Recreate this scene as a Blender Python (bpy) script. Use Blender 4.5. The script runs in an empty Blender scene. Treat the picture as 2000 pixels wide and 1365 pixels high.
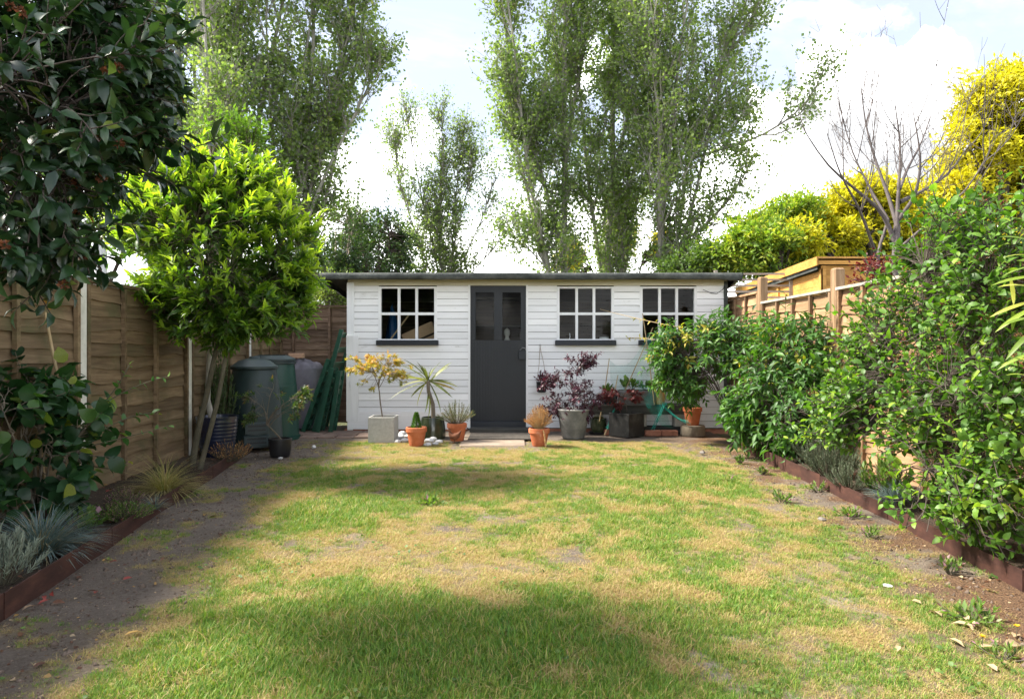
import bpy, math, random
import numpy as np
from mathutils import Matrix, Vector

# ------------------------------------------------------------------ camera, world, sun, exposure
SC = bpy.context.scene
COL = SC.collection
EYE = 1.15
FPX = 1333.33          # focal length in photo pixels (24 mm on 36 mm, 2000 px wide)
cam_d = bpy.data.cameras.new('camera')
cam = bpy.data.objects.new('camera', cam_d)
COL.objects.link(cam)
cam_d.sensor_width = 36.0
cam_d.lens = 24.0
cam_d.clip_start = 0.05
cam_d.clip_end = 3000.0
cam.location = (0, 0, EYE)
cam.rotation_euler = (math.radians(90), 0, 0)
SC.camera = cam
SC.view_settings.view_transform = 'Standard'
SC.view_settings.look = 'None'
SC.view_settings.gamma = 1.0
SC.view_settings.use_curve_mapping = False
SC.view_settings.exposure = 3.2
SC.render.engine = 'CYCLES'
SC.cycles.max_bounces = 8
SC.cycles.diffuse_bounces = 4
SC.cycles.glossy_bounces = 3
SC.cycles.transmission_bounces = 6
SC.cycles.transparent_max_bounces = 12
SC.cycles.use_denoising = True

SUN = Vector((-1.0, 0.13, 1.12)).normalized()       # towards the sun: left, a little behind the shed
sun_el = math.asin(SUN.z)
sun_az = math.atan2(SUN.x, SUN.y)
sun_d = bpy.data.lights.new('sun', 'SUN')
sun_d.energy = 1.5
sun_d.angle = math.radians(10)
sun_d.color = (1.0, 0.93, 0.82)
sun = bpy.data.objects.new('sun', sun_d)
COL.objects.link(sun)
sun.location = (-20, 5, 25)
sun.rotation_euler = (-SUN).to_track_quat('-Z', 'Y').to_euler()

W = bpy.data.worlds.new('World')
SC.world = W
W.use_nodes = True
wn = W.node_tree.nodes
wl = W.node_tree.links
wn.clear()


def wnode(t, **kw):
    n = wn.new(t)
    for k, v in kw.items():
        setattr(n, k, v)
    return n


def wmath(op, a, b=None, clamp=False):
    n = wn.new('ShaderNodeMath')
    n.operation = op
    n.use_clamp = clamp
    for i, v in enumerate((a, b)):
        if v is None:
            continue
        if isinstance(v, (int, float)):
            n.inputs[i].default_value = v
        else:
            wl.new(v, n.inputs[i])
    return n.outputs[0]


w_out = wnode('ShaderNodeOutputWorld')
w_bg = wnode('ShaderNodeBackground')
w_bg.inputs['Strength'].default_value = 0.052
sky = wnode('ShaderNodeTexSky', sky_type='NISHITA', sun_disc=False, sun_elevation=sun_el,
            sun_rotation=sun_az, air_density=1.0, dust_density=1.2, ozone_density=1.0)
tc = wnode('ShaderNodeTexCoord')
sep = wnode('ShaderNodeSeparateXYZ')
wl.new(tc.outputs['Generated'], sep.inputs[0])
zc = wmath('MAXIMUM', sep.outputs['Z'], 0.0)
den = wmath('ADD', zc, 0.22)
cu = wnode('ShaderNodeCombineXYZ')
wl.new(wmath('DIVIDE', sep.outputs['X'], den), cu.inputs[0])
wl.new(wmath('DIVIDE', sep.outputs['Y'], den), cu.inputs[1])


def wnoise(vec, scale, detail, rough, off=(0, 0, 0), stretch=(1, 1, 1), dist=0.0):
    m = wnode('ShaderNodeMapping')
    m.inputs['Location'].default_value = off
    m.inputs['Scale'].default_value = stretch
    wl.new(vec, m.inputs[0])
    n = wnode('ShaderNodeTexNoise')
    n.inputs['Scale'].default_value = scale
    n.inputs['Detail'].default_value = detail
    n.inputs['Roughness'].default_value = rough
    n.inputs['Distortion'].default_value = dist
    wl.new(m.outputs[0], n.inputs['Vector'])
    return n.outputs['Fac']


def wramp(v, a, b):
    n = wnode('ShaderNodeMapRange', interpolation_type='SMOOTHSTEP')
    n.inputs['From Min'].default_value = a
    n.inputs['From Max'].default_value = b
    wl.new(v, n.inputs['Value'])
    return n.outputs[0]


cirrus = wramp(wnoise(cu.outputs[0], 0.9, 8, 0.62, (3.4, 2.1, 0), (0.5, 1.4, 1), 0.8), 0.42, 0.86)
bank = wramp(wmath('ADD', wnoise(tc.outputs['Generated'], 3.0, 9, 0.56, (0.0, 0.65, 0.1), (1, 1, 1.35), 0.25),
                   wmath('MULTIPLY', wramp(zc, 0.50, 0.10), 0.20)), 0.62, 0.74)
# one cumulus head standing behind the bare tree
cd = Vector(((1690 - 1000) / FPX, 1.0, (682 - 420) / FPX)).normalized()
dot = wnode('ShaderNodeVectorMath', operation='DOT_PRODUCT')
wl.new(tc.outputs['Generated'], dot.inputs[0])
dot.inputs[1].default_value = cd
head = wramp(wmath('ADD', dot.outputs['Value'],
                   wmath('MULTIPLY', wnoise(tc.outputs['Generated'], 11, 8, 0.55, (5, 1, 3)), 0.05)), 1.0030, 1.0065)
cmask = wmath('MAXIMUM', wmath('MULTIPLY', cirrus, 0.5), wmath('MAXIMUM', bank, head), True)
cshade = wnoise(tc.outputs['Generated'], 5.0, 6, 0.55, (2, 7, 1))
ccol = wnode('ShaderNodeMix', data_type='RGBA')
ccol.inputs['A'].default_value = (2.15, 2.2, 2.27, 1)
ccol.inputs['B'].default_value = (15.0, 15.0, 14.9, 1)
wl.new(wramp(cshade, 0.34, 0.56), ccol.inputs['Factor'])
wmix = wnode('ShaderNodeMix', data_type='RGBA')
wl.new(cmask, wmix.inputs['Factor'])
veil = wnode('ShaderNodeMix', data_type='RGBA')          # thin high haze over the blue
veil.inputs['Factor'].default_value = 0.66
wl.new(sky.outputs[0], veil.inputs['A'])
veil.inputs['B'].default_value = (1.95, 1.95, 2.12, 1)
wl.new(veil.outputs['Result'], wmix.inputs['A'])
wl.new(ccol.outputs['Result'], wmix.inputs['B'])
wl.new(wmix.outputs['Result'], w_bg.inputs['Color'])
wl.new(w_bg.outputs[0], w_out.inputs[0])

# ------------------------------------------------------------------ helpers
RNG = np.random.default_rng(11)


def P(px, py, d):
    """photo pixel at depth d (metres in front of the camera) -> point of the place"""
    return np.array(((px - 1000) / FPX * d, d, EYE - (py - 682.5) / FPX * d))


def G(px, py, z=0.0):
    """photo pixel on level ground of height z"""
    d = (EYE - z) * FPX / (py - 682.5)
    return np.array(((px - 1000) / FPX * d, d, z))


def unit(a):
    return a / np.maximum(np.linalg.norm(a, axis=-1, keepdims=True), 1e-9)


def vnoise(x, y, seed=0):
    """2-D value noise, vectorised, 0..1"""
    xi = np.floor(x).astype(np.int64)
    yi = np.floor(y).astype(np.int64)
    xf = x - xi
    yf = y - yi

    def h(a, b):
        n = (a * 374761393 + b * 668265263 + seed * 974711) & 0x7fffffff
        n = ((n ^ (n >> 13)) * 1274126177) & 0x7fffffff
        n = n ^ (n >> 16)
        return (n & 0xffff) / 65535.0
    u = xf * xf * (3 - 2 * xf)
    v = yf * yf * (3 - 2 * yf)
    return (h(xi, yi) * (1 - u) + h(xi + 1, yi) * u) * (1 - v) + (h(xi, yi + 1) * (1 - u) + h(xi + 1, yi + 1) * u) * v


def fbm(x, y, oct=4, seed=0):
    s = 0
    a = 0.5
    t = 0
    for i in range(oct):
        s = s + a * vnoise(x * 2 ** i, y * 2 ** i, seed + i * 17)
        t += a
        a *= 0.5
    return s / t


def sstep(a, b, x):
    t = np.clip((x - a) / (b - a), 0, 1)
    return t * t * (3 - 2 * t)


def np_mesh(name, V, F, tint=None, smooth=False):
    """mesh from numpy arrays; F is a list of (n,k) index arrays"""
    me = bpy.data.meshes.new(name)
    V = np.asarray(V, dtype=np.float32).reshape(-1, 3)
    F = [np.asarray(f, dtype=np.int32) for f in (F if isinstance(F, list) else [F])]
    F = [f for f in F if len(f)]
    me.vertices.add(len(V))
    me.vertices.foreach_set('co', V.ravel())
    loops = np.concatenate([f.ravel() for f in F])
    tot = np.concatenate([np.full(len(f), f.shape[1], np.int32) for f in F])
    st = np.concatenate([[0], np.cumsum(tot)[:-1]]).astype(np.int32)
    me.loops.add(len(loops))
    me.loops.foreach_set('vertex_index', loops)
    me.polygons.add(len(tot))
    me.polygons.foreach_set('loop_start', st)
    me.polygons.foreach_set('loop_total', tot)
    me.update(calc_edges=True)
    me.validate()
    if smooth:
        me.polygons.foreach_set('use_smooth', np.ones(len(me.polygons), dtype=bool))
    if tint is not None:
        a = me.attributes.new('tint', 'FLOAT', 'POINT')
        a.data.foreach_set('value', np.asarray(tint, dtype=np.float32))
    return me


def tag(o, label=None, cat=None, group=None, kind=None):
    if label:
        o['label'] = label
    if cat:
        o['category'] = cat
    if group:
        o['group'] = group
    if kind:
        o['kind'] = kind
    return o


def thing(name, label, cat, loc, group=None, rz=0.0):
    o = bpy.data.objects.new(name, None)
    COL.objects.link(o)
    o.empty_display_size = 0.05
    o.location = tuple(float(v) for v in loc)
    o.rotation_euler = (0, 0, rz)
    return tag(o, label, cat, group)


def link(name, me, mat, parent=None, loc=None):
    if mat is not None and len(me.materials) == 0:
        me.materials.append(mat)
    o = bpy.data.objects.new(name, me)
    COL.objects.link(o)
    if parent is not None:
        o.parent = parent
    if loc is not None:
        o.location = tuple(float(v) for v in loc)
    return o


class MB:
    """collects shapes for ONE mesh object, in place coordinates; build() makes them local to the parent thing"""

    def __init__(s):
        s.v = []
        s.f = []

    def add(s, V, F):
        b = len(s.v)
        s.v.extend([tuple(map(float, p)) for p in V])
        s.f.extend([tuple(int(i) + b for i in f) for f in F])
        return s

    def box(s, x0, x1, y0, y1, z0, z1, M=None):
        V = [(x, y, z) for z in (z0, z1) for y in (y0, y1) for x in (x0, x1)]
        F = [(0, 2, 3, 1), (4, 5, 7, 6), (0, 1, 5, 4), (2, 6, 7, 3), (0, 4, 6, 2), (1, 3, 7, 5)]
        if M is not None:
            V = [tuple(M @ Vector(p)) for p in V]
        return s.add(V, F)

    def cbox(s, x0, x1, y0, y1, z0, z1, c=0.01, M=None):
        """box with its vertical and top edges chamfered"""
        def ring(x0, x1, y0, y1, z):
            return [(x0 + c, y0, z), (x1 - c, y0, z), (x1, y0 + c, z), (x1, y1 - c, z), (x1 - c, y1, z), (x0 + c, y1, z), (x0, y1 - c, z), (x0, y0 + c, z)]
        V = ring(x0, x1, y0, y1, z0) + ring(x0, x1, y0, y1, z1 - c) + ring(x0 + c, x1 - c, y0 + c, y1 - c, z1)
        F = [tuple(reversed(range(8)))]
        for r in (0, 1):
            for i in range(8):
                j = (i + 1) % 8
                F.append((r * 8 + i, r * 8 + j, r * 8 + 8 + j, r * 8 + 8 + i))
        F.append(tuple(range(16, 24)))
        if M is not None:
            V = [tuple(M @ Vector(p)) for p in V]
        return s.add(V, F)

    def bar(s, p0, p1, w, t, up=(0, 0, 1)):
        """square bar from p0 to p1, width w (sideways), thickness t"""
        p0 = Vector(p0)
        p1 = Vector(p1)
        d = (p1 - p0)
        L = d.length
        d.normalize()
        u = Vector(up)
        sd = d.cross(u)
        if sd.length < 1e-4:
            sd = d.cross(Vector((0, 1, 0)))
        sd.normalize()
        n = sd.cross(d).normalized()
        M = Matrix((sd, d, n)).transposed().to_4x4()
        M.translation = p0
        return s.box(-w / 2, w / 2, 0, L, -t / 2, t / 2, M)

    def lathe(s, prof, c=(0, 0, 0), seg=28, wob=0.0, seed=0, ax=1.0, ay=1.0):
        r_ = random.Random(seed)
        ph = r_.random() * 6
        V = []
        F = []
        n = len(prof)
        for k, (r, z) in enumerate(prof):
            for i in range(seg):
                a = 2 * math.pi * i / seg
                rr = r * (1 + wob * math.sin(3 * a + ph + z * 3))
                V.append((c[0] + rr * math.cos(a) * ax, c[1] + rr * math.sin(a) * ay, c[2] + z))
        for k in range(n - 1):
            for i in range(seg):
                j = (i + 1) % seg
                F.append((k * seg + i, k * seg + j, k * seg + seg + j, k * seg + seg + i))
        F.append(tuple(reversed(range(seg))))
        F.append(tuple(range((n - 1) * seg, n * seg)))
        return s.add(V, F)

    def tube(s, pts, radii, sides=7, cap=True):
        pts = np.asarray(pts, float)
        n = len(pts)
        if np.isscalar(radii):
            radii = [radii] * n
        V, F = tubes(pts[None], np.asarray(radii, float)[None], sides)
        s.add(V, F)
        if cap:
            b = len(s.v) - n * sides
            s.f.append(tuple(b + i for i in reversed(range(sides))))
            s.f.append(tuple(b + (n - 1) * sides + i for i in range(sides)))
        return s

    def build(s, name, mat, parent=None, smooth=None, label=None, origin=None):
        o0 = Vector(origin) if origin is not None else Vector((0, 0, 0))
        if parent is not None:
            inv = parent.matrix_basis.inverted()
            q = parent.parent
            if q is not None:
                inv = (q.matrix_basis @ parent.matrix_basis).inverted()
            V = [tuple(inv @ Vector(p)) for p in s.v]
        else:
            V = [tuple(Vector(p) - o0) for p in s.v]
        me = bpy.data.meshes.new(name)
        me.from_pydata(V, [], s.f)
        me.update()
        if smooth is not None:
            me.shade_smooth()
            me.set_sharp_from_angle(angle=math.radians(smooth))
        o = link(name, me, mat, parent, o0 if parent is None else None)
        if label:
            o['label'] = label
        return o


def tubes(Pt, R, sides=5):
    """(M,n,3) polylines with (M,n) radii -> verts, quads"""
    M, n, _ = Pt.shape
    T = np.empty_like(Pt)
    T[:, 1:-1] = Pt[:, 2:] - Pt[:, :-2]
    T[:, 0] = Pt[:, 1] - Pt[:, 0]
    T[:, -1] = Pt[:, -1] - Pt[:, -2]
    T = unit(T)
    mean = unit(Pt[:, -1] - Pt[:, 0])
    ref = np.where(np.abs(mean[:, 2:3]) < 0.8, np.array([[0, 0, 1.0]]), np.array([[1.0, 0.13, 0]]))
    ref = np.repeat(ref[:, None, :], n, 1)
    S = unit(np.cross(T, ref))
    N = np.cross(S, T)
    a = np.arange(sides) * 2 * np.pi / sides
    V = Pt[:, :, None, :] + R[:, :, None, None] * (S[:, :, None, :] * np.cos(a)[None, None, :, None] + N[:, :, None, :] * np.sin(a)[None, None, :, None])
    idx = np.arange(M * n * sides).reshape(M, n, sides)
    A = idx[:, :-1]
    B = idx[:, 1:]
    F = np.stack([A, np.roll(A, -1, 2), np.roll(B, -1, 2), B], -1).reshape(-1, 4)
    return V.reshape(-1, 3), F


class Wood:
    """collects tube batches into one branch mesh"""

    def __init__(s):
        s.V = []
        s.F = []
        s.n = 0

    def add(s, Pt, R, sides=5):
        V, F = tubes(np.asarray(Pt, float), np.asarray(R, float), sides)
        s.V.append(V)
        s.F.append(F + s.n)
        s.n += len(V)

    def build(s, name, mat, root):
        V = np.concatenate(s.V) - np.array(root.location)
        return link(name, np_mesh(name, V, np.concatenate(s.F), smooth=True), mat, root)


def taper(M, n, r0, r1, pw=1.0):
    t = np.linspace(0, 1, n)[None] ** pw
    r0 = np.broadcast_to(np.asarray(r0, float).reshape(-1, 1), (M, 1))
    return r0 + (np.asarray(r1, float) - r0) * t


def at_t(Pt, idx, t):
    n = Pt.shape[1]
    f = t * (n - 1)
    i = np.minimum(f.astype(int), n - 2)
    w = (f - i)[:, None]
    a = Pt[idx, i]
    b = Pt[idx, i + 1]
    return a * (1 - w) + b * w, unit(b - a)


def sprout(rng, Pt, count, t, ang, length, n=5, up=0.2, wob=0.12, flat=0.0, even=False, bias=None):
    """children polylines growing off parents; length may be a function of t"""
    M = Pt.shape[0]
    plen = np.linalg.norm(Pt[:, -1] - Pt[:, 0], axis=1)
    w = plen / plen.sum()
    idx = rng.choice(M, count, p=w) if M > 1 else np.zeros(count, int)
    tt = (np.linspace(0, 1, count) if even else rng.random(count)) * (t[1] - t[0]) + t[0]
    p, d = at_t(Pt, idx, tt)
    r = rng.normal(size=(count, 3))
    if bias is not None:
        r = r + np.asarray(bias)
    r[:, 2] *= (1 - flat)
    perp = unit(r - d * (r * d).sum(1, keepdims=True))
    a = np.radians(rng.uniform(ang[0], ang[1], count))[:, None]
    dr = d * np.cos(a) + perp * np.sin(a)
    L = (length(tt) if callable(length) else np.full(count, float(length))) * rng.uniform(0.6, 1.25, count)
    out = np.empty((count, n, 3))
    out[:, 0] = p
    step = (L / (n - 1))[:, None]
    for k in range(1, n):
        dr = unit(dr + np.array([0, 0, up]) + rng.normal(size=(count, 3)) * wob)
        out[:, k] = out[:, k - 1] + dr * step
    return out, idx, tt


def bez(p0, p1, p2, n):
    t = np.linspace(0, 1, n)[None, :, None]
    return (1 - t) ** 2 * p0[:, None] + 2 * t * (1 - t) * p1[:, None] + t * t * p2[:, None]


# leaf templates: u along, v across (x half width), w up; triangles
LEAF = (np.array([[0, 0, 0], [.28, .40, .08], [.28, 0, 0], [.28, -.40, .06], [.65, .38, .01], [.65, 0, -.06], [.65, -.38, .01], [1, 0, -.24]], float),
        np.array([[0, 2, 1], [0, 3, 2], [2, 5, 4], [2, 4, 1], [2, 3, 6], [2, 6, 5], [5, 7, 4], [5, 6, 7]]))
OVAL = (np.array([[0, 0, 0], [.12, .34, .05], [.4, 0, .0], [.12, -.34, .05], [.45, .52, .07], [.8, 0, -.03], [.45, -.52, .07], [.78, .36, -.02], [.78, -.36, -.04], [1.06, 0, -.22]], float),
        np.array([[0, 2, 1], [0, 3, 2], [1, 2, 4], [3, 6, 2], [2, 5, 4], [4, 5, 7], [2, 6, 5], [6, 8, 5], [7, 5, 9], [8, 9, 5]]))
QUAD = (np.array([[0, 0, 0], [.45, .5, .10], [1, 0, 0], [.45, -.5, .10]], float), np.array([[0, 2, 1], [0, 3, 2]]))


def star_template(lobes=5, spread=125):
    v = [(0, 0, 0)]
    a = np.radians(np.linspace(-spread, spread, lobes))
    for i, t in enumerate(a):
        L = 1.0 - 0.35 * abs(i - (lobes - 1) / 2) / ((lobes - 1) / 2)
        v.append((L * math.cos(t), L * math.sin(t), -.12 * L))
        if i < lobes - 1:
            m = (t + a[i + 1]) / 2
            v.append((.30 * math.cos(m), .30 * math.sin(m), .03))
    n = len(v)
    return np.array(v, float), np.array([[0, i, i + 1] for i in range(1, n - 1)])


STAR = star_template()


def strap(n=6, droop=0.5, w=1.0, fold=0.25):
    """long strap leaf bending over"""
    t = np.linspace(0, 1, n)
    wd = np.sin(np.pi * np.clip(t * 0.82 + 0.14, 0, 1)) ** 0.8 * 0.5 * w
    wd[-1] = 0.02
    u = t - droop * 0.18 * t ** 3
    z = -droop * t ** 2.2 * 0.6
    V = []
    for i in range(n):
        V += [(u[i], wd[i], z[i] + fold * wd[i] * 0.1), (u[i], 0, z[i]), (u[i], -wd[i], z[i] + fold * wd[i] * 0.1)]
    F = []
    for i in range(n - 1):
        a = i * 3
        for k in (0, 1):
            F += [(a + k, a + k + 1, a + k + 4), (a + k, a + k + 4, a + k + 3)]
    return np.array(V, float), np.array(F)


def leaf_frames(D, Nh):
    D = unit(D)
    S = unit(np.cross(Nh, D))
    return D, S, np.cross(D, S)


def leaf_mesh(name, pos, D, Nh, L, Wd, tint, tpl, org=(0, 0, 0), smooth=True):
    tv, tf = tpl
    D, S, N = leaf_frames(D, Nh)
    L = np.broadcast_to(L, (len(pos),))
    Wd = np.broadcast_to(Wd, (len(pos),))
    V = (pos[:, None, :] + tv[None, :, 0, None] * (D * L[:, None])[:, None, :]
         + tv[None, :, 1, None] * (S * Wd[:, None])[:, None, :]
         + tv[None, :, 2, None] * (N * L[:, None])[:, None, :]) - np.asarray(org)
    F = (tf[None] + (np.arange(len(pos)) * len(tv))[:, None, None]).reshape(-1, 3)
    return np_mesh(name, V.reshape(-1, 3), F, np.repeat(tint, len(tv)), smooth)


def shown_largest(pos, L, k, cell=14):
    """indices of the k leaves that show largest from the viewpoint (front-most in their patch of view)"""
    d = np.maximum(pos[:, 1], 0.2)
    u = pos[:, 0] / d * FPX + 1000
    v = 682.5 - (pos[:, 2] - EYE) / d * FPX
    inside = (u > 5) & (u < 1995) & (v > 5) & (v < 1360)
    key = (np.floor(u / cell).astype(np.int64) * 4096 + np.floor(v / cell).astype(np.int64))
    key[~inside] = -1 - np.arange((~inside).sum())
    order = np.lexsort((d, key))
    first = np.concatenate([[True], key[order][1:] != key[order][:-1]])
    front = order[first]
    front = front[inside[front]]
    s = (L / d)[front]
    return front[np.argsort(-s)[:k]]


def leaves(root, pos, D, Nh, L, Wd, tint, tpl, mat, singles=0, name='leaves', part='leaf', cell=14):
    """foliage of one plant: the leaves that show largest are parts of their own, the rest one mesh"""
    N = len(pos)
    L = np.broadcast_to(np.asarray(L, float), (N,)).copy()
    Wd = np.broadcast_to(np.asarray(Wd, float), (N,)).copy()
    org = np.array(root.location)
    if root.parent is not None:
        org = org + np.array(root.parent.location)
    rest = np.ones(N, bool)
    if singles:
        pick = shown_largest(pos, L, singles, cell)
        rest[pick] = False
        Dn, S, Nn = leaf_frames(D[pick], Nh[pick])
        lev = np.clip((tint[pick] * 8).astype(int), 0, 7)
        cache = {}
        for j, i in enumerate(pick):
            k = int(lev[j])
            if k not in cache:
                me = np_mesh(part, tpl[0], tpl[1], np.full(len(tpl[0]), (k + 0.5) / 8), True)
                me.materials.append(mat)
                cache[k] = me
            o = bpy.data.objects.new(part, cache[k])
            COL.objects.link(o)
            o.parent = root
            m = Matrix.Identity(4)
            for r in range(3):
                m[r][0] = Dn[j, r] * L[i]
                m[r][1] = S[j, r] * Wd[i]
                m[r][2] = Nn[j, r] * L[i]
                m[r][3] = pos[i, r] - org[r]
            o.matrix_basis = m
    if rest.any():
        me = leaf_mesh(name, pos[rest], D[rest], Nh[rest], L[rest], Wd[rest], tint[rest], tpl, org)
        o = link(name, me, mat, root)
        o['kind'] = 'stuff'
        return o


def twig_leaves(rng, Pt, per, t0=0.25, ang=(35, 65), up=0.15, jitter=0.3):
    """leaf positions and directions set spirally along twigs; also 0..1 place along the twig"""
    M = Pt.shape[0]
    idx = np.repeat(np.arange(M), per)
    t = np.clip(np.tile(np.linspace(t0, 1, per), M) + rng.normal(size=M * per) * 0.03, 0, 1)
    p, d = at_t(Pt, idx, t)
    ph = np.tile(np.arange(per) * 2.39996, M) + np.repeat(rng.random(M) * 6.28, per)
    ref = np.where(np.abs(d[:, 2:3]) < 0.85, np.array([[0, 0, 1.0]]), np.array([[1.0, 0, 0]]))
    s = unit(np.cross(d, ref))
    n = np.cross(s, d)
    rad = s * np.cos(ph)[:, None] + n * np.sin(ph)[:, None]
    a = np.radians(rng.uniform(ang[0], ang[1], M * per) * (1.15 - 0.5 * t))[:, None]
    D = unit(d * np.cos(a) + rad * np.sin(a) + np.array([0, 0, up]) + rng.normal(size=(M * per, 3)) * jitter * 0.5)
    # the upper face looks up / back along the twig
    Nh = unit(d * 0.6 + np.array([0, 0, 0.9]) + rng.normal(size=(M * per, 3)) * jitter)
    return p, D, Nh, t, idx


def in_ellipsoids(rng, ells, n, shell=4.0, zmin=0.03, rag=.15):
    """random points in a union of ellipsoids (centre, radii), crowded to the outside"""
    vol = np.array([np.prod(r) ** 0.6 for c, r in ells])
    k = rng.choice(len(ells), n, p=vol / vol.sum())
    C = np.array([c for c, r in ells], float)[k]
    R = np.array([r for c, r in ells], float)[k]
    d = unit(rng.normal(size=(n, 3)))
    r = rng.random(n) ** (1 / shell)
    p = C + d * R * (r * rng.normal(1.0, rag, n))[:, None]
    p[:, 2] = np.maximum(p[:, 2], zmin + rng.random(n) * 0.05)
    return p


def bush_wood(rng, base, tips, limbs=14, r0=0.02, sag=0.15, sides=5, n=6, rtwig=0.003, tw_frac=0.35):
    """stems from base points to limb ends to tips. returns wood, twig polylines (the last stretch to every tip)"""
    w = Wood()
    tips = np.asarray(tips)
    base = np.asarray(base, float).reshape(-1, 3)
    cen = tips.mean(0)
    le = tips[rng.choice(len(tips), limbs, replace=False)] * 0.72 + cen * 0.28
    b = base[rng.integers(len(base), size=limbs)]
    mid = (b + le) / 2 + rng.normal(size=(limbs, 3)) * 0.06
    mid[:, :2] = mid[:, :2] * 0.55 + (b[:, :2]) * 0.45
    mid[:, 2] += 0.05
    L1 = bez(b, mid, le, 9)
    w.add(L1, taper(limbs, 9, r0 * rng.uniform(.6, 1, limbs), r0 * 0.3), 6)
    tn_ = rng.uniform(.25, 1, (limbs * 14))
    nodes, _ = at_t(L1, np.repeat(np.arange(limbs), 14), tn_)
    d2 = ((tips[:, None, :] - nodes[None]) ** 2).sum(-1)
    d2 = d2 * (1 + 1.6 * rng.random(d2.shape))
    j = d2.argmin(1)
    s = nodes[j]
    m = (s + tips) / 2
    m[:, 2] += sag * np.linalg.norm(tips - s, axis=1)
    m += rng.normal(size=m.shape) * 0.03
    L2 = bez(s, m, tips, n)
    w.add(L2, taper(len(tips), n, r0 * 0.25, rtwig), 4)
    return w, L2

# ------------------------------------------------------------------ materials


class NT:
    def __init__(s, name):
        s.m = bpy.data.materials.new(name)
        s.m.use_nodes = True
        s.t = s.m.node_tree
        s.t.nodes.clear()
        s.out = s.n('ShaderNodeOutputMaterial')

    def n(s, t, **kw):
        x = s.t.nodes.new(t)
        for k, v in kw.items():
            if k.startswith('i_'):
                x.inputs[k[2:].replace('_', ' ')].default_value = v
            else:
                setattr(x, k, v)
        return x

    def l(s, a, b):
        s.t.links.new(a, b)

    def coords(s, scale=(1, 1, 1), rnd=True, src='Object'):
        tcn = s.n('ShaderNodeTexCoord')
        mp = s.n('ShaderNodeMapping')
        mp.inputs['Scale'].default_value = scale
        s.l(tcn.outputs[src], mp.inputs['Vector'])
        if rnd:
            oi = s.n('ShaderNodeObjectInfo')
            mu = s.n('ShaderNodeVectorMath', operation='SCALE')
            mu.inputs[0].default_value = (37.0, 71.0, 53.0)
            s.l(oi.outputs['Random'], mu.inputs['Scale'])
            s.l(mu.outputs[0], mp.inputs['Location'])
        return mp.outputs[0]

    def noise(s, vec, scale=5.0, detail=5, rough=0.6, dist=0.0):
        x = s.n('ShaderNodeTexNoise')
        x.inputs['Scale'].default_value = scale
        x.inputs['Detail'].default_value = detail
        x.inputs['Roughness'].default_value = rough
        x.inputs['Distortion'].default_value = dist
        s.l(vec, x.inputs['Vector'])
        return x.outputs['Fac']

    def ramp(s, fac, stops):
        x = s.n('ShaderNodeValToRGB')
        el = x.color_ramp.elements
        while len(el) > 1:
            el.remove(el[-1])
        for i, (p, c) in enumerate(stops):
            e = el[0] if i == 0 else el.new(p)
            e.position = p
            e.color = (*c, 1) if len(c) == 3 else c
        s.l(fac, x.inputs[0])
        return x.outputs[0]

    def mix(s, a, b, fac, blend='MIX'):
        x = s.n('ShaderNodeMix', data_type='RGBA', blend_type=blend)
        for v, k in ((a, 'A'), (b, 'B'), (fac, 'Factor')):
            if isinstance(v, (tuple, list)):
                x.inputs[k].default_value = (*v, 1) if len(v) == 3 else v
            elif isinstance(v, (int, float)):
                x.inputs[k].default_value = v
            else:
                s.l(v, x.inputs[k])
        return x.outputs['Result']

    def math(s, op, a, b=0.0, clamp=False):
        x = s.n('ShaderNodeMath', operation=op, use_clamp=clamp)
        for i, v in enumerate((a, b)):
            if isinstance(v, (int, float)):
                x.inputs[i].default_value = v
            else:
                s.l(v, x.inputs[i])
        return x.outputs[0]

    def bsdf(s, col, rough=0.7, bump=None, bs=0.3, bd=0.01, spec=0.4, metal=0.0, coat=0.0):
        b = s.n('ShaderNodeBsdfPrincipled')
        if isinstance(col, (tuple, list)):
            b.inputs['Base Color'].default_value = (*col, 1)
        else:
            s.l(col, b.inputs['Base Color'])
        if isinstance(rough, (int, float)):
            b.inputs['Roughness'].default_value = rough
        else:
            s.l(rough, b.inputs['Roughness'])
        b.inputs['Specular IOR Level'].default_value = spec
        b.inputs['Metallic'].default_value = metal
        b.inputs['Coat Weight'].default_value = coat
        if bump is not None:
            bn = s.n('ShaderNodeBump')
            bn.inputs['Strength'].default_value = bs
            bn.inputs['Distance'].default_value = bd
            s.l(bump, bn.inputs['Height'])
            s.l(bn.outputs[0], b.inputs['Normal'])
        return b.outputs[0]

    def done(s, sh):
        s.l(sh, s.out.inputs['Surface'])
        return s.m


def rough_mat(name, stops, scale=8, rough=0.8, bs=0.3, bd=0.01, spec=0.3, detail=6, stretch=(1, 1, 1), metal=0.0, rnd=True, coat=0.0, nrough=0.6):
    m = NT(name)
    c = m.coords(stretch, rnd)
    f = m.noise(c, scale, detail, nrough)
    f2 = m.noise(c, scale * 6, 4, 0.6)
    col = m.ramp(m.math('ADD', m.math('MULTIPLY', f, 0.75), m.math('MULTIPLY', f2, 0.25)), stops)
    return m.done(m.bsdf(col, rough, f2, bs, bd, spec, metal, coat))


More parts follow.
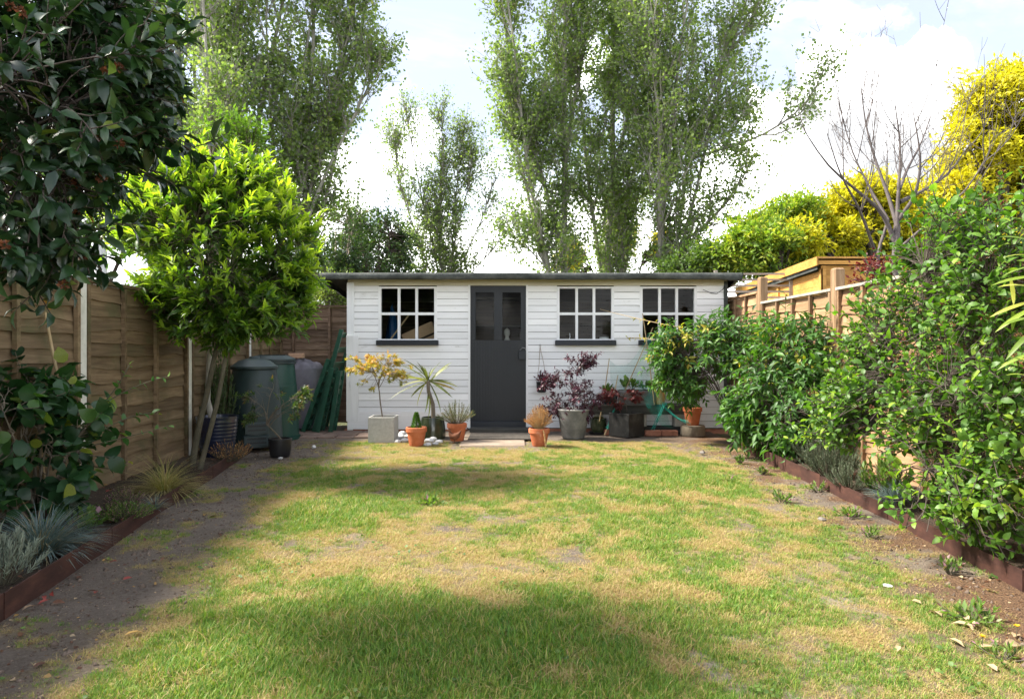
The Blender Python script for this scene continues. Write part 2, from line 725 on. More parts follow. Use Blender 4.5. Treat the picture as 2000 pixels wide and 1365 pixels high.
def wood_mat(name, cols, axis=0, rough=0.8, bs=0.35, tone=0.35, knots=True, grime=None):
    """weathered timber with grain along the given local axis; every board its own tone"""
    m = NT(name)
    sc = [14, 14, 14]
    sc[axis] = 0.9
    c = m.coords(tuple(sc))
    g = m.noise(c, 1.6, 8, 0.68, 0.8)
    sc2 = [3, 3, 3]
    sc2[axis] = 0.8
    blotch = m.noise(m.coords(tuple(sc2)), 1.2, 5, 0.6)
    col = m.ramp(g, [(0.28, cols[0]), (0.5, cols[1]), (0.72, cols[2])])
    oi = m.n('ShaderNodeObjectInfo')
    ton = m.ramp(oi.outputs['Random'], [(0, (1 - tone,) * 3), (1, (1 + tone * 0.6,) * 3)])
    col = m.mix(col, ton, 1.0, 'MULTIPLY')
    bl = m.ramp(blotch, [(0.35, (0.62, 0.6, 0.56)), (0.62, (1.12, 1.1, 1.05))])
    col = m.mix(col, bl, 0.8, 'MULTIPLY')
    if grime is not None:
        gm = m.ramp(m.noise(m.coords((2, 2, 2)), 1.5, 6, 0.65), [(0.5, (0, 0, 0)), (0.68, (1, 1, 1))])
        col = m.mix(col, grime, m.math('MULTIPLY', gm, 0.55))
    return m.done(m.bsdf(col, rough, g, bs, 0.006, 0.25))


def paint_mat(name, base, dirt, rough=0.45, amount=0.5, axis=0, bs=0.25):
    """painted timber: brushed streaks, scuffs and some bare or dirty spots"""
    m = NT(name)
    sc = [16, 16, 16]
    sc[axis] = 1.0
    g = m.noise(m.coords(tuple(sc)), 1.8, 7, 0.65, 0.4)
    st = m.ramp(g, [(0.3, (0.90, 0.90, 0.89)), (0.6, (1, 1, 1))])
    oi = m.n('ShaderNodeObjectInfo')
    ton = m.ramp(oi.outputs['Random'], [(0, (0.90, 0.905, 0.91)), (1, (1.03, 1.03, 1.02))])
    col = m.mix(m.mix(base, st, 1.0, 'MULTIPLY'), ton, 1.0, 'MULTIPLY')
    sc3 = [5, 5, 5]
    sc3[axis] = 1.2
    d = m.noise(m.coords(tuple(sc3)), 2.2, 8, 0.72, 0.3)
    dm = m.ramp(d, [(0.60, (0, 0, 0)), (0.74, (1, 1, 1))])
    col = m.mix(col, dirt, m.math('MULTIPLY', dm, amount))
    spots = m.ramp(m.noise(m.coords((40, 40, 40)), 1.0, 3, 0.5), [(0.70, (0, 0, 0)), (0.76, (1, 1, 1))])
    col = m.mix(col, dirt, m.math('MULTIPLY', spots, amount * 0.8))
    return m.done(m.bsdf(col, rough, g, bs, 0.004, 0.4))


def leaf_mat(name, stops, rough=0.45, trans=0.35, tgain=(1.5, 1.7, 0.6), spec=0.45):
    m = NT(name)
    at = m.n('ShaderNodeAttribute', attribute_name='tint')
    col = m.ramp(at.outputs['Fac'], stops)
    mott = m.noise(m.coords((1, 1, 1), False), 9, 3, 0.6)
    col = m.mix(col, m.ramp(mott, [(0.3, (0.8, 0.8, 0.8)), (0.7, (1.15, 1.15, 1.15))]), 0.7, 'MULTIPLY')
    b = m.bsdf(col, rough, None, spec=spec)
    tr = m.n('ShaderNodeBsdfTranslucent')
    m.l(m.mix(col, tgain, 1.0, 'MULTIPLY'), tr.inputs[0])
    mx = m.n('ShaderNodeMixShader')
    mx.inputs[0].default_value = trans
    m.l(b, mx.inputs[1])
    m.l(tr.outputs[0], mx.inputs[2])
    return m.done(mx.outputs[0])


M = {}
M['white'] = paint_mat('white painted boards', (0.82, 0.825, 0.825), (0.36, 0.36, 0.31), 0.5, 0.6)
M['white_v'] = paint_mat('white painted upright', (0.79, 0.80, 0.80), (0.33, 0.32, 0.29), 0.5, 0.6, 2)
M['cream'] = paint_mat('cream frieze with eave shade', (0.62, 0.58, 0.44), (0.30, 0.27, 0.18), 0.6, 0.6)  # yellowish shade below the eave, put into the frieze board colour
M['navy'] = paint_mat('dark slate blue paint', (0.0085, 0.0115, 0.016), (0.04, 0.045, 0.055), 0.45, 0.2, 2, 0.5)
M['navy_h'] = paint_mat('dark slate blue sill paint', (0.012, 0.016, 0.022), (0.06, 0.07, 0.08), 0.45, 0.45, 0, 0.5)
M['felt'] = rough_mat('roofing felt', [(0.3, (0.028, 0.032, 0.030)), (0.5, (0.062, 0.068, 0.064)), (0.7, (0.13, 0.135, 0.12))], 5, 0.9, 0.8, 0.006, 0.25, 8)
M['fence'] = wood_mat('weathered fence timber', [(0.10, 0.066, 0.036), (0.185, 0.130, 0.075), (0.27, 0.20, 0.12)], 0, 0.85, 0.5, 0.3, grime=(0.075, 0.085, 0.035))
M['fence_back'] = wood_mat('brown fence timber', [(0.10, 0.062, 0.042), (0.19, 0.125, 0.085), (0.30, 0.215, 0.155)], 0, 0.85, 0.5, 0.25)
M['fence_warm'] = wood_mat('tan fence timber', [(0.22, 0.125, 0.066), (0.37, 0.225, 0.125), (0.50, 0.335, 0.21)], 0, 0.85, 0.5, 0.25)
M['post_wood'] = wood_mat('fence post timber', [(0.12, 0.075, 0.042), (0.22, 0.14, 0.08), (0.32, 0.22, 0.14)], 2, 0.85, 0.4)
M['rail_grey'] = wood_mat('silvered rail timber', [(0.24, 0.21, 0.18), (0.37, 0.34, 0.30), (0.5, 0.46, 0.41)], 0, 0.85, 0.4, 0.15)
M['orange_wood'] = wood_mat('golden stained cladding', [(0.42, 0.20, 0.045), (0.58, 0.30, 0.075), (0.68, 0.38, 0.12)], 0, 0.6, 0.3, 0.12)
M['concrete'] = rough_mat('concrete', [(0.3, (0.36, 0.35, 0.31)), (0.6, (0.5, 0.49, 0.44))], 9, 0.9, 0.35, 0.004)
M['post_pale'] = rough_mat('pale concrete post', [(0.3, (0.42, 0.42, 0.35)), (0.5, (0.60, 0.59, 0.52)), (0.7, (0.70, 0.69, 0.63))], 5, 0.9, 0.3, 0.004)
M['terracotta'] = rough_mat('terracotta', [(0.3, (0.30, 0.085, 0.035)), (0.48, (0.42, 0.125, 0.05)), (0.6, (0.47, 0.16, 0.075)), (0.72, (0.54, 0.32, 0.23))], 7, 0.8, 0.2, 0.003)
M['greycube'] = rough_mat('pale cast planter', [(0.3, (0.34, 0.335, 0.30)), (0.55, (0.44, 0.435, 0.40)), (0.7, (0.5, 0.495, 0.46))], 30, 0.85, 0.2, 0.002)
M['zinc'] = rough_mat('grey worn fibre pot', [(0.3, (0.065, 0.066, 0.064)), (0.5, (0.115, 0.116, 0.112)), (0.72, (0.22, 0.22, 0.21))], 5, 0.6, 0.25, 0.004)
M['zinc_rim'] = rough_mat('pale worn pot rim', [(0.3, (0.22, 0.22, 0.21)), (0.7, (0.42, 0.42, 0.40))], 12, 0.7, 0.2, 0.003)
M['blackpot'] = rough_mat('black worn planter', [(0.3, (0.012, 0.012, 0.012)), (0.52, (0.024, 0.024, 0.023)), (0.75, (0.085, 0.082, 0.075))], 6, 0.5, 0.2, 0.003)
M['blackplastic'] = rough_mat('black plastic', [(0.3, (0.010, 0.010, 0.011)), (0.7, (0.022, 0.022, 0.023))], 6, 0.35, 0.1, 0.002)
M['greenglaze'] = rough_mat('dark green glaze', [(0.3, (0.012, 0.020, 0.010)), (0.5, (0.028, 0.038, 0.018)), (0.7, (0.06, 0.066, 0.04))], 4, 0.22, 0.1, 0.002, 0.5, coat=0.3)
M['blueglaze'] = rough_mat('blue glaze', [(0.3, (0.004, 0.008, 0.026)), (0.7, (0.010, 0.018, 0.050))], 4, 0.3, 0.05, 0.002, 0.6, coat=0.5)
M['tealglaze'] = rough_mat('teal glaze', [(0.3, (0.008, 0.04, 0.05)), (0.7, (0.015, 0.085, 0.10))], 4, 0.25, 0.05, 0.002, 0.6)
M['tin'] = rough_mat('ochre tin', [(0.3, (0.35, 0.22, 0.07)), (0.7, (0.52, 0.36, 0.14))], 8, 0.5, 0.1, 0.002)
M['binGrey'] = rough_mat('grey green plastic', [(0.3, (0.016, 0.030, 0.032)), (0.7, (0.028, 0.048, 0.050))], 3, 0.45, 0.1, 0.003, 0.4)
M['binGreen'] = rough_mat('green plastic', [(0.3, (0.006, 0.040, 0.029)), (0.7, (0.012, 0.060, 0.044))], 3, 0.4, 0.1, 0.003, 0.4)
M['panelgreen'] = rough_mat('green painted metal', [(0.3, (0.006, 0.040, 0.022)), (0.6, (0.010, 0.066, 0.038)), (0.8, (0.03, 0.10, 0.065))], 8, 0.4, 0.1, 0.002, 0.5)
M['tarp'] = rough_mat('grey cover fabric', [(0.3, (0.12, 0.112, 0.132)), (0.6, (0.19, 0.18, 0.205)), (0.75, (0.30, 0.29, 0.305))], 2.5, 0.7, 0.35, 0.004, 0.3)
M['brick'] = rough_mat('red brick', [(0.3, (0.22, 0.085, 0.052)), (0.6, (0.36, 0.16, 0.10)), (0.75, (0.46, 0.30, 0.22))], 8, 0.9, 0.6, 0.006)
M['palebrick'] = rough_mat('pale orange brick', [(0.3, (0.42, 0.23, 0.14)), (0.7, (0.58, 0.38, 0.26))], 8, 0.9, 0.5, 0.006)
M['corten'] = rough_mat('rusted steel', [(0.3, (0.030, 0.014, 0.011)), (0.5, (0.055, 0.024, 0.018)), (0.7, (0.10, 0.044, 0.030))], 5, 0.75, 0.25, 0.003, 0.3, stretch=(1, 1, 3))
M['rust'] = rough_mat('rusty iron', [(0.3, (0.07, 0.028, 0.015)), (0.6, (0.16, 0.062, 0.03)), (0.8, (0.24, 0.10, 0.05))], 20, 0.85, 0.5, 0.004)
M['sleeper'] = wood_mat('dark old sleeper', [(0.035, 0.034, 0.030), (0.062, 0.062, 0.056), (0.11, 0.11, 0.10)], 0, 0.9, 0.6, 0.2)
M['mat'] = rough_mat('worn doormat', [(0.3, (0.035, 0.030, 0.026)), (0.55, (0.075, 0.066, 0.055)), (0.75, (0.13, 0.115, 0.095))], 18, 0.95, 0.9, 0.006)
M['soilpot'] = rough_mat('potting soil', [(0.3, (0.028, 0.019, 0.012)), (0.7, (0.075, 0.052, 0.034))], 30, 0.95, 1.0, 0.01)
M['bark'] = rough_mat('grey brown bark', [(0.3, (0.10, 0.08, 0.058)), (0.55, (0.185, 0.155, 0.115)), (0.75, (0.28, 0.25, 0.20))], 7, 0.9, 0.7, 0.01, stretch=(1, 1, 0.4), rnd=False)
M['bark_pale'] = rough_mat('pale poplar bark', [(0.3, (0.17, 0.155, 0.13)), (0.55, (0.30, 0.285, 0.25)), (0.75, (0.42, 0.405, 0.37))], 2.2, 0.9, 0.5, 0.02, stretch=(1, 1, 0.5), rnd=False)
M['bark_dark'] = rough_mat('dark bark', [(0.3, (0.045, 0.034, 0.028)), (0.6, (0.09, 0.072, 0.060)), (0.8, (0.15, 0.125, 0.105))], 9, 0.9, 0.5, 0.008, rnd=False)
M['bark_bay'] = rough_mat('olive bay bark', [(0.3, (0.05, 0.045, 0.027)), (0.55, (0.10, 0.09, 0.058)), (0.75, (0.17, 0.155, 0.11))], 6, 0.85, 0.4, 0.006, rnd=False)
M['bark_bare'] = rough_mat('purple grey bark', [(0.3, (0.075, 0.062, 0.060)), (0.6, (0.135, 0.115, 0.11)), (0.8, (0.24, 0.215, 0.20))], 9, 0.85, 0.4, 0.006, rnd=False)
M['cane'] = rough_mat('bamboo cane', [(0.3, (0.30, 0.21, 0.10)), (0.7, (0.48, 0.37, 0.21))], 9, 0.6, 0.2, 0.003)
M['rope'] = rough_mat('jute rope', [(0.3, (0.20, 0.15, 0.10)), (0.7, (0.34, 0.27, 0.19))], 40, 0.9, 0.5, 0.003)
M['stone'] = rough_mat('white stone', [(0.3, (0.40, 0.40, 0.40)), (0.5, (0.60, 0.60, 0.59)), (0.7, (0.78, 0.78, 0.76))], 9, 0.8, 0.5, 0.006)
M['greystone'] = rough_mat('grey stone', [(0.3, (0.14, 0.125, 0.11)), (0.6, (0.22, 0.20, 0.18)), (0.8, (0.30, 0.28, 0.25))], 7, 0.9, 0.5, 0.006)
M['card'] = rough_mat('cardboard', [(0.3, (0.40, 0.26, 0.15)), (0.7, (0.52, 0.36, 0.22))], 5, 0.85, 0.1, 0.002)
M['bluetarp'] = rough_mat('blue plastic', [(0.3, (0.008, 0.045, 0.12)), (0.7, (0.015, 0.08, 0.20))], 5, 0.4, 0.2, 0.004)
M['inside'] = wood_mat('dark shed interior timber', [(0.035, 0.026, 0.018), (0.065, 0.050, 0.034), (0.10, 0.08, 0.058)], 0, 0.9, 0.3)
M['pale_roof'] = rough_mat('pale felt roof', [(0.3, (0.48, 0.49, 0.51)), (0.7, (0.68, 0.69, 0.71))], 3, 0.8, 0.2, 0.004)
M['ceramic'] = rough_mat('white ceramic', [(0.3, (0.55, 0.55, 0.54)), (0.7, (0.72, 0.72, 0.70))], 25, 0.4, 0.4, 0.003)
M['metal_grey'] = rough_mat('galvanised metal', [(0.3, (0.25, 0.26, 0.26)), (0.7, (0.4, 0.41, 0.41))], 9, 0.4, 0.1, 0.002, metal=0.6)
M['white_plastic'] = rough_mat('white plastic', [(0.3, (0.66, 0.66, 0.66)), (0.7, (0.78, 0.78, 0.78))], 6, 0.5, 0.1, 0.002)
M['path'] = rough_mat('old concrete path', [(0.3, (0.15, 0.115, 0.085)), (0.5, (0.24, 0.19, 0.145)), (0.7, (0.32, 0.265, 0.205))], 4, 0.92, 0.5, 0.006)
M['clod'] = rough_mat('dry soil crumbs', [(0.3, (0.07, 0.05, 0.036)), (0.55, (0.14, 0.105, 0.08)), (0.75, (0.24, 0.19, 0.15))], 14, 0.95, 0.6, 0.006)
M['slab'] = rough_mat('brown paving', [(0.3, (0.13, 0.09, 0.068)), (0.55, (0.23, 0.165, 0.13)), (0.75, (0.31, 0.24, 0.19))], 4, 0.92, 0.5, 0.006)


def glass_mat():
    m = NT('window glass')
    tr = m.n('ShaderNodeBsdfTransparent')
    tr.inputs[0].default_value = (0.86, 0.89, 0.88, 1)
    gl = m.n('ShaderNodeBsdfGlossy')
    gl.inputs['Roughness'].default_value = 0.03
    bn = m.n('ShaderNodeBump')
    bn.inputs['Strength'].default_value = 0.05
    bn.inputs['Distance'].default_value = 0.01
    m.l(m.noise(m.coords((1, 1, 1)), 3, 2), bn.inputs['Height'])
    m.l(bn.outputs[0], gl.inputs['Normal'])
    fr = m.n('ShaderNodeFresnel')
    fr.inputs[0].default_value = 1.2
    mx = m.n('ShaderNodeMixShader')
    m.l(fr.outputs[0], mx.inputs[0])
    m.l(tr.outputs[0], mx.inputs[1])
    m.l(gl.outputs[0], mx.inputs[2])
    return m.done(mx.outputs[0])


M['glass'] = glass_mat()


def net_mat():
    m = NT('green garden netting')
    tr = m.n('ShaderNodeBsdfTransparent')
    d = m.n('ShaderNodeBsdfDiffuse')
    d.inputs[0].default_value = (0.02, 0.42, 0.31, 1)
    v = m.n('ShaderNodeTexCoord')
    w1 = m.n('ShaderNodeTexWave', wave_type='BANDS', bands_direction='DIAGONAL')
    w1.inputs['Scale'].default_value = 60
    m.l(v.outputs['Object'], w1.inputs['Vector'])
    f = m.ramp(w1.outputs['Fac'], [(0.0, (0.04,) * 3), (0.6, (0.10,) * 3), (1.0, (0.40,) * 3)])
    mx = m.n('ShaderNodeMixShader')
    m.l(f, mx.inputs[0])
    m.l(tr.outputs[0], mx.inputs[1])
    m.l(d.outputs[0], mx.inputs[2])
    return m.done(mx.outputs[0])


M['net'] = net_mat()

# foliage
M['camellia'] = leaf_mat('camellia leaf', [(0.0, (0.010, 0.028, 0.011)), (0.5, (0.022, 0.058, 0.018)), (0.85, (0.045, 0.095, 0.026)), (0.93, (0.13, 0.20, 0.03)), (1.0, (0.30, 0.15, 0.02))], 0.30, 0.12, spec=0.5)
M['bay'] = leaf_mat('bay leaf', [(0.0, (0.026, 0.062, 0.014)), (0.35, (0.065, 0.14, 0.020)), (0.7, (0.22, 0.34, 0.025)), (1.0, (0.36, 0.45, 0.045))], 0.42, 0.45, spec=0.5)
M['climber'] = leaf_mat('broad climber leaf', [(0.0, (0.010, 0.034, 0.012)), (0.6, (0.028, 0.085, 0.025)), (0.9, (0.09, 0.19, 0.035)), (1.0, (0.36, 0.30, 0.03))], 0.42, 0.3)
M['viburnum'] = leaf_mat('viburnum leaf', [(0.0, (0.035, 0.085, 0.014)), (0.5, (0.080, 0.175, 0.022)), (0.85, (0.15, 0.28, 0.03)), (1.0, (0.28, 0.38, 0.04))], 0.5, 0.38)
M['wisteria'] = leaf_mat('wisteria leaf', [(0.0, (0.028, 0.078, 0.016)), (0.5, (0.058, 0.150, 0.024)), (0.85, (0.11, 0.23, 0.03)), (0.95, (0.34, 0.33, 0.045)), (1.0, (0.45, 0.33, 0.05))], 0.5, 0.35)
M['poplar'] = leaf_mat('poplar leaf', [(0.0, (0.10, 0.160, 0.055)), (0.5, (0.19, 0.265, 0.085)), (0.9, (0.29, 0.36, 0.13)), (1.0, (0.36, 0.37, 0.13))], 0.5, 0.5, (1.5, 1.65, 0.7))
M['golden'] = leaf_mat('golden leaf', [(0.0, (0.20, 0.25, 0.016)), (0.3, (0.48, 0.47, 0.018)), (0.7, (0.68, 0.61, 0.022)), (1.0, (0.76, 0.72, 0.08))], 0.6, 0.5, (1.15, 1.15, 0.6))
M['feather'] = leaf_mat('feathery green leaf', [(0.0, (0.08, 0.16, 0.022)), (0.6, (0.20, 0.31, 0.035)), (1.0, (0.48, 0.48, 0.05))], 0.55, 0.4)
M['darkshrub'] = leaf_mat('dark shrub leaf', [(0.0, (0.018, 0.040, 0.014)), (0.6, (0.042, 0.085, 0.024)), (0.9, (0.10, 0.16, 0.035)), (1.0, (0.20, 0.12, 0.045))], 0.45, 0.3)
M['midshrub'] = leaf_mat('mid green leaf', [(0.0, (0.040, 0.080, 0.020)), (0.6, (0.10, 0.17, 0.035)), (1.0, (0.24, 0.30, 0.05))], 0.5, 0.38)
M['purple'] = leaf_mat('purple leaf', [(0.0, (0.022, 0.007, 0.014)), (0.6, (0.060, 0.017, 0.030)), (1.0, (0.15, 0.035, 0.06))], 0.45, 0.22, (1.6, 0.6, 0.8))
M['redmaple'] = leaf_mat('red maple leaf', [(0.0, (0.05, 0.010, 0.012)), (0.6, (0.11, 0.020, 0.020)), (1.0, (0.20, 0.04, 0.03))], 0.5, 0.3, (1.8, 0.6, 0.5))
M['goldmaple'] = leaf_mat('orange gold maple leaf', [(0.0, (0.22, 0.26, 0.03)), (0.4, (0.42, 0.36, 0.03)), (0.75, (0.60, 0.36, 0.05)), (1.0, (0.62, 0.25, 0.07))], 0.5, 0.4, (1.2, 1.1, 0.7))
M['cordyline'] = leaf_mat('cordyline leaf', [(0.0, (0.055, 0.075, 0.020)), (0.5, (0.15, 0.18, 0.035)), (0.85, (0.34, 0.34, 0.07)), (1.0, (0.34, 0.19, 0.07))], 0.45, 0.25)
M['bamboo'] = leaf_mat('bamboo leaf', [(0.0, (0.12, 0.20, 0.025)), (0.7, (0.26, 0.36, 0.04)), (1.0, (0.45, 0.46, 0.08))], 0.45, 0.4)
M['drystem'] = leaf_mat('dried orange foliage', [(0.0, (0.30, 0.14, 0.05)), (0.5, (0.48, 0.25, 0.09)), (1.0, (0.62, 0.40, 0.18))], 0.8, 0.3, (1.1, 1.0, 0.8))
M['heath'] = leaf_mat('tired grey green foliage', [(0.0, (0.07, 0.10, 0.045)), (0.6, (0.17, 0.19, 0.09)), (0.85, (0.30, 0.22, 0.10)), (1.0, (0.45, 0.26, 0.11))], 0.7, 0.3)
M['conifer'] = leaf_mat('bright conifer foliage', [(0.0, (0.03, 0.085, 0.012)), (1.0, (0.11, 0.22, 0.03))], 0.6, 0.3)
M['rosemary'] = leaf_mat('dark needle foliage', [(0.0, (0.03, 0.055, 0.022)), (1.0, (0.09, 0.14, 0.05))], 0.6, 0.25)
M['fescue'] = leaf_mat('blue grey grass', [(0.0, (0.36, 0.28, 0.14)), (0.25, (0.20, 0.21, 0.14)), (0.4, (0.085, 0.135, 0.12)), (1.0, (0.21, 0.29, 0.28))], 0.6, 0.25, (1.1, 1.2, 1.0))
M['stipa'] = leaf_mat('tawny grass', [(0.0, (0.50, 0.38, 0.20)), (0.5, (0.38, 0.31, 0.13)), (1.0, (0.18, 0.22, 0.05))], 0.6, 0.3)
M['silver'] = leaf_mat('silver foliage', [(0.0, (0.13, 0.17, 0.12)), (1.0, (0.34, 0.39, 0.31))], 0.7, 0.25, (1.1, 1.2, 1.0))
M['lavender'] = leaf_mat('grey green lavender foliage', [(0.0, (0.050, 0.078, 0.042)), (0.7, (0.13, 0.175, 0.105)), (1.0, (0.24, 0.28, 0.19))], 0.7, 0.25, (1.1, 1.2, 1.0))
M['herb'] = leaf_mat('low herb leaf', [(0.0, (0.045, 0.090, 0.020)), (0.6, (0.10, 0.18, 0.035)), (0.9, (0.17, 0.26, 0.05)), (1.0, (0.30, 0.16, 0.20))], 0.55, 0.35)
M['deadleaf'] = leaf_mat('fallen leaf', [(0.0, (0.085, 0.035, 0.018)), (0.35, (0.17, 0.075, 0.035)), (0.6, (0.42, 0.27, 0.075)), (0.8, (0.27, 0.045, 0.032)), (1.0, (0.44, 0.34, 0.20))], 0.6, 0.2, (1.1, 1.0, 0.9))
M['seedhead'] = leaf_mat('brown seed head', [(0.0, (0.09, 0.030, 0.015)), (1.0, (0.22, 0.082, 0.032))], 0.8, 0.15, (1, 1, 1))
M['pink'] = leaf_mat('pink petal', [(0.0, (0.5, 0.25, 0.33)), (1.0, (0.62, 0.42, 0.46))], 0.6, 0.3, (1, 1, 1))
M['yellowflower'] = leaf_mat('yellow petal', [(0.0, (0.75, 0.50, 0.01)), (1.0, (0.80, 0.62, 0.02))], 0.6, 0.3, (1, 1, 1))


def grass_mat():
    m = NT('lawn blades')
    at = m.n('ShaderNodeAttribute', attribute_name='tint')
    oi = m.n('ShaderNodeObjectInfo')
    f = m.math('ADD', at.outputs['Fac'], m.math('MULTIPLY', m.math('SUBTRACT', oi.outputs['Random'], 0.5), 0.22), True)
    col = m.ramp(f, [(0.0, (0.36, 0.24, 0.110)), (0.22, (0.48, 0.37, 0.18)), (0.42, (0.33, 0.32, 0.075)), (0.6, (0.225, 0.325, 0.042)), (0.85, (0.125, 0.255, 0.034)), (1.0, (0.078, 0.18, 0.028))])
    b = m.bsdf(col, 0.55, None, spec=0.3)
    tr = m.n('ShaderNodeBsdfTranslucent')
    m.l(m.mix(col, (1.25, 1.3, 0.6), 1.0, 'MULTIPLY'), tr.inputs[0])
    mx = m.n('ShaderNodeMixShader')
    mx.inputs[0].default_value = 0.32
    m.l(b, mx.inputs[1])
    m.l(tr.outputs[0], mx.inputs[2])
    return m.done(mx.outputs[0])


M['grass'] = grass_mat()


def soil_mat(name, dark, mid, light, attr=False):
    m = NT(name)
    c = m.coords((1, 1, 1), False)
    big = m.noise(c, 1.3, 5, 0.6)
    fine = m.noise(c, 55, 6, 0.75)
    grit = m.noise(c, 210, 3, 0.6)
    f = m.math('ADD', m.math('MULTIPLY', big, 0.45), m.math('ADD', m.math('MULTIPLY', fine, 0.35), m.math('MULTIPLY', grit, 0.2)))
    col = m.ramp(f, [(0.36, dark), (0.5, mid), (0.64, light)])
    pale = m.ramp(m.noise(c, 95, 2, 0.5), [(0.66, (0, 0, 0)), (0.72, (1, 1, 1))])
    col = m.mix(col, (0.34, 0.27, 0.19), m.math('MULTIPLY', pale, 0.5))
    if attr:
        at = m.n('ShaderNodeAttribute', attribute_name='tint')
        straw = m.ramp(m.noise(m.coords((1, 1, 1), False), 70, 5, 0.7), [(0.3, (0.16, 0.12, 0.05)), (0.5, (0.33, 0.25, 0.115)), (0.7, (0.48, 0.37, 0.19))])
        col = m.mix(col, straw, at.outputs['Fac'])
        a2 = m.n('ShaderNodeAttribute', attribute_name='pale')
        col = m.mix(col, (0.50, 0.47, 0.42), m.math('MULTIPLY', a2.outputs['Fac'], m.math('ADD', 0.35, m.math('MULTIPLY', fine, 0.9)), True))
        a3 = m.n('ShaderNodeAttribute', attribute_name='mulch')
        ml = m.ramp(m.noise(c, 130, 3, 0.6), [(0.35, (0.055, 0.034, 0.021)), (0.5, (0.15, 0.085, 0.047)), (0.65, (0.30, 0.18, 0.10))])
        col = m.mix(col, ml, a3.outputs['Fac'])
    h = m.math('ADD', m.math('MULTIPLY', fine, 0.7), m.math('MULTIPLY', grit, 0.3))
    return m.done(m.bsdf(col, 0.95, h, 1.0, 0.035, 0.15))


M['lawnsoil'] = soil_mat('lawn soil', (0.095, 0.078, 0.063), (0.19, 0.156, 0.125), (0.31, 0.26, 0.21), True)
M['bedsoil'] = soil_mat('bed soil', (0.035, 0.026, 0.020), (0.080, 0.060, 0.044), (0.15, 0.115, 0.085))
M['farsoil'] = soil_mat('far ground', (0.05, 0.055, 0.025), (0.09, 0.10, 0.045), (0.14, 0.14, 0.07))

# ------------------------------------------------------------------ ground, lawn, beds


def left_edge(d):      # line of the left rusted edging on the ground
    return -2.15 - (d - 2.9) * 0.160


def right_edge(d):
    return np.interp(d, [1.0, 3.2, 4.2, 5.6, 7.8, 8.4], [2.30, 2.40, 2.50, 2.53, 2.62, 2.66])


def left_fence(d):
    return -3.15 - (d - 4.9) * 0.065


RFX = 3.10

me = np_mesh('ground', [(-500, -500, -.02), (500, -500, -.02), (500, 900, -.02), (-500, 900, -.02)], np.array([[0, 1, 2, 3]]))
tag(link('ground', me, M['farsoil']), kind='structure')

BLOB = np.array([(a[0], a[1], r, s) for a, r, s in [
    (G(610, 1000), .28, 1.0), (G(840, 975), .16, 1.2), (G(1080, 1050), .22, .8), (G(1340, 950), .45, .8), (G(690, 1010), .3, .8),
    (G(700, 1200), .3, .8), (G(500, 1290), .4, .8), (G(1100, 1250), .45, .8), (G(900, 1300), .4, .6), (G(1400, 1180), .4, .35),
    (G(1250, 980), .4, .6), (G(1000, 980), .3, .3), (G(560, 1240), .3, .7), (G(1200, 1330), .5, .6), (G(520, 1120), .3, .5), (G(800, 1240), .35, .6),
    (G(1280, 1040), .4, .35), (G(420, 1340), .2, .5)]])
DRY = np.array([(a[0], a[1], r, s) for a, r, s in [
    (G(650, 1100), .5, 1.0), (G(780, 1130), .4, 1.0), (G(1010, 1110), .45, 1.0), (G(1150, 1100), .4, .9), (G(1000, 900), .8, .9),
    (G(800, 890), .7, .7), (G(590, 970), .4, .9), (G(1300, 880), .6, .6), (G(1280, 1110), .4, .8), (G(1450, 1170), .35, .8), (G(560, 1000), .3, .6),
    (G(760, 1030), .35, .6), (G(1500, 1020), .4, .7), (G(1130, 1000), .4, .6), (G(870, 1170), .4, .6), (G(1560, 1250), .4, .4), (G(900, 950), .5, .5), (G(1420, 1010), .4, .4)]])
BARE = np.array([(a[0], a[1], r, s) for a, r, s in [
    (G(880, 1050), .12, .9), (G(960, 1010), .17, .8), (G(830, 1030), .15, .7), (G(1390, 995), .11, .9), (G(860, 1125), .13, .8), (G(1110, 1080), .13, .6),
    (G(1520, 1140), .09, .6), (G(1440, 1260), .07, .7), (G(1435, 1320), .06, .9), (G(1500, 1250), .05, .7), (G(1660, 1180), .12, .6), (G(660, 970), .2, .5),
    (G(640, 890), .5, .9), (G(900, 905), .35, .6), (G(1600, 1300), .14, .6), (G(600, 1080), .16, .5), (G(700, 1075), .15, .4), (G(1000, 1360), .1, .5)]])
PALE = np.array([(a[0], a[1], r, s) for a, r, s in [
    (G(1437, 1322), .07, 1.0), (G(1440, 1245), .06, .9), (G(1490, 1260), .07, .8), (G(1525, 1145), .09, .9), (G(1640, 1320), .07, .8), (G(1580, 1350), .06, .8),
    (G(1680, 1185), .12, .7), (G(880, 1050), .16, .35), (G(960, 1005), .2, .35), (G(1540, 1325), .05, .7), (G(860, 1125), .1, .3)]])


def blobs(B, x, y):
    s = 0
    wx = (fbm(x * 3.1, y * 3.1, 3, 5) - .5) * .35
    wy = (fbm(x * 3.1 + 40, y * 3.1, 3, 9) - .5) * .35
    for bx, by, r, a in B:
        q = ((x + wx - bx) ** 2 + ((y + wy - by) * 0.8) ** 2) / (r * r)
        s = s + a * np.exp(-q)
    return s


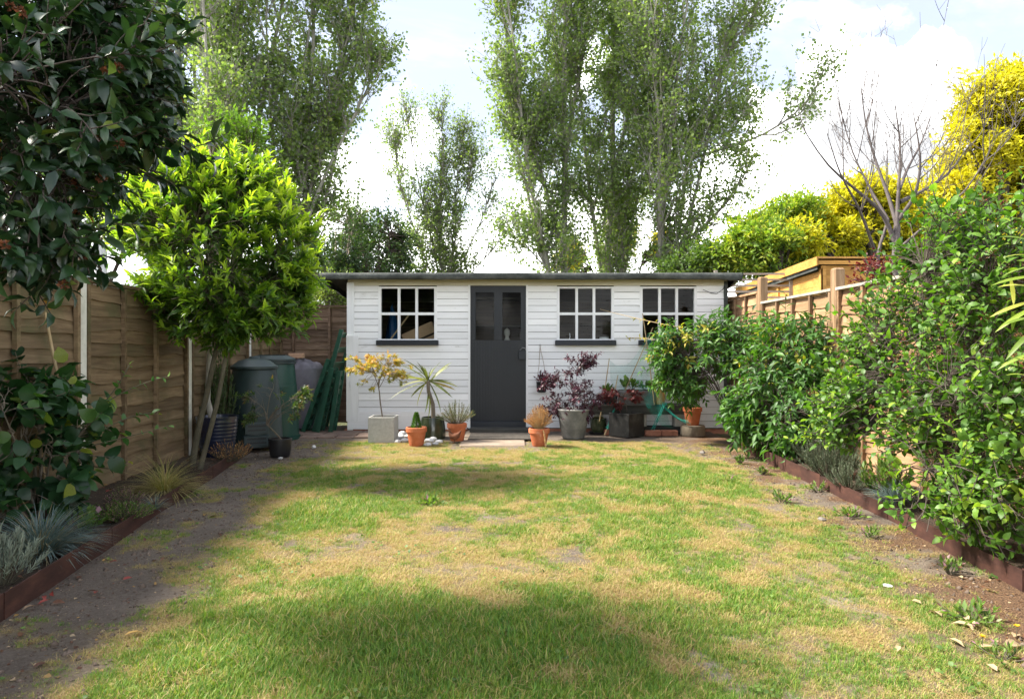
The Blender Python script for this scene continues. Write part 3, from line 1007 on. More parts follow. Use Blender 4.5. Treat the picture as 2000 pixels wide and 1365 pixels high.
def lawn_maps(x, y):
    """cover (how much grass grows), dryness 0..1"""
    n = fbm(x * 1.7, y * 1.7, 4, 3)
    n2 = fbm(x * 5.3, y * 5.3, 3, 21)
    lm = x - (left_edge(y) + 0.42 + 0.6 * (n - .5) + 0.4 * sstep(7, 8.4, y))
    rm = (right_edge(y) - 0.30 - 0.5 * sstep(6.5, 8.3, y)) - x + 0.35 * (n - .5)
    edge = np.minimum(sstep(-0.12, 0.38, lm), sstep(-0.08, 0.32, rm))
    cover = edge * (0.15 + 1.35 * n2) + (1 - edge) * 0.5 * sstep(0.52, 0.68, n2)
    cover = cover - 0.6 * blobs(BARE, x, y) * (0.6 + 0.8 * n2) + 0.35 * blobs(BLOB, x, y)
    cover = cover * sstep(8.7, 8.25, y + 0.25 * (n2 - .5)) * (1 - sstep(7.45, 7.95, y + 0.3 * (n2 - .5)) * sstep(0.75, 0.45, np.abs(x + 0.2)))
    dry = 0.30 + 0.7 * (fbm(x * 2.3 + 9, y * 2.3, 4, 31) - 0.5) + 0.26 * blobs(DRY, x, y) - 0.34 * blobs(BLOB, x, y)
    dry = dry + 1.5 * (fbm(x * 5.5, y * 4.5, 3, 133) - .5) + 1.3 * (fbm(x * 9, y * 8, 2, 139) - .5) + 0.22 * sstep(6.3, 7.8, y) + 0.18 * (1 - edge)
    worn = sstep(.60, .74, fbm(x * 3.7 + 3, y * 3.7, 4, 207))
    cover = cover - .5 * worn * (1 - np.clip(blobs(BLOB, x, y), 0, 1))
    return np.clip(cover, 0, 1.2), np.clip(dry + .25 * worn, 0, 1)


def lawn_z(x, y):
    return 0.012 + 0.030 * (fbm(x * 0.9, y * 0.9, 3, 77) - 0.5) + 0.010 * (fbm(x * 6, y * 6, 3, 79) - .5)


nx, ny = 150, 250
gx = np.linspace(-3.6, 2.75, nx)
gy = np.linspace(0.9, 10.2, ny)
X, Y = np.meshgrid(gx, gy)
Z = lawn_z(X, Y)
idx = np.arange(nx * ny).reshape(ny, nx)
F = np.stack([idx[:-1, :-1], idx[:-1, 1:], idx[1:, 1:], idx[1:, :-1]], -1).reshape(-1, 4)
cov, dry = lawn_maps(X.ravel(), Y.ravel())
straw = np.clip(cov * 1.1, 0, 1) * (0.45 + 0.55 * dry)
me = np_mesh('lawn', np.stack([X.ravel(), Y.ravel(), Z.ravel()], -1), F, straw, True)
a = me.attributes.new('pale', 'FLOAT', 'POINT')
a.data.foreach_set('value', np.clip(blobs(PALE, X.ravel(), Y.ravel()) * .6 - .1, 0, .5).astype(np.float32))
a = me.attributes.new('mulch', 'FLOAT', 'POINT')
rd = right_edge(Y.ravel()) - X.ravel()
ml = sstep(0.75, 0.25, rd) * sstep(0.42, 0.62, fbm(X.ravel() * 4, Y.ravel() * 4, 3, 55) + 0.25 * sstep(4.6, 3.2, Y.ravel()))
ml = np.maximum(ml, 0.7 * sstep(1.0, 0.6, rd) * sstep(7.0, 8.0, Y.ravel()) * fbm(X.ravel() * 9, Y.ravel() * 9, 2, 8))
a.data.foreach_set('value', np.clip(ml * 0.9, 0, 1).astype(np.float32))
tag(link('lawn', me, M['lawnsoil']), kind='structure')

# the rest of the garden floor towards the house
me = np_mesh('near_ground', [(-3.4, -6, .0), (3.1, -6, .0), (3.1, .9, .0), (-3.4, .9, .0)], np.array([[0, 1, 2, 3]]))
tag(link('near_ground', me, M['bedsoil']), kind='structure')


def bed(name, fin, fout, z0, y0, y1, seed):
    n, k = 120, 24
    ys = np.linspace(y0, y1, n)
    t = np.linspace(0, 1, k)
    xi = fin(ys)
    xo = fout(ys)
    Xb = xi[:, None] + (xo - xi)[:, None] * t[None]
    Yb = np.repeat(ys[:, None], k, 1)
    Zb = z0 + 0.05 * (fbm(Xb * 5, Yb * 5, 4, seed) - .4) + 0.03 * t[None]
    ix = np.arange(n * k).reshape(n, k)
    Fb = np.stack([ix[:-1, :-1], ix[:-1, 1:], ix[1:, 1:], ix[1:, :-1]], -1).reshape(-1, 4)
    tag(link(name, np_mesh(name, np.stack([Xb, Yb, Zb], -1).reshape(-1, 3), Fb, None, True), M['bedsoil']), kind='structure')


bed('left_bed', lambda d: left_edge(d) - 0.004, lambda d: left_fence(d) - 0.05, 0.065, 0.5, 8.0, 4)
bed('right_bed', lambda d: right_edge(d) + 0.004, lambda d: d * 0 + RFX + 0.03, 0.065, 0.5, 8.6, 5)
# concrete path in front of the door, paving beside the shed
mb = MB()
mb.cbox(-.62, .16, 7.95, 9.42, -.05, .036, .012)
tag(mb.build('path', M['path']), kind='structure')
rr = random.Random(5)
pv = thing('paving', None, None, (-2.4, 9.0, 0))
pv['kind'] = 'structure'
for i in range(7):
    for j in range(3):
        x0 = -3.2 + i * .235 + rr.uniform(-.01, .01)
        y0 = 8.72 + j * .24
        if x0 > -1.9 and j == 0:
            continue
        MB().cbox(x0, x0 + .222, y0, y0 + .228, -.03, .030 + rr.uniform(0, .008), .006).build('paving_slab', M['slab'], pv)

# ------------------------------------------------------------------ lawn grass (blades on geometry nodes)


def tuft(rng, n, h, r, tint_mu, tint_sd, lean, w=0.0028):
    pos = rng.normal(size=(n, 2)) * r
    ang = rng.random(n) * 6.283
    H = h * rng.uniform(0.45, 1.25, n)
    ln = np.abs(rng.normal(lean, 0.35, n)).clip(0.05, 2.2)
    k = 4
    V = np.zeros((n, k * 2 - 1, 3))
    fw = np.array([1.0, 0.95, 0.7, 0.0]) * w * 0.5
    dx, dy = np.cos(ang), np.sin(ang)
    th = np.zeros(n)
    p = np.stack([pos[:, 0], pos[:, 1], np.zeros(n)], -1)
    for s in range(k):
        if s > 0:
            th = ln * s / (k - 1)
            st = H / (k - 1)
            p = p + np.stack([dx * np.sin(th) * st, dy * np.sin(th) * st, np.cos(th) * st], -1)
        sd = np.stack([-dy, dx, np.zeros(n)], -1) * fw[s]
        if s < k - 1:
            V[:, 2 * s] = p - sd
            V[:, 2 * s + 1] = p + sd
        else:
            V[:, 2 * s] = p
    V[:, :, 2] = np.maximum(V[:, :, 2], 0.001)
    q = np.array([[0, 1, 3, 2], [2, 3, 5, 4]])
    t3 = np.array([[4, 5, 6]])
    off = (np.arange(n) * 7)[:, None, None]
    tint = np.repeat(np.clip(rng.normal(tint_mu, tint_sd, n), 0, 1), 7)
    return np_mesh('grass_tuft', V.reshape(-1, 3), [(q[None] + off).reshape(-1, 4), (t3[None] + off).reshape(-1, 3)], tint)


tuft_col = bpy.data.collections.new('grass_tufts')
trng = np.random.default_rng(3)
specs = [(30, .038, .020, .76, .17, .95), (30, .044, .022, .68, .19, 1.0), (28, .034, .024, .84, .14, 1.0), (32, .040, .018, .60, .22, 1.1),
         (28, .036, .028, .48, .25, 1.3), (28, .038, .028, .38, .25, 1.4), (26, .034, .030, .52, .25, 1.25),
         (26, .045, .034, .18, .16, 1.7), (24, .050, .034, .12, .13, 1.75), (26, .038, .032, .28, .20, 1.6),
         (40, .058, .028, .82, .12, 1.0), (36, .052, .034, .70, .2, 1.25), (14, .08, .05, .22, .2, 1.8)]
for i, s in enumerate(specs):
    tm = tuft(trng, s[0], s[1], s[2], s[3], s[4], s[5], .0026 if i < 10 else (.0032 if i < 12 else .0020))
    tm.materials.append(M['grass'])
    to = bpy.data.objects.new('tuft_%02d' % i, tm)
    tuft_col.objects.link(to)


def scatter(name, pts, vi, sc, rz, kind='stuff'):
    me = bpy.data.meshes.new(name)
    me.from_pydata([tuple(p) for p in pts], [], [])
    for nm, ty, val in (('vi', 'INT', vi), ('sc', 'FLOAT', sc), ('rz', 'FLOAT', rz)):
        at = me.attributes.new(nm, ty, 'POINT')
        at.data.foreach_set('value', np.asarray(val, dtype=np.int32 if ty == 'INT' else np.float32))
    o = link(name, me, M['grass'])
    o['kind'] = kind
    ng = bpy.data.node_groups.new(name, 'GeometryNodeTree')
    ng.interface.new_socket('Geometry', in_out='INPUT', socket_type='NodeSocketGeometry')
    ng.interface.new_socket('Geometry', in_out='OUTPUT', socket_type='NodeSocketGeometry')
    N = ng.nodes
    gi = N.new('NodeGroupInput')
    go = N.new('NodeGroupOutput')
    ip = N.new('GeometryNodeInstanceOnPoints')
    ci = N.new('GeometryNodeCollectionInfo')
    ci.inputs['Collection'].default_value = tuft_col
    ci.inputs['Separate Children'].default_value = True
    ci.inputs['Reset Children'].default_value = True

    def attr(nm, ty):
        q = N.new('GeometryNodeInputNamedAttribute')
        q.data_type = ty
        q.inputs['Name'].default_value = nm
        return q.outputs['Attribute']
    cx = N.new('ShaderNodeCombineXYZ')
    Lk = ng.links.new
    Lk(gi.outputs[0], ip.inputs['Points'])
    Lk(ci.outputs[0], ip.inputs['Instance'])
    ip.inputs['Pick Instance'].default_value = True
    Lk(attr('vi', 'INT'), ip.inputs['Instance Index'])
    Lk(attr('rz', 'FLOAT'), cx.inputs['Z'])
    Lk(cx.outputs[0], ip.inputs['Rotation'])
    Lk(attr('sc', 'FLOAT'), ip.inputs['Scale'])
    Lk(ip.outputs[0], go.inputs[0])
    md = o.modifiers.new('scatter', 'NODES')
    md.node_group = ng
    return o


grng = np.random.default_rng(8)
NB = 95000
# denser near the viewer
yy = 1.7 + (8.75 - 1.7) * grng.random(NB) ** 1.35
xx = grng.uniform(-2.9, 2.7, NB)
keep = (np.abs(xx) < yy * 0.78 + 0.15)
xx, yy = xx[keep], yy[keep]
cov, dry = lawn_maps(xx, yy)
keep = grng.random(len(xx)) < np.clip(cov * 1.05 - 0.06, 0, 1)
xx, yy, cov, dry = xx[keep], yy[keep], cov[keep], dry[keep]
u = grng.random(len(xx))
dj = dry + (u - .5) * .36
vi = np.where(dj < 0.37, grng.integers(0, 4, len(xx)), np.where(dj < 0.56, grng.integers(4, 7, len(xx)), grng.integers(7, 10, len(xx))))
sc = (0.42 + 0.26 * cov + 0.40 * blobs(BLOB, xx, yy)) * grng.uniform(.75, 1.2, len(xx)) * np.where(vi > 6, .95, 1.0)
sc = np.clip(sc, .4, 1.45) * np.interp(yy, [2, 4, 7], [.74, .92, 1.1]) * np.exp(grng.normal(size=len(xx)) * .16)
cl_ = vnoise(xx * 4.3, yy * 4.3, 301) * vnoise(xx * 11, yy * 11, 305)
big = (grng.random(len(xx)) < .09 * sstep(.42, .62, cl_)) & (dj < .55)
vi = np.where(big, grng.integers(10, 12, len(xx)), vi)
vi = np.where((grng.random(len(xx)) < .014) & ~big, 12, vi)
# flattened straw lying everywhere between the living tufts
ns_ = 15000
xs_ = grng.uniform(-2.7, 2.5, ns_)
ys_ = 1.8 + 6.6 * grng.random(ns_) ** 1.35
cv_, dr_ = lawn_maps(xs_, ys_)
ed_ = np.minimum(sstep(.0, .5, xs_ - left_edge(ys_) - .45 * fbm(xs_ * 3, ys_ * 3, 2, 88) - .2), sstep(.1, .5, right_edge(ys_) - xs_))
kk_ = grng.random(ns_) < ed_ * (.35 + .65 * dr_)
xs_, ys_ = xs_[kk_], ys_[kk_]
xx = np.concatenate([xx, xs_])
yy = np.concatenate([yy, ys_])
vi = np.concatenate([vi, grng.integers(7, 10, len(xs_))])
sc = np.concatenate([sc, grng.uniform(.3, .75, len(xs_))])
scatter('lawn_grass', np.stack([xx, yy, lawn_z(xx, yy) - .003], -1), vi, sc, grng.random(len(xx)) * 6.28)

# clover and small broad leaves growing through the turf
nc = 16000
xc_ = grng.uniform(-2.4, 2.4, nc)
yc_ = 1.9 + 6.0 * grng.random(nc) ** 1.2
cvc, drc = lawn_maps(xc_, yc_)
pc_ = sstep(.50, .66, fbm(xc_ * 2.6 + 5, yc_ * 2.6, 3, 411)) * sstep(.45, .7, vnoise(xc_ * 13, yc_ * 13, 415))
kc_ = (grng.random(nc) < pc_) & (cvc > .25)
xc_, yc_ = xc_[kc_], yc_[kc_]
nc = len(xc_)
Lc = grng.uniform(.009, .022, nc)
Dc = unit(np.stack([grng.normal(size=nc), grng.normal(size=nc), grng.uniform(-.1, .5, nc)], -1))
Nc = unit(np.stack([grng.normal(size=nc) * .35, grng.normal(size=nc) * .35, np.ones(nc)], -1))
tag(link('lawn_clover', leaf_mesh('lawn_clover', np.stack([xc_, yc_, lawn_z(xc_, yc_) + grng.uniform(.006, .028, nc)], -1), Dc, Nc, Lc, Lc * .85, grng.uniform(.2, .85, nc), OVAL), M['herb']), kind='stuff')

# ------------------------------------------------------------------ the shed
SD = 9.5
KS = SD / FPX


def sx(px):
    return (px - 1000) * KS


def sz(py):
    return EYE - (py - 682.5) * KS


shed = thing('garden_shed', 'low white weatherboarded garden shed with flat dark felt roof across the garden end', 'shed', (0.35, 9.5, 0))
rs = random.Random(2)
XL, XR = sx(680), sx(1418)
wins = [(sx(741), sx(852)), (sx(1089), sx(1197.5)), (sx(1251), sx(1359))]
WZ0, WZ1 = sz(665), sz(560)
DX0, DX1 = sx(915.5), sx(1030.5)


def weatherboard(x0, x1, z0, z1, name='board'):
    mb = MB()
    n = max(2, int((x1 - x0) / .35))
    V = []
    F = []
    a = rs.uniform(-.0015, .0015)
    for i in range(n + 1):
        x = x0 + (x1 - x0) * i / n
        w = rs.uniform(-.0012, .0012)
        e = rs.uniform(-.0012, .0012)
        V += [(x, 9.487 + w, z0 + a + e + .003), (x, 9.492 + w, z1 - .003), (x, 9.512, z1 - .003), (x, 9.512, z0 + .003)]
    for i in range(n):
        b = i * 4
        F += [(b, b + 4, b + 5, b + 1), (b + 1, b + 5, b + 6, b + 2), (b + 3, b + 7, b + 4, b), (b + 2, b + 6, b + 7, b + 3)]
    F += [(0, 1, 2, 3), (n * 4 + 3, n * 4 + 2, n * 4 + 1, n * 4)]
    mb.add(V, F)
    return mb.build(name, M['white'], shed)


rows = []
zt = WZ0 - .065
nlow = 12
ph = (zt - .06) / nlow
rows += [(.06 + i * ph, .06 + (i + 1) * ph, False) for i in range(nlow)]
nup = 9
pu = (sz(558) - zt) / nup
rows += [(zt + i * pu, zt + (i + 1) * pu, True) for i in range(nup)]
for z0, z1, up in rows:
    segs = [(XL + .02, DX0), (DX1, XR - .01)]
    if up:
        segs = [(XL + .02, wins[0][0] - .01), (wins[0][1] + .01, DX0), (DX1, wins[1][0] - .01), (wins[1][1] + .01, wins[2][0] - .01), (wins[2][1] + .01, XR - .01)]
    for a_, b_ in segs:
        if not up and b_ - a_ > 2.5 and rs.random() < .45:
            c_ = a_ + (b_ - a_) * rs.uniform(.3, .7)
            weatherboard(a_, c_ - .001, z0, z1)
            weatherboard(c_ + .001, b_, z0, z1)
        else:
            weatherboard(a_, b_, z0, z1)
# frieze, corner boards, skirting, trims
MB().box(XL, XR, 9.478, 9.50, sz(558), 2.125).build('frieze_board', M['cream'], shed)
MB().box(XL - .012, XL + .085, 9.474, 9.52, sz(655), 2.08).build('corner_board', M['white_v'], shed)
MB().box(XL - .016, XL + .150, 9.458, 9.4735, sz(822), sz(655)).build('corner_board', M['white_v'], shed, label='wide flat white board covering the lower left corner')
MB().box(XL - .006, XL + .07, 9.4755, 9.52, .03, sz(655)).build('corner_board', M['white_v'], shed)
MB().box(XL - .004, DX0 - .03, 9.466, 9.486, .045, sz(803)).build('skirting_board', M['white'], shed)
MB().box(XR - .035, XR + .018, 9.476, 9.52, .03, 2.10).build('corner_board', M['felt'], shed, label='blackened right corner board')
for x0, x1 in ((DX0 - .006, DX0 + .022), (DX1 - .022, DX1 + .006)):
    MB().box(x0, x1, 9.474, 9.56, .06, sz(557)).build('door_trim', M['white_v'], shed)
MB().cbox(XL - .05, XR + .02, 9.482, 9.60, -.05, .047, .006).build('base_kerb', M['brick'], shed)


def window(x0, x1):
    fr = MB()
    w = .026
    y0, y1 = 9.482, 9.55
    fr.box(x0 - .012, x0 + w, y0, y1, WZ0 - .01, WZ1)
    fr.box(x1 - w, x1 + .012, y0, y1, WZ0 - .01, WZ1)
    fr.box(x0 + w, x1 - w, y0 + .002, y1, WZ1 - w, WZ1)
    fr.box(x0 + w, x1 - w, y0 + .002, y1, WZ0 - .01, WZ0 + w * .8)
    f = fr.build('window', M['white_v'], shed)
    iw = (x1 - x0 - 2 * w)
    ih = (WZ1 - w) - (WZ0 + w * .8)
    m = .036
    for k in (1, 2):
        xc = x0 + w + iw * k / 3
        MB().box(xc - m / 2, xc + m / 2, 9.496, 9.545, WZ0 + w * .8, WZ1 - w).build('glazing_bar', M['white_v'], f)
    zc_ = WZ0 + w * .8 + ih / 2
    for k in range(3):
        xa = x0 + w + iw * k / 3 + (m / 2 if k else 0)
        xb = x0 + w + iw * (k + 1) / 3 - (m / 2 if k < 2 else 0)
        MB().box(xa, xb, 9.498, 9.543, zc_ - m / 2, zc_ + m / 2).build('glazing_bar', M['white_v'], f)
        for za, zb in ((WZ0 + w * .8, zc_ - m / 2), (zc_ + m / 2, WZ1 - w)):
            tl = rs.uniform(-.004, .004)
            q = MB()
            q.add([(xa, 9.524 + tl, za), (xb, 9.524 - tl, za), (xb, 9.524 - tl, zb), (xa, 9.524 + tl, zb)], [(0, 1, 2, 3)])
            q.build('pane', M['glass'], f)
    sm = MB().cbox(x0 - .035, x1 + .035, 9.425, 9.53, WZ0 - .068, WZ0 + .004, .008)
    sm.build('sill', M['navy_h'], f)


for a_, b_ in wins:
    window(a_, b_)

# door: a dark frame with two panes over a grooved panel
dm = MB()
d0, d1 = DX0 + .022, DX1 - .022
dy0, dy1 = 9.502, 9.548
pz0, pz1 = sz(664), sz(571)
dm.box(d0, sx(929), dy0, dy1, pz0, sz(558))
dm.box(sx(1017), d1, dy0, dy1, pz0, sz(558))
dm.box(sx(929), sx(1017), dy0 + .001, dy1, pz1, sz(558))
dm.box(sx(965), sx(981), dy0 + .002, dy1, pz0, pz1)
door = dm.build('door', M['navy'], shed)
gm = MB()
ng_ = 20
for i in range(ng_):
    a_ = d0 + (d1 - d0) * i / ng_
    b_ = d0 + (d1 - d0) * (i + 1) / ng_
    gm.box(a_ + .0018, b_ - .0018, 9.495, 9.540, sz(822), pz0 - .004)
gm.box(d0, d1, 9.503, 9.545, sz(822), pz0 - .002)
gm.build('door_panel', M['navy'], door)
MB().cbox(d0 + .004, d1 - .004, 9.478, 9.54, .062, sz(822) - .003, .01).build('kick_board', M['navy_h'], door, label='scuffed grey blue weather bar at the foot of the door')
for a_, b_ in ((sx(929), sx(965)), (sx(981), sx(1017))):
    MB().add([(a_, 9.525, pz0), (b_, 9.527, pz0), (b_, 9.527, pz1), (a_, 9.525, pz1)], [(0, 1, 2, 3)]).build('pane', M['glass'], door)
MB().cbox(sx(1013), sx(1027), 9.44, 9.497, sz(701), sz(686), .004).build('lock_box', M['navy_h'], door)
hp = MB()
hp.tube([(sx(1016), 9.47, sz(684)), (sx(1020), 9.45, sz(679)), (sx(1026), 9.46, sz(680)), (sx(1027), 9.49, sz(684))], .006, 6)
hp.build('handle', M['metal_grey'], door)
MB().lathe([(.007, 0), (.007, .004)], (0, 0, 0), 10).build('spy_hole', M['white_plastic'], door).matrix_basis = Matrix.Translation(Vector((sx(974.5) - .35, -.003, sz(723)))) @ Matrix.Rotation(math.radians(90), 4, 'X')
MB().cbox(d0 - .03, d1 + .03, 9.42, 9.56, .037, .058, .005).build('threshold', M['sleeper'], shed)

# shell behind the boards
BY = 11.6
for x0, x1 in ((XL, XL + .03), (XR - .03, XR)):
    ya, yb = 9.522, BY
    MB().add([(x0, ya, .02), (x1, ya, .02), (x1, yb, .02), (x0, yb, .02), (x0, ya, 2.115), (x1, ya, 2.115), (x1, yb, 1.962), (x0, yb, 1.962)],
             [(3, 2, 1, 0), (4, 5, 6, 7), (0, 1, 5, 4), (1, 2, 6, 5), (2, 3, 7, 6), (3, 0, 4, 7)]).build('side_wall', M['sleeper'], shed)
# dark lining right behind the weatherboards
for x0, x1, z0, z1 in ((XL + .03, wins[0][0], .05, 2.1), (wins[0][1], DX0 + .005, .05, 2.1), (DX1 - .005, wins[1][0], .05, 2.1), (wins[1][1], wins[2][0], .05, 2.1), (wins[2][1], XR - .03, .05, 2.1),
                       (wins[0][0], wins[0][1], .05, WZ0), (wins[1][0], wins[1][1], .05, WZ0), (wins[2][0], wins[2][1], .05, WZ0)):
    MB().box(x0, x1, 9.513, 9.521, z0, z1).build('lining', M['inside'], shed)
MB().box(XL + .03, XR - .03, BY - .03, BY, .02, 1.95).build('rear_wall', M['inside'], shed)
MB().box(XL + .03, XR - .03, 9.58, BY - .03, .0, .045).build('floor', M['inside'], shed)
for i in range(7):
    z = .25 + i * .26
    MB().box(XL + .04, XR - .04, BY - .045, BY - .0305, z, z + .012).build('rail', M['sleeper'], shed)


def zroof(y):
    return 2.185 - (y - 9.18) * 0.075


# roof: timber deck, felt wrapped over the edges
RX0, RX1 = -2.60, 3.10
dk = MB()
V = [(RX0 + .03, 9.22, zroof(9.22) - .045), (RX1 - .03, 9.22, zroof(9.22) - .045), (RX1 - .03, 11.85, zroof(11.85) - .045), (RX0 + .03, 11.85, zroof(11.85) - .045)]
V += [(x, y, z + .035) for x, y, z in V]
dk.add(V, [(3, 2, 1, 0), (4, 5, 6, 7), (0, 1, 5, 4), (1, 2, 6, 5), (2, 3, 7, 6), (3, 0, 4, 7)])
roof = dk.build('roof', M['sleeper'], shed)
n = 90
xs = np.linspace(RX0, RX1, n)
prof = [(9.240, -.080), (9.205, -.088), (9.182, -.075), (9.174, -.040), (9.180, -.010), (9.215, .002), (9.6, .003), (10.4, .004), (11.88, .004), (11.90, -.06)]
V = np.zeros((n, len(prof), 3))
for k, (y, dz) in enumerate(prof):
    w = (fbm(xs * 2.2, xs * 0 + k * .35, 3, 41) - .5)
    lip = 1.0 if k < 4 else 0.25
    V[:, k, 0] = xs
    V[:, k, 1] = y + lip * .035 * w
    V[:, k, 2] = zroof(max(y, 9.18)) + dz + lip * (.030 * w + .012 * (fbm(xs * 7, xs * 0 + k * .2, 2, 43) - .5)) - (.018 * np.exp(-((xs - RX1) / .25) ** 2) if k < 4 else 0)
ix = np.arange(n * len(prof)).reshape(n, -1)
F = np.stack([ix[:-1, :-1], ix[1:, :-1], ix[1:, 1:], ix[:-1, 1:]], -1).reshape(-1, 4)
fo = link('roofing_felt', np_mesh('roofing_felt', V.reshape(-1, 3) - np.array((0.35, 9.5, 0)), F, None, True), M['felt'], roof)
for side, xe in ((-1, RX0), (1, RX1)):
    m_ = 40
    ys = np.linspace(9.18, 11.9, m_)
    pr = [(0.0, .002), (side * .012, -.012), (side * .014, -.06), (side * .0, -.115), (-side * .05, -.135)]
    V = np.zeros((m_, len(pr), 3))
    for k, (dx, dz) in enumerate(pr):
        w = (fbm(ys * 2.6, ys * 0 + k * .4 + side, 3, 61) - .5)
        V[:, k, 0] = xe + dx + .03 * w * (k > 1)
        V[:, k, 1] = ys
        V[:, k, 2] = zroof(ys) + dz * (0.55 + .45 * sstep(9.2, 9.7, ys)) + .05 * w * (k > 1)
    ix = np.arange(m_ * len(pr)).reshape(m_, -1)
    F = np.stack([ix[:-1, :-1], ix[1:, :-1], ix[1:, 1:], ix[:-1, 1:]], -1).reshape(-1, 4)
    link('felt_edge', np_mesh('felt_edge', V.reshape(-1, 3) - np.array((0.35, 9.5, 0)), F, None, True), M['felt'], roof)
# thin black cable under the right eave
cb = MB()
cb.tube([(sx(1372), 9.470, sz(566)), (sx(1385), 9.462, sz(572)), (sx(1398), 9.462, sz(574)), (sx(1410), 9.468, sz(566)), (sx(1414), 9.466, sz(560))], .004, 5)
cb.build('cable', M['blackplastic'], shed)

# things seen through the panes
b = thing('cardboard_box', 'brown cardboard box leaning behind the left shed window', 'box', (sx(818), 9.95, 0))
q = MB()
Mx = Matrix.Translation(Vector((sx(815), 9.95, sz(668)))) @ Matrix.Rotation(math.radians(-24), 4, 'Y')
q.cbox(-.22, .26, -.05, .12, -.12, .22, .005, Mx)
q.build('carton', M['card'], b)
q = MB()
q.box(-.20, .24, -.0545, -.0515, .03, .06, Mx)
q.build('flap_seam', M['inside'], b)
q = MB().bar((sx(752), 9.75, sz(668)), (sx(793), 9.8, sz(612)), .05, .02)
o = q.build('timber_batten', M['cane'], None, origin=(sx(752), 9.75, sz(668)))
tag(o, 'pale timber batten leaning inside the left shed window', 'batten')


def rumpled(name, c, r, mat, seed, lab, cat):
    V = []
    F = []
    nu, nv = 22, 14
    r_ = np.random.default_rng(seed)
    for i in range(nv):
        for j in range(nu):
            t = math.pi * i / (nv - 1)
            a = 2 * math.pi * j / nu
            k = 1 + .22 * (fbm(np.array([2.0 + 2.5 * math.cos(a)]), np.array([i * .4 + 2 * math.sin(a)]), 3, seed)[0] - .5) * 2
            V.append((c[0] + r[0] * k * math.sin(t) * math.cos(a), c[1] + r[1] * k * math.sin(t) * math.sin(a), c[2] + r[2] * k * math.cos(t)))
    for i in range(nv - 1):
        for j in range(nu):
            F.append((i * nu + j, i * nu + (j + 1) % nu, (i + 1) * nu + (j + 1) % nu, (i + 1) * nu + j))
    o = MB().add(V, F).build(name, mat, None, 60, origin=c)
    return tag(o, lab, cat)


rumpled('blue_tarpaulin', (sx(838), 10.25, .95), (.28, .2, .55), M['bluetarp'], 4, 'rumpled blue plastic sheet behind the box at the left window', 'tarpaulin')
rumpled('blue_sack', (sx(752), 10.1, .85), (.12, .15, .85), M['bluetarp'], 6, 'tall blue plastic sack at the edge of the left window', 'sack')
wb = thing('workbench', 'dark workbench inside the shed behind the middle window', 'workbench', (sx(1150), 10.0, 0))
MB().box(sx(1040), sx(1390), 9.62, 10.2, .94, .98).build('top', M['inside'], wb)
for x in (sx(1050), sx(1380)):
    for y in (9.66, 10.14):
        MB().box(x - .03, x + .03, y - .03, y + .03, .045, .94).build('leg', M['inside'], wb)
pt = MB().lathe([(.045, 0), (.062, .01), (.07, .07), (.066, .115), (.058, .115), (.055, .09)], (sx(1183), 9.66, .98 + .23), 20)
o = pt.build('white_pot', M['ceramic'], None, 40, origin=(sx(1183), 9.66, 1.21))
tag(o, 'small white textured pot standing inside the middle shed window', 'pot')
sh = MB().box(sx(1092), sx(1200), 9.57, 9.75, 1.185, 1.209)
tag(sh.build('window_shelf', M['inside'], None, origin=(sx(1146), 9.66, 1.19)), 'narrow dark shelf inside the middle shed window', 'shelf')
rk = thing('wire_rack', 'white wire rack inside the middle shed window', 'rack', (sx(1107), 9.7, 1.21))
for z in (1.255, 1.285):
    MB().tube([(sx(1092), 9.70, z), (sx(1122), 9.70, z)], .006, 6).build('rail', M['white_plastic'], rk)
for x in (sx(1094), sx(1120)):
    MB().tube([(x, 9.70, 1.21), (x, 9.70, 1.29)], .005, 6).build('leg', M['white_plastic'], rk)
MB().tube([(sx(1114), 9.71, 1.285), (sx(1116), 9.71, 1.33), (sx(1115), 9.71, 1.38)], .006, 6).build('hook', M['white_plastic'], rk)
sc_ = MB().lathe([(.02, 0), (.055, .02), (.075, .16), (.05, .27), (.025, .33), (.045, .38), (.04, .43), (.01, .46)], (sx(990), 9.95, .045), 16)
o = sc_.build('stoneware_jar', M['concrete'], None, 40, origin=(sx(990), 9.95, .045))
o.location.z = 1.0
tag(o, 'pale bottle shaped jar seen through the right door pane', 'jar')
cr = thing('storage_shelf', 'brown shelf unit seen through the door panes', 'shelf', (sx(985), 10.4, .045))
for z in (.5, .98, 1.5, 1.9):
    MB().box(sx(915), sx(1060), 9.85, 10.45, z - .02, z).build('shelf_board', M['sleeper'], cr)
for x in (sx(912), sx(1060)):
    MB().box(x, x + .03, 9.85, 10.45, .045, 1.95).build('upright', M['sleeper'], cr)
MB().box(sx(915), sx(1060), 10.452, 10.48, .045, 1.9).build('back_panel', M['inside'], cr)

# ------------------------------------------------------------------ fences
plank_v = {}


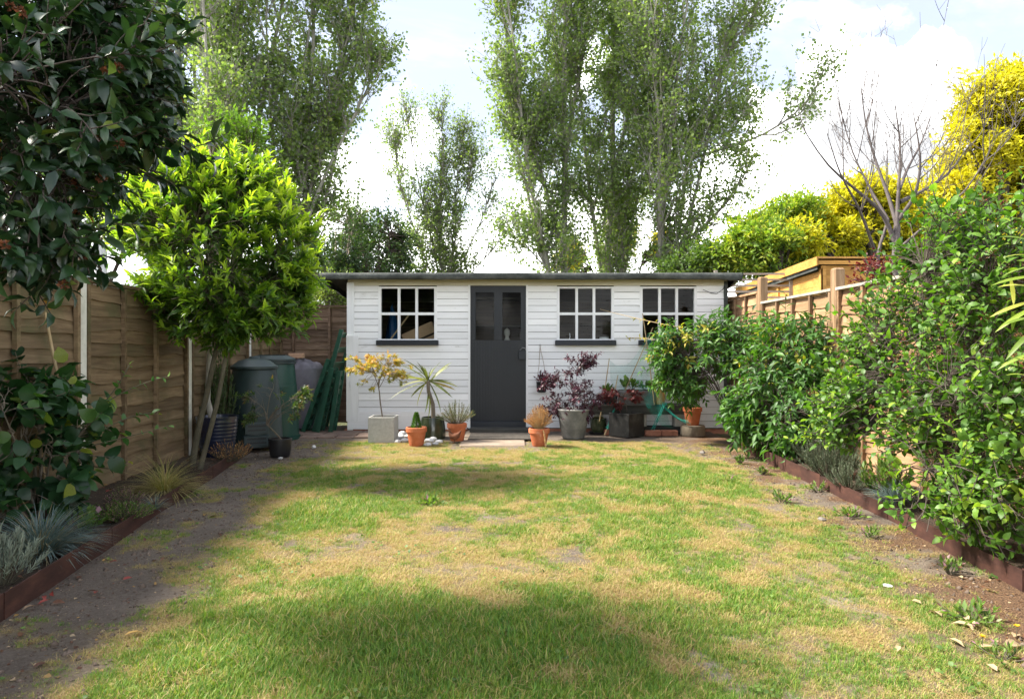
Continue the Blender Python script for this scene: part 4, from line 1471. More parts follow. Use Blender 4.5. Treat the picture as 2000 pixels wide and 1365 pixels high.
def plank_mesh(mat, k, L=1.83, h=0.128):
    key = (mat.name, k)
    if key in plank_v:
        return plank_v[key]
    r_ = np.random.default_rng(100 + k)
    n = 18
    xs = np.linspace(0, L, n)
    low = (fbm(xs * 2.0 + k * 7.3, xs * 0 + k, 3, 90 + k) - .5) * .050 + (fbm(xs * 8 + k, xs * 0, 2, 95 + k) - .5) * .012
    bow = (fbm(xs * 1.3 + k * 3.1, xs * 0 + 2, 2, 99 + k) - .5) * .012
    V = []
    F = []
    for i, x in enumerate(xs):
        V += [(x, -.026 + bow[i], low[i]), (x, -.006 + bow[i], h), (x, .003, h), (x, -.012 + bow[i], low[i])]
    for i in range(n - 1):
        b = i * 4
        F += [(b, b + 4, b + 5, b + 1), (b + 3, b + 7, b + 4, b), (b + 1, b + 5, b + 6, b + 2), (b + 2, b + 6, b + 7, b + 3)]
    F += [(0, 1, 2, 3), (n * 4 - 1, n * 4 - 2, n * 4 - 3, n * 4 - 4)]
    me = bpy.data.meshes.new('plank')
    me.from_pydata(V, [], F)
    me.update()
    me.materials.append(mat)
    plank_v[key] = me
    return me


def panel(root, p0, p1, z0, top, mat, batt_mat, cap_mat, battens, seed, gap=.004, expo=.097):
    """overlap panel between p0 and p1; planks face the left hand of p1->p0 (local -y)"""
    r_ = random.Random(seed)
    p0 = Vector((p0[0], p0[1], 0))
    p1 = Vector((p1[0], p1[1], 0))
    d = p1 - p0
    L = d.length
    rz = math.atan2(d.y, d.x)
    R = Matrix.Translation(p0) @ Matrix.Rotation(rz, 4, 'Z')
    inv = Matrix.Translation(-root.location)
    n = int((top - z0 - .05) / expo)
    ex = (top - z0 - .05) / n
    for i in range(n):
        me = plank_mesh(mat, r_.randrange(12))
        o = bpy.data.objects.new('plank', me)
        COL.objects.link(o)
        o.parent = root
        o.matrix_basis = inv @ R @ Matrix.Translation(Vector((.02, r_.uniform(-.002, .002), z0 + i * ex))) @ Matrix.Diagonal((max(.05, (L - .04)) / 1.83, 1, ex / .097, 1))
    def loc(x0, x1, y0, y1, z0_, z1_, name, m_):
        MB().box(x0, x1, y0, y1, z0_, z1_, R).build(name, m_, root)
    for t in battens:
        x = t * L
        loc(x - .019, x + .019, -.052, -.022, z0, top - .02, 'batten', batt_mat)
    loc(.0, L, -.056, .022, top - .012, top + .014, 'capping', cap_mat)


def post(root, x, y, top, mat, w=.09, name='post'):
    MB().cbox(x - w / 2, x + w / 2, y - w / 2, y + w / 2, -.05, top, .012).build(name, mat, root)


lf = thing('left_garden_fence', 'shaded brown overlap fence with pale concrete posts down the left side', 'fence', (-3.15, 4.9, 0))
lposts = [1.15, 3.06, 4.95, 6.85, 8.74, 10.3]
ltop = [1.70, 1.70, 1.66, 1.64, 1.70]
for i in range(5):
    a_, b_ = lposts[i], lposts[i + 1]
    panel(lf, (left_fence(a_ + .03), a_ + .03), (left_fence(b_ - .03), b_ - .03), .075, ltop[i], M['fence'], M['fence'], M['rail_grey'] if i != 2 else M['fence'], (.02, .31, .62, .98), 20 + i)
for y in lposts[:-1]:
    post(lf, left_fence(y) + .0, y, 1.72 if y < 4 else 1.66, M['post_pale'], .095)
bf = thing('rear_garden_fence', 'brown overlap fence across the corner left of the shed', 'fence', (-2.9, 10.32, 0))
panel(bf, (-3.55, 10.32), (-2.26, 10.32), .06, 1.80, M['fence_back'], M['fence_back'], M['fence_back'], (.03, .2, .62, .97), 40)
post(bf, -3.50, 10.30, 1.80, M['post_wood'], .08)
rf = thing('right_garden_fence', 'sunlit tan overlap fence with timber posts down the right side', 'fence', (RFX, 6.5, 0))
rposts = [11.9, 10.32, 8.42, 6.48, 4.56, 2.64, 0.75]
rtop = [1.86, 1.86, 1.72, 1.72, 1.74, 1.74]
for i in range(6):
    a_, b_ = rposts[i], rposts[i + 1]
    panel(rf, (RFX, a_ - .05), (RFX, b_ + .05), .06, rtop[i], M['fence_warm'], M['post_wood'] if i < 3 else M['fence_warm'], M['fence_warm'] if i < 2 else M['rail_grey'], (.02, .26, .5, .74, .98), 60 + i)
for y in rposts[1:]:
    post(rf, RFX - .01, y, 2.04 if y > 8 and y < 9 else 1.92, M['post_wood'], .10)

# ------------------------------------------------------------------ rusted steel edging


def edging(name, label, f, ys, seed, side):
    r_ = random.Random(seed)
    root = thing(name, label, 'edging', (float(f(ys[0])), ys[0], 0))
    for i in range(len(ys) - 1):
        a_, b_ = ys[i], ys[i + 1]
        z = r_.uniform(-.006, .006)
        MB().bar((float(f(a_)), a_ + .004, .057 + z), (float(f(b_)), b_ - .004, .057 + z), .008, .125).build('steel_panel', M['corten'], root)
        xa = float(f(b_))
        MB().box(xa + side * .006, xa + side * .02, b_ - .02, b_ + .02, -.02, .113 + z).build('joint_stake', M['corten'], root)
    return root


edging('left_steel_edging', 'rust brown steel edging strip along the left bed', left_edge, [.8, 1.85, 2.88, 3.95, 5.0, 6.05, 7.55], 1, -1)
edging('right_steel_edging', 'rust brown steel edging strip along the right bed', right_edge, [1.0, 2.1, 3.2, 4.55, 5.6, 6.7, 7.8], 2, 1)

# ------------------------------------------------------------------ over the fences
nb = thing('neighbour_timber_shed', 'golden orange stained timber shed rising over the right fence', 'shed', (6.0, 12.5, 0))
nx0, nx1, ny0, ny1 = 5.0, 7.6, 11.0, 14.8


def nzt(y):
    return 2.60 - (y - ny0) * .035


k = 0
z = 0.0
while z < 2.45:
    MB().box(nx0, nx1, ny0 + .0, ny0 + .02, z, min(z + .118, 2.5)).build('cladding_board', M['orange_wood'], nb)
    a_ = MB()
    zt0, zt1 = min(z + .118, nzt(ny0) - .12), min(z + .118, nzt(ny1) - .12)
    if zt1 > z + .01:
        a_.add([(nx0 - .002, ny0 + .03, z), (nx0 - .002, ny1, z), (nx0 - .002, ny1, zt1), (nx0 - .002, ny0 + .03, zt0),
                (nx0 + .02, ny0 + .03, z), (nx0 + .02, ny1, z), (nx0 + .02, ny1, zt1), (nx0 + .02, ny0 + .03, zt0)],
               [(0, 3, 2, 1), (4, 5, 6, 7), (0, 1, 5, 4), (3, 7, 6, 2), (0, 4, 7, 3), (1, 2, 6, 5)])
        a_.build('cladding_board', M['orange_wood'], nb)
    z += .121
MB().box(nx0 - .03, nx0 + .05, ny0 - .03, ny0 - .002, 0, 2.5).build('corner_trim', M['orange_wood'], nb)
MB().box(nx0 - .034, nx0 - .006, ny0 - .03, ny0 + .05, 0, 2.45).build('corner_trim', M['orange_wood'], nb)
MB().box(nx0 - .030, nx0 - .006, 12.75, 12.82, 0, 2.40).build('corner_trim', M['orange_wood'], nb)
MB().box(nx0 - .10, nx1 + .1, ny0 - .09, ny0 - .06, 2.51, 2.635).build('fascia_board', M['orange_wood'], nb)
fa = MB()
ya, yb = ny0 - .09, ny1 + .1
fa.add([(nx0 - .13, ya, nzt(ya) - .11), (nx0 - .13, yb, nzt(yb) - .11), (nx0 - .13, yb, nzt(yb) + .03), (nx0 - .13, ya, nzt(ya) + .03),
        (nx0 - .105, ya, nzt(ya) - .11), (nx0 - .105, yb, nzt(yb) - .11), (nx0 - .105, yb, nzt(yb) + .03), (nx0 - .105, ya, nzt(ya) + .03)],
       [(0, 3, 2, 1), (4, 5, 6, 7), (0, 1, 5, 4), (3, 7, 6, 2), (0, 4, 7, 3), (1, 2, 6, 5)])
fa.build('fascia_board', M['orange_wood'], nb)
rf2 = MB()
rf2.add([(nx0 - .10, ya, nzt(ya) + .0), (nx1 + .1, ya, nzt(ya)), (nx1 + .1, yb, nzt(yb)), (nx0 - .10, yb, nzt(yb)),
         (nx0 - .10, ya, nzt(ya) - .03), (nx1 + .1, ya, nzt(ya) - .03), (nx1 + .1, yb, nzt(yb) - .03), (nx0 - .10, yb, nzt(yb) - .03)],
        [(0, 1, 2, 3), (7, 6, 5, 4), (0, 4, 5, 1), (1, 5, 6, 2), (2, 6, 7, 3), (3, 7, 4, 0)])
rf2.build('roof', M['felt'], nb)
fl = MB()
fl.add([(nx0 - .10, ya + .05, nzt(ya) - .17), (nx0 - .10, yb, nzt(yb) - .19), (nx0 - .10, yb, nzt(yb) - .10), (nx0 - .10, ya + .05, nzt(ya) - .10)], [(0, 3, 2, 1)])
fl.build('felt_flap', M['felt'], nb)

tr = thing('slatted_trellis', 'silvery slatted trellis panel behind the right end of the shed roof', 'trellis', (4.1, 12.2, 0))
for i in range(7):
    z = 1.85 + i * .105
    MB().box(3.62, 5.0, 12.18, 12.20, z, z + .035).build('slat', M['rail_grey'], tr)
MB().box(3.60, 3.66, 12.15, 12.178, 0, 2.56).build('post', M['rail_grey'], tr)
MB().box(4.94, 5.0, 12.15, 12.178, 0, 2.52).build('post', M['rail_grey'], tr)

ns = thing('neighbour_outbuilding', 'outbuilding with pale roof glimpsed over the left fence', 'outbuilding', (-5.2, 8.4, 0))
MB().box(-6.8, -3.75, 6.9, 10.2, 0, 1.72).build('wall', M['concrete'], ns)
q = MB()
q.add([(-6.9, 6.75, 1.78), (-3.62, 6.75, 1.78), (-3.62, 10.3, 2.0), (-6.9, 10.3, 2.0), (-6.9, 6.75, 1.72), (-3.62, 6.75, 1.72), (-3.62, 10.3, 1.94), (-6.9, 10.3, 1.94)],
      [(0, 1, 2, 3), (7, 6, 5, 4), (0, 4, 5, 1), (1, 5, 6, 2), (2, 6, 7, 3), (3, 7, 4, 0)])
q.build('roof', M['pale_roof'], ns)
q = P(197, 465, 8.6)
MB().lathe([(.07, 0), (.07, .62), (.085, .62), (.085, .66)], (q[0], 8.6, 1.85), 14).build('vent_pipe', M['metal_grey'], ns, 40)

# ------------------------------------------------------------------ trees behind


def poplar(label, base, H, spread, seed, lean=(0, 0), stems=3, prim=34, sec=230, tw=1150, per=11, leaf=.095, z_low=.08, limbs=(), bare=0.14, r0=.2, group='poplars behind the shed'):
    rng = np.random.default_rng(seed)
    base = np.array([base[0], base[1], 0.0])
    root = thing('poplar_tree', label, 'tree', base, group)
    n = 14
    t = np.linspace(0, 1, n)
    tr_ = np.zeros((1, n, 3))
    tr_[0, :, 0] = base[0] + lean[0] * t ** 1.3 * H + np.cumsum(rng.normal(size=n)) * .05
    tr_[0, :, 1] = base[1] + lean[1] * t ** 1.3 * H + np.cumsum(rng.normal(size=n)) * .05
    tr_[0, :, 2] = t * H
    tr_[0, 0] = base
    w = Wood()
    w.add(tr_, taper(1, n, r0, .02, .9), 9)
    big = [tr_]
    if stems:
        st, i_, tt = sprout(rng, tr_, stems, (.05, .4), (9, 20), lambda q: H * (.72 - .5 * q), 14, .05, .035)
        w.add(st, taper(stems, 14, r0 * .55, .015, .9), 7)
        big.append(st)
    for lb in limbs:
        L = np.array(lb, float)
        k = np.linspace(0, len(L) - 1, 14)
        Lp = np.stack([np.interp(k, np.arange(len(L)), L[:, c]) for c in range(3)], -1)
        Lp[1:-1] = (Lp[:-2] + Lp[1:-1] * 2 + Lp[2:]) / 4
        w.add(Lp[None], taper(1, 14, r0 * .45, .015), 7)
        big.append(Lp[None])
    allb = np.concatenate(big)
    P1, i1, t1 = sprout(rng, allb, prim, (z_low, .95), (22, 46), lambda q: spread * (1.15 - .75 * q), 8, .13, .07)
    w.add(P1, taper(prim, 8, .030, .006), 5)
    P2, i2, t2 = sprout(rng, np.concatenate([P1, allb[:, :8]]) if False else P1, sec, (.12, 1), (20, 50), .30 * spread + .45, 6, .10, .10)
    w.add(P2, taper(sec, 6, .011, .004), 4)
    pool = np.concatenate([P2, P1[:, ::1][:, 2:8]])
    P3, i3, t3 = sprout(rng, pool, tw, (.1, 1), (20, 70), .5, 4, .04, .15)
    w.add(P3, taper(tw, 4, .007, .003), 3)
    w.build('trunk', M['bark_pale'], root)
    p, D, Nh, tt, idx = twig_leaves(rng, P3, per, .15, (40, 95), -.05, .9)
    N = len(p)
    # hanging, fluttering leaves on thin stalks
    p = p + rng.normal(size=(N, 3)) * .085
    D = unit(D + np.array([0, 0, -.25]) + rng.normal(size=(N, 3)) * .5)
    Nh = unit(rng.normal(size=(N, 3)) + np.array([0, 0, .5]))
    keep = rng.random(N) > bare
    p, D, Nh = p[keep], D[keep], Nh[keep]
    clump = np.repeat(rng.random(len(P3)), per)[keep]
    tint = np.clip(.15 + .6 * clump + rng.normal(size=len(p)) * .15, 0, 1)
    L = leaf * rng.uniform(.7, 1.2, len(p))
    o = link('crown', leaf_mesh('crown', p, D, Nh, L, L * .95, tint, QUAD, base, False), M['poplar'], root)
    o['kind'] = 'stuff'
    return root


def px_x(px, d):
    return (px - 1000) / FPX * d


# right group, three trunks close together
poplar('tall green poplar with a bare pale trunk, left one of the group behind the door', (px_x(1100, 20), 20.0), 17.5, 1.55, 1, (-.004, 0), 4, 95, 850, 3900, 9, r0=.13)
poplar('tall poplar in the middle of the group behind the middle window', (px_x(1195, 21), 21.0), 17.5, 1.7, 2, (.008, 0), 4, 95, 850, 3900, 9, r0=.13)
lm = [P(1290, 330, 20), P(1380, 300, 20), P(1480, 270, 20), P(1545, 230, 20), P(1585, 190, 20)]
lm2 = [P(1280, 500, 20), P(1340, 470, 20), P(1400, 420, 20), P(1450, 350, 20), P(1475, 300, 20)]
lm3 = [P(1285, 380, 20), P(1360, 250, 20), P(1420, 120, 20), P(1460, 0, 20), P(1475, -80, 20)]
poplar('broad poplar with wide spreading boughs, right one of the group behind the right window', (px_x(1290, 20), 20.0), 17.0, 2.0, 3, (.016, 0), 5, 130, 1100, 4700, 9, limbs=(lm, lm2, lm3), r0=.13)
# slighter one in the gap
g1 = [[P(868, 600, 26), P(850, 500, 26), P(822, 380, 26), P(800, 260, 26), P(790, 205, 26)], [P(868, 600, 26), P(860, 500, 26), P(858, 380, 26), P(864, 280, 26), P(862, 215, 26)],
      [P(868, 600, 26), P(880, 500, 26), P(910, 390, 26), P(925, 290, 26)], [P(870, 600, 26), P(900, 520, 26), P(945, 420, 26), P(965, 350, 26)], [P(870, 600, 26), P(915, 540, 26), P(960, 490, 26), P(985, 460, 26)], [P(860, 600, 26), P(830, 500, 26), P(795, 410, 26), P(775, 330, 26), P(772, 260, 26)], [P(865, 600, 26), P(890, 480, 26), P(890, 380, 26), P(900, 300, 26), P(905, 240, 26)], [P(860, 600, 26), P(820, 540, 26), P(790, 490, 26), P(775, 440, 26)]]
poplar('slender sparse young poplar standing alone in the gap above the door', (px_x(868, 26), 26.0), 9.2, .85, 4, (-.004, 0), 0, 210, 1000, 3300, 6, .088, .05, g1, .05, .06)
# left group
l1 = [P(600, 430, 18), P(640, 330, 18), P(690, 230, 18), P(725, 160, 18), P(735, 100, 18)]
l2 = [P(570, 430, 18), P(610, 300, 18), P(650, 170, 18), P(690, 40, 18), P(700, -60, 18)]
l3 = [P(520, 420, 18), P(560, 300, 18), P(590, 160, 18), P(610, 20, 18), P(615, -80, 18)]
poplar('large poplar with grey trunks rising behind the bright bay tree', (px_x(470, 18), 18.0), 17.0, 1.8, 5, (.012, 0), 6, 110, 900, 3600, 9, r0=.13)
poplar('poplar with boughs sweeping out to the right, left of the sky gap', (px_x(575, 18), 18.0), 13.5, 1.5, 6, (.02, 0), 4, 110, 900, 3600, 9, limbs=(l1, l2, l3), r0=.12)
poplar('poplar with crowded upright trunks partly behind the dark glossy tree', (px_x(360, 19), 19.0), 17.0, 1.9, 7, (.004, 0), 6, 90, 650, 2600, 9, r0=.16)


def clump_tree(name, label, base, ells, ntips, mat, seed, leaf, width, per=16, limbs=16, r0=.1, bark='bark', droop=-.15, group=None, extra=3, tw=.35, mu=.5, tsd=.2, flat=.5, cat='tree', shell=3.5, tpl=QUAD, rag=.14):
    rng = np.random.default_rng(seed)
    base = np.array(base, float)
    root = thing(name, label, cat, base, group)
    tips = in_ellipsoids(rng, ells, ntips, shell, .1, rag)
    w, L2 = bush_wood(rng, base[None], tips, limbs, r0, .1, rtwig=.006)
    P3, i3, t3 = sprout(rng, L2[:, 2:], ntips * extra, (.2, 1), (25, 75), tw, 4, .03, .15, flat)
    w.add(P3, taper(len(P3), 4, .006, .002), 3)
    w.build('trunk', M[bark], root)
    p, D, Nh, tt, idx = twig_leaves(rng, P3, per, .1, (35, 80), droop, .6)
    N = len(p)
    p = p + rng.normal(size=(N, 3)) * leaf * .35
    cl = np.repeat(rng.random(len(P3)), per)
    tint = np.clip(mu + (cl - .5) * 2 * tsd + rng.normal(size=N) * .12, 0, 1)
    L = leaf * rng.uniform(.7, 1.25, N)
    o = link('crown', leaf_mesh('crown', p, D, Nh, L, L * width, tint, tpl, base, False), M[mat], root)
    o['kind'] = 'stuff'
    return root


def E(px, py, d, rx, ry, rd=None):
    """ellipsoid given by photo centre and half sizes in pixels at depth d"""
    c = P(px, py, d)
    k = d / FPX
    return (c, (rx * k, (rd if rd is not None else (rx + ry) * .5 * k), ry * k))


def EL(lst, d0, d1, seed):
    r_ = random.Random(seed)
    return [E(a_, b_, r_.uniform(d0, d1), c_, d_) for a_, b_, c_, d_ in lst]


clump_tree('golden_tree', 'golden yellow feathery tree filling the sky at the right edge', (px_x(1960, 15.5), 15.5, 0),
           EL([(1900, 215, 38, 16), (1950, 172, 52, 22), (1990, 230, 60, 28), (1885, 262, 34, 14), (1935, 292, 60, 24), (1990, 335, 60, 28), (1890, 335, 60, 20), (1950, 402, 70, 28), (1860, 402, 60, 24), (2050, 200, 60, 60), (2060, 320, 70, 80),
               (1805, 430, 60, 24), (1880, 470, 90, 30), (1975, 470, 70, 30), (1950, 235, 30, 14), (1965, 260, 50, 25), (1920, 240, 40, 18), (1830, 400, 70, 30), (1780, 412, 60, 26), (1872, 362, 50, 26), (1975, 150, 40, 16), (1990, 395, 70, 36), (1940, 345, 55, 30), (1995, 290, 40, 30)], 14.5, 16.2, 4),
           1350, 'golden', 21, .14, .38, 13, 26, .12, 'bark_dark', -.12, 'golden trees beyond the right fence', mu=.6, tsd=.3, tw=.45, flat=.8, extra=3, shell=1.7, rag=.32)
clump_tree('golden_tree', 'lower golden yellow tree spreading above the orange shed', (px_x(1740, 15.2), 15.2, 0),
           EL([(1690, 382, 52, 20), (1745, 400, 52, 22), (1650, 412, 46, 17), (1605, 442, 42, 15), (1700, 442, 70, 22), (1780, 452, 60, 24), (1565, 472, 40, 13), (1640, 472, 60, 20), (1725, 492, 80, 22), (1590, 500, 60, 16)], 14.5, 15.8, 5),
           1000, 'golden', 22, .135, .38, 13, 20, .11, 'bark_dark', -.12, 'golden trees beyond the right fence', mu=.5, tsd=.32, tw=.45, flat=.8, extra=3, shell=1.7, rag=.32)
clump_tree('golden_tree', 'glimpse of a golden tree between the poplar trunks', (px_x(1215, 30), 30.0, 0),
           [E(1215, 470, 30, 30, 60), E(1110, 505, 30, 30, 40), E(1300, 480, 30, 25, 35)], 220, 'golden', 23, .16, .4, 12, 8, .1, 'bark_dark', -.1, None, mu=.7)
clump_tree('feathery_tree', 'fresh green feathery tree between the poplars and the golden trees', (px_x(1500, 15), 15.0, 0),
           EL([(1560, 412, 36, 12), (1520, 428, 40, 11), (1482, 445, 40, 11), (1452, 470, 36, 11), (1505, 470, 50, 13), (1440, 497, 40, 13), (1500, 502, 52, 16), (1548, 458, 40, 13), (1470, 518, 60, 14), (1530, 515, 50, 14)], 14.2, 15.4, 6), 620, 'feather', 24, .11, .36, 14, 14, .1, 'bark_dark', -.05, None, mu=.6, tsd=.35, tw=.45, flat=.85, shell=1.7, rag=.34)
clump_tree('dark_shrub', 'dark green rounded shrub behind the right end of the shed', (px_x(1370, 15), 15.0, 0),
           [E(1385, 520, 15, 30, 32), E(1330, 530, 15, 30, 22)], 130, 'midshrub', 25, .09, .55, 14, 8, .06, 'bark_dark', -.05, None, mu=.5, cat='shrub')
clump_tree('evergreen_shrub', 'dark bushy evergreen behind the shed, left of the slender poplar', (px_x(740, 14), 14.0, 0),
           [E(745, 470, 14, 48, 58), E(700, 530, 13.5, 60, 60), E(770, 540, 14, 40, 50)], 190, 'darkshrub', 26, .075, .5, 16, 10, .06, 'bark_dark', .0, None, mu=.55, cat='shrub')
clump_tree('hedge_shrub', 'light green leafy shrub above the rear fence left of the shed', (px_x(650, 12.5), 12.5, 0),
           [E(655, 560, 12.5, 55, 55), E(610, 520, 12.8, 50, 60), E(690, 470, 15, 50, 70)], 190, 'midshrub', 27, .07, .5, 16, 10, .05, 'bark', .05, None, mu=.55, cat='shrub')
clump_tree('elder_shrub', 'fresh green elder shrub between the bay tree and the poplars', (px_x(440, 13), 13.0, 0),
           [E(450, 275, 13, 60, 50), E(400, 330, 13, 70, 60), E(490, 340, 13, 60, 50), E(420, 430, 13, 80, 70)], 230, 'feather', 28, .11, .4, 12, 12, .07, 'bark', .0, None, mu=.25, cat='shrub')
clump_tree('ivy_thicket', 'tangled green thicket seen through the gaps of the dark tree', (px_x(90, 12), 12.0, 0),
           [E(90, 430, 12, 130, 90), E(220, 420, 12.5, 90, 80), E(-60, 400, 12, 120, 150)], 260, 'midshrub', 29, .09, .5, 12, 14, .06, 'bark', .0, None, mu=.35, cat='shrub')
clump_tree('tall_hedge', 'tall dark hedge far left behind the glossy tree', (px_x(150, 16), 16.0, 0),
           [E(60, 350, 16, 170, 180), E(260, 360, 16, 120, 120)], 300, 'darkshrub', 30, .12, .55, 12, 14, .08, 'bark_dark', .0, None, mu=.6, cat='hedge')
clump_tree('pale_bush', 'yellow green bush peeping between the fence and the shed eave', (px_x(645, 11.3), 11.3, 0),
           [E(648, 580, 11.3, 28, 22)], 70, 'midshrub', 31, .05, .5, 12, 8, .02, 'bark', .05, None, mu=.85, cat='shrub')


# the leafless tree over the right fence
def bare_tree():
    rng = np.random.default_rng(71)
    d = 9.0
    base = np.array([px_x(1748, d), d, 0.0])
    root = thing('bare_tree', 'leafless tree with upswept dark twigs above the right fence', 'tree', base)
    w = Wood()

    def poly(pts, r0_, r1_, n=10):
        L = np.array([P(a, b, d + c) for a, b, c in pts])
        k = np.linspace(0, len(L) - 1, n)
        Lp = np.stack([np.interp(k, np.arange(len(L)), L[:, c]) for c in range(3)], -1)
        Lp[1:-1] = (Lp[:-2] + Lp[1:-1] * 2 + Lp[2:]) / 4
        w.add(Lp[None], taper(1, n, r0_ * .72, r1_ * .6), 7)
        return Lp[None]
    tr_ = np.array([[base, P(1750, 600, d), P(1748, 520, d), P(1752, 440, d)]])
    w.add(tr_, taper(1, 4, .060, .040), 9)
    st2 = poly([(1755, 640, .1), (1725, 560, .1), (1712, 500, .1), (1735, 430, .1)], .045, .03)
    limbs = [poly([(1749, 475, 0), (1725, 415, 0), (1690, 385, -.2), (1620, 330, -.4), (1580, 270, -.5)], .045, .010),
             poly([(1752, 440, 0), (1735, 380, .1), (1715, 330, .2), (1690, 250, .3), (1680, 150, .3)], .042, .008),
             poly([(1752, 440, 0), (1755, 370, 0), (1760, 290, .1), (1745, 180, .1)], .042, .008),
             poly([(1755, 430, 0), (1790, 380, -.2), (1800, 310, -.3), (1780, 200, -.3)], .04, .008),
             poly([(1757, 395, 0), (1790, 380, .1), (1850, 345, .2), (1895, 280, .3)], .042, .008),
             poly([(1735, 430, .1), (1700, 370, .3), (1665, 300, .4), (1640, 210, .5)], .03, .007),
             poly([(1757, 370, 0), (1772, 330, .4), (1800, 280, .7), (1830, 190, .8)], .034, .007),
             poly([(1712, 500, .1), (1680, 410, -.4), (1640, 340, -.8), (1615, 260, -.9)], .03, .007),
             poly([(1751, 490, 0), (1820, 430, -.4), (1890, 370, -.6), (1930, 300, -.7)], .03, .006)]
    A = np.concatenate(limbs)
    P1, *_ = sprout(rng, A, 46, (.25, .98), (25, 60), 1.15, 7, .30, .06)
    w.add(P1, taper(46, 7, .0075, .0022), 5)
    P2, *_ = sprout(rng, np.concatenate([P1, A[:, 3:10]]), 190, (.1, 1), (20, 70), .6, 6, .26, .09)
    w.add(P2, taper(190, 6, .0042, .0016), 4)
    P3, *_ = sprout(rng, P2, 420, (.1, 1), (25, 80), .20, 4, .08, .12)
    w.add(P3, taper(420, 4, .0028, .0014), 3)
    w.build('trunk', M['bark_bare'], root)


bare_tree()
clump_tree('red_maple', 'small dark red maple just behind the right fence', (px_x(1712, 8.2), 8.2, 0), [E(1712, 545, 8.2, 26, 36)], 30, 'redmaple', 33, .06, .5, 8, 5, .015, 'bark_dark', -.1, None, mu=.6, cat='maple', extra=2, tw=.15)

# ------------------------------------------------------------------ shrubs and trees inside the garden


def leafy(name, label, cat, base, ells, ntips, mat, seed, leaf, width, per, singles, limbs=16, r0=.02, bark='bark', ang=(40, 75), up=.1, jitter=.35, t0=.3, droop=0.0,
          tint=None, tpl=LEAF, extra=1, tw=.15, trunks=None, shell=4.0, cell=14, sag=.1, twup=.1, zmin=.12, clear=None):
    rng = np.random.default_rng(seed)
    base = np.asarray(base, float).reshape(-1, 3)
    root = thing(name, label, cat, base[0])
    tips = in_ellipsoids(rng, ells, ntips, shell, zmin)
    if clear is not None:
        tips = tips[clear(tips)]
    w, L2 = bush_wood(rng, base if trunks is None else np.array(trunks), tips, limbs, r0, sag, rtwig=.0025)
    src = L2[:, 2:]
    if extra:
        P3, *_ = sprout(rng, src, len(tips) * extra, (.15, 1), (20, 60), tw, 4, twup, .12)
        w.add(P3, taper(len(P3), 4, .003, .0018), 4)
    else:
        P3 = src
    wo = w.build('stems', M[bark], root)
    p, D, Nh, tt, idx = twig_leaves(rng, P3, per, t0, ang, up, jitter)
    D = unit(D + np.array([0, 0, -droop]))
    if clear is not None:
        k = clear(p + D * leaf)
        p, D, Nh, tt, idx = p[k], D[k], Nh[k], tt[k], idx[k]
    N = len(p)
    cl = rng.random(len(P3))[idx]
    tn = tint(rng, p, tt, cl, ells) if tint else np.clip(.2 + .5 * cl + .2 * rng.normal(size=N), 0, 1)
    L = leaf * np.clip(rng.normal(.92, .22, N), .4, 1.4)
    leaves(root, p, D, Nh, L, L * width, tn, tpl, M[mat], singles, cell=cell)
    return root, wo, L2, p


def outer(p, ells):
    q = np.min([np.sqrt((((p - np.array(c)) / np.array(r)) ** 2).sum(1)) for c, r in ells], 0)
    return q


# camellia close on the left
def cam_t(rng, p, tt, cl, ells):
    t = np.clip(.12 + .55 * cl + .2 * rng.normal(size=len(p)), 0, .8)
    return np.where(rng.random(len(p)) < .02, .93, np.where(rng.random(len(p)) < .002, 1.0, t))


cam_ells = [(np.array([-2.05, 2.95, 2.40]), (.60, .50, .52)), (np.array([-1.75, 2.7, 2.15]), (.50, .45, .42)), (np.array([-1.62, 2.75, 2.05]), (.34, .35, .20)), (np.array([-2.0, 2.75, 1.64]), (.34, .40, .22)),
            (np.array([-1.75, 2.9, 2.5]), (.34, .45, .35)), (np.array([-1.72, 2.6, 1.82]), (.22, .25, .20)), (np.array([-1.85, 2.6, 1.50]), (.26, .30, .11)), (np.array([-1.95, 2.6, 2.05]), (.3, .35, .4)), (np.array([-2.2, 2.9, 1.95]), (.30, .45, .35))]
cam_root, cam_w, cam_l2, cam_p = leafy('camellia_tree', 'dark glossy broadleaved camellia overhanging the top left corner', 'camellia', (-2.65, 3.0, .07), cam_ells, 800, 'camellia', 51, .078, .52, 8, 300, 22, .016, 'bark_dark', (45, 80), .0, .45, .2, .18,
                                        cam_t, LEAF, 1, .14, cell=22, shell=1.9, zmin=1.36, trunks=[(-2.5, 3.0, 1.35), (-2.35, 2.9, 1.5), (-2.45, 3.1, 1.6)])
for pts in ([(-2.65, 3.0, .07), (-2.62, 3.0, .7), (-2.5, 3.0, 1.35), (-2.3, 2.95, 1.9), (-2.1, 2.9, 2.4)], [(-2.68, 3.05, .07), (-2.6, 3.05, .8), (-2.45, 3.1, 1.6), (-2.4, 3.1, 2.3)]):
    MB().tube(pts, np.linspace(.05, .02, len(pts)), 9).build('trunk', M['bark_dark'], cam_root, 60)
rng = np.random.default_rng(5)
fl = cam_p[shown_largest(cam_p, np.ones(len(cam_p)), 900, 26)]
fl = fl[rng.choice(len(fl), 13, replace=False)]
for c in fl:
    k = 22
    dd = unit(rng.normal(size=(k, 3)))
    me = leaf_mesh('spent_flower', c + dd * .006 - np.array([0, .03, 0]), dd, unit(rng.normal(size=(k, 3))), np.full(k, .018), np.full(k, .013), rng.random(k), LEAF, np.array(cam_root.location))
    link('spent_flower', me, M['seedhead'], cam_root)


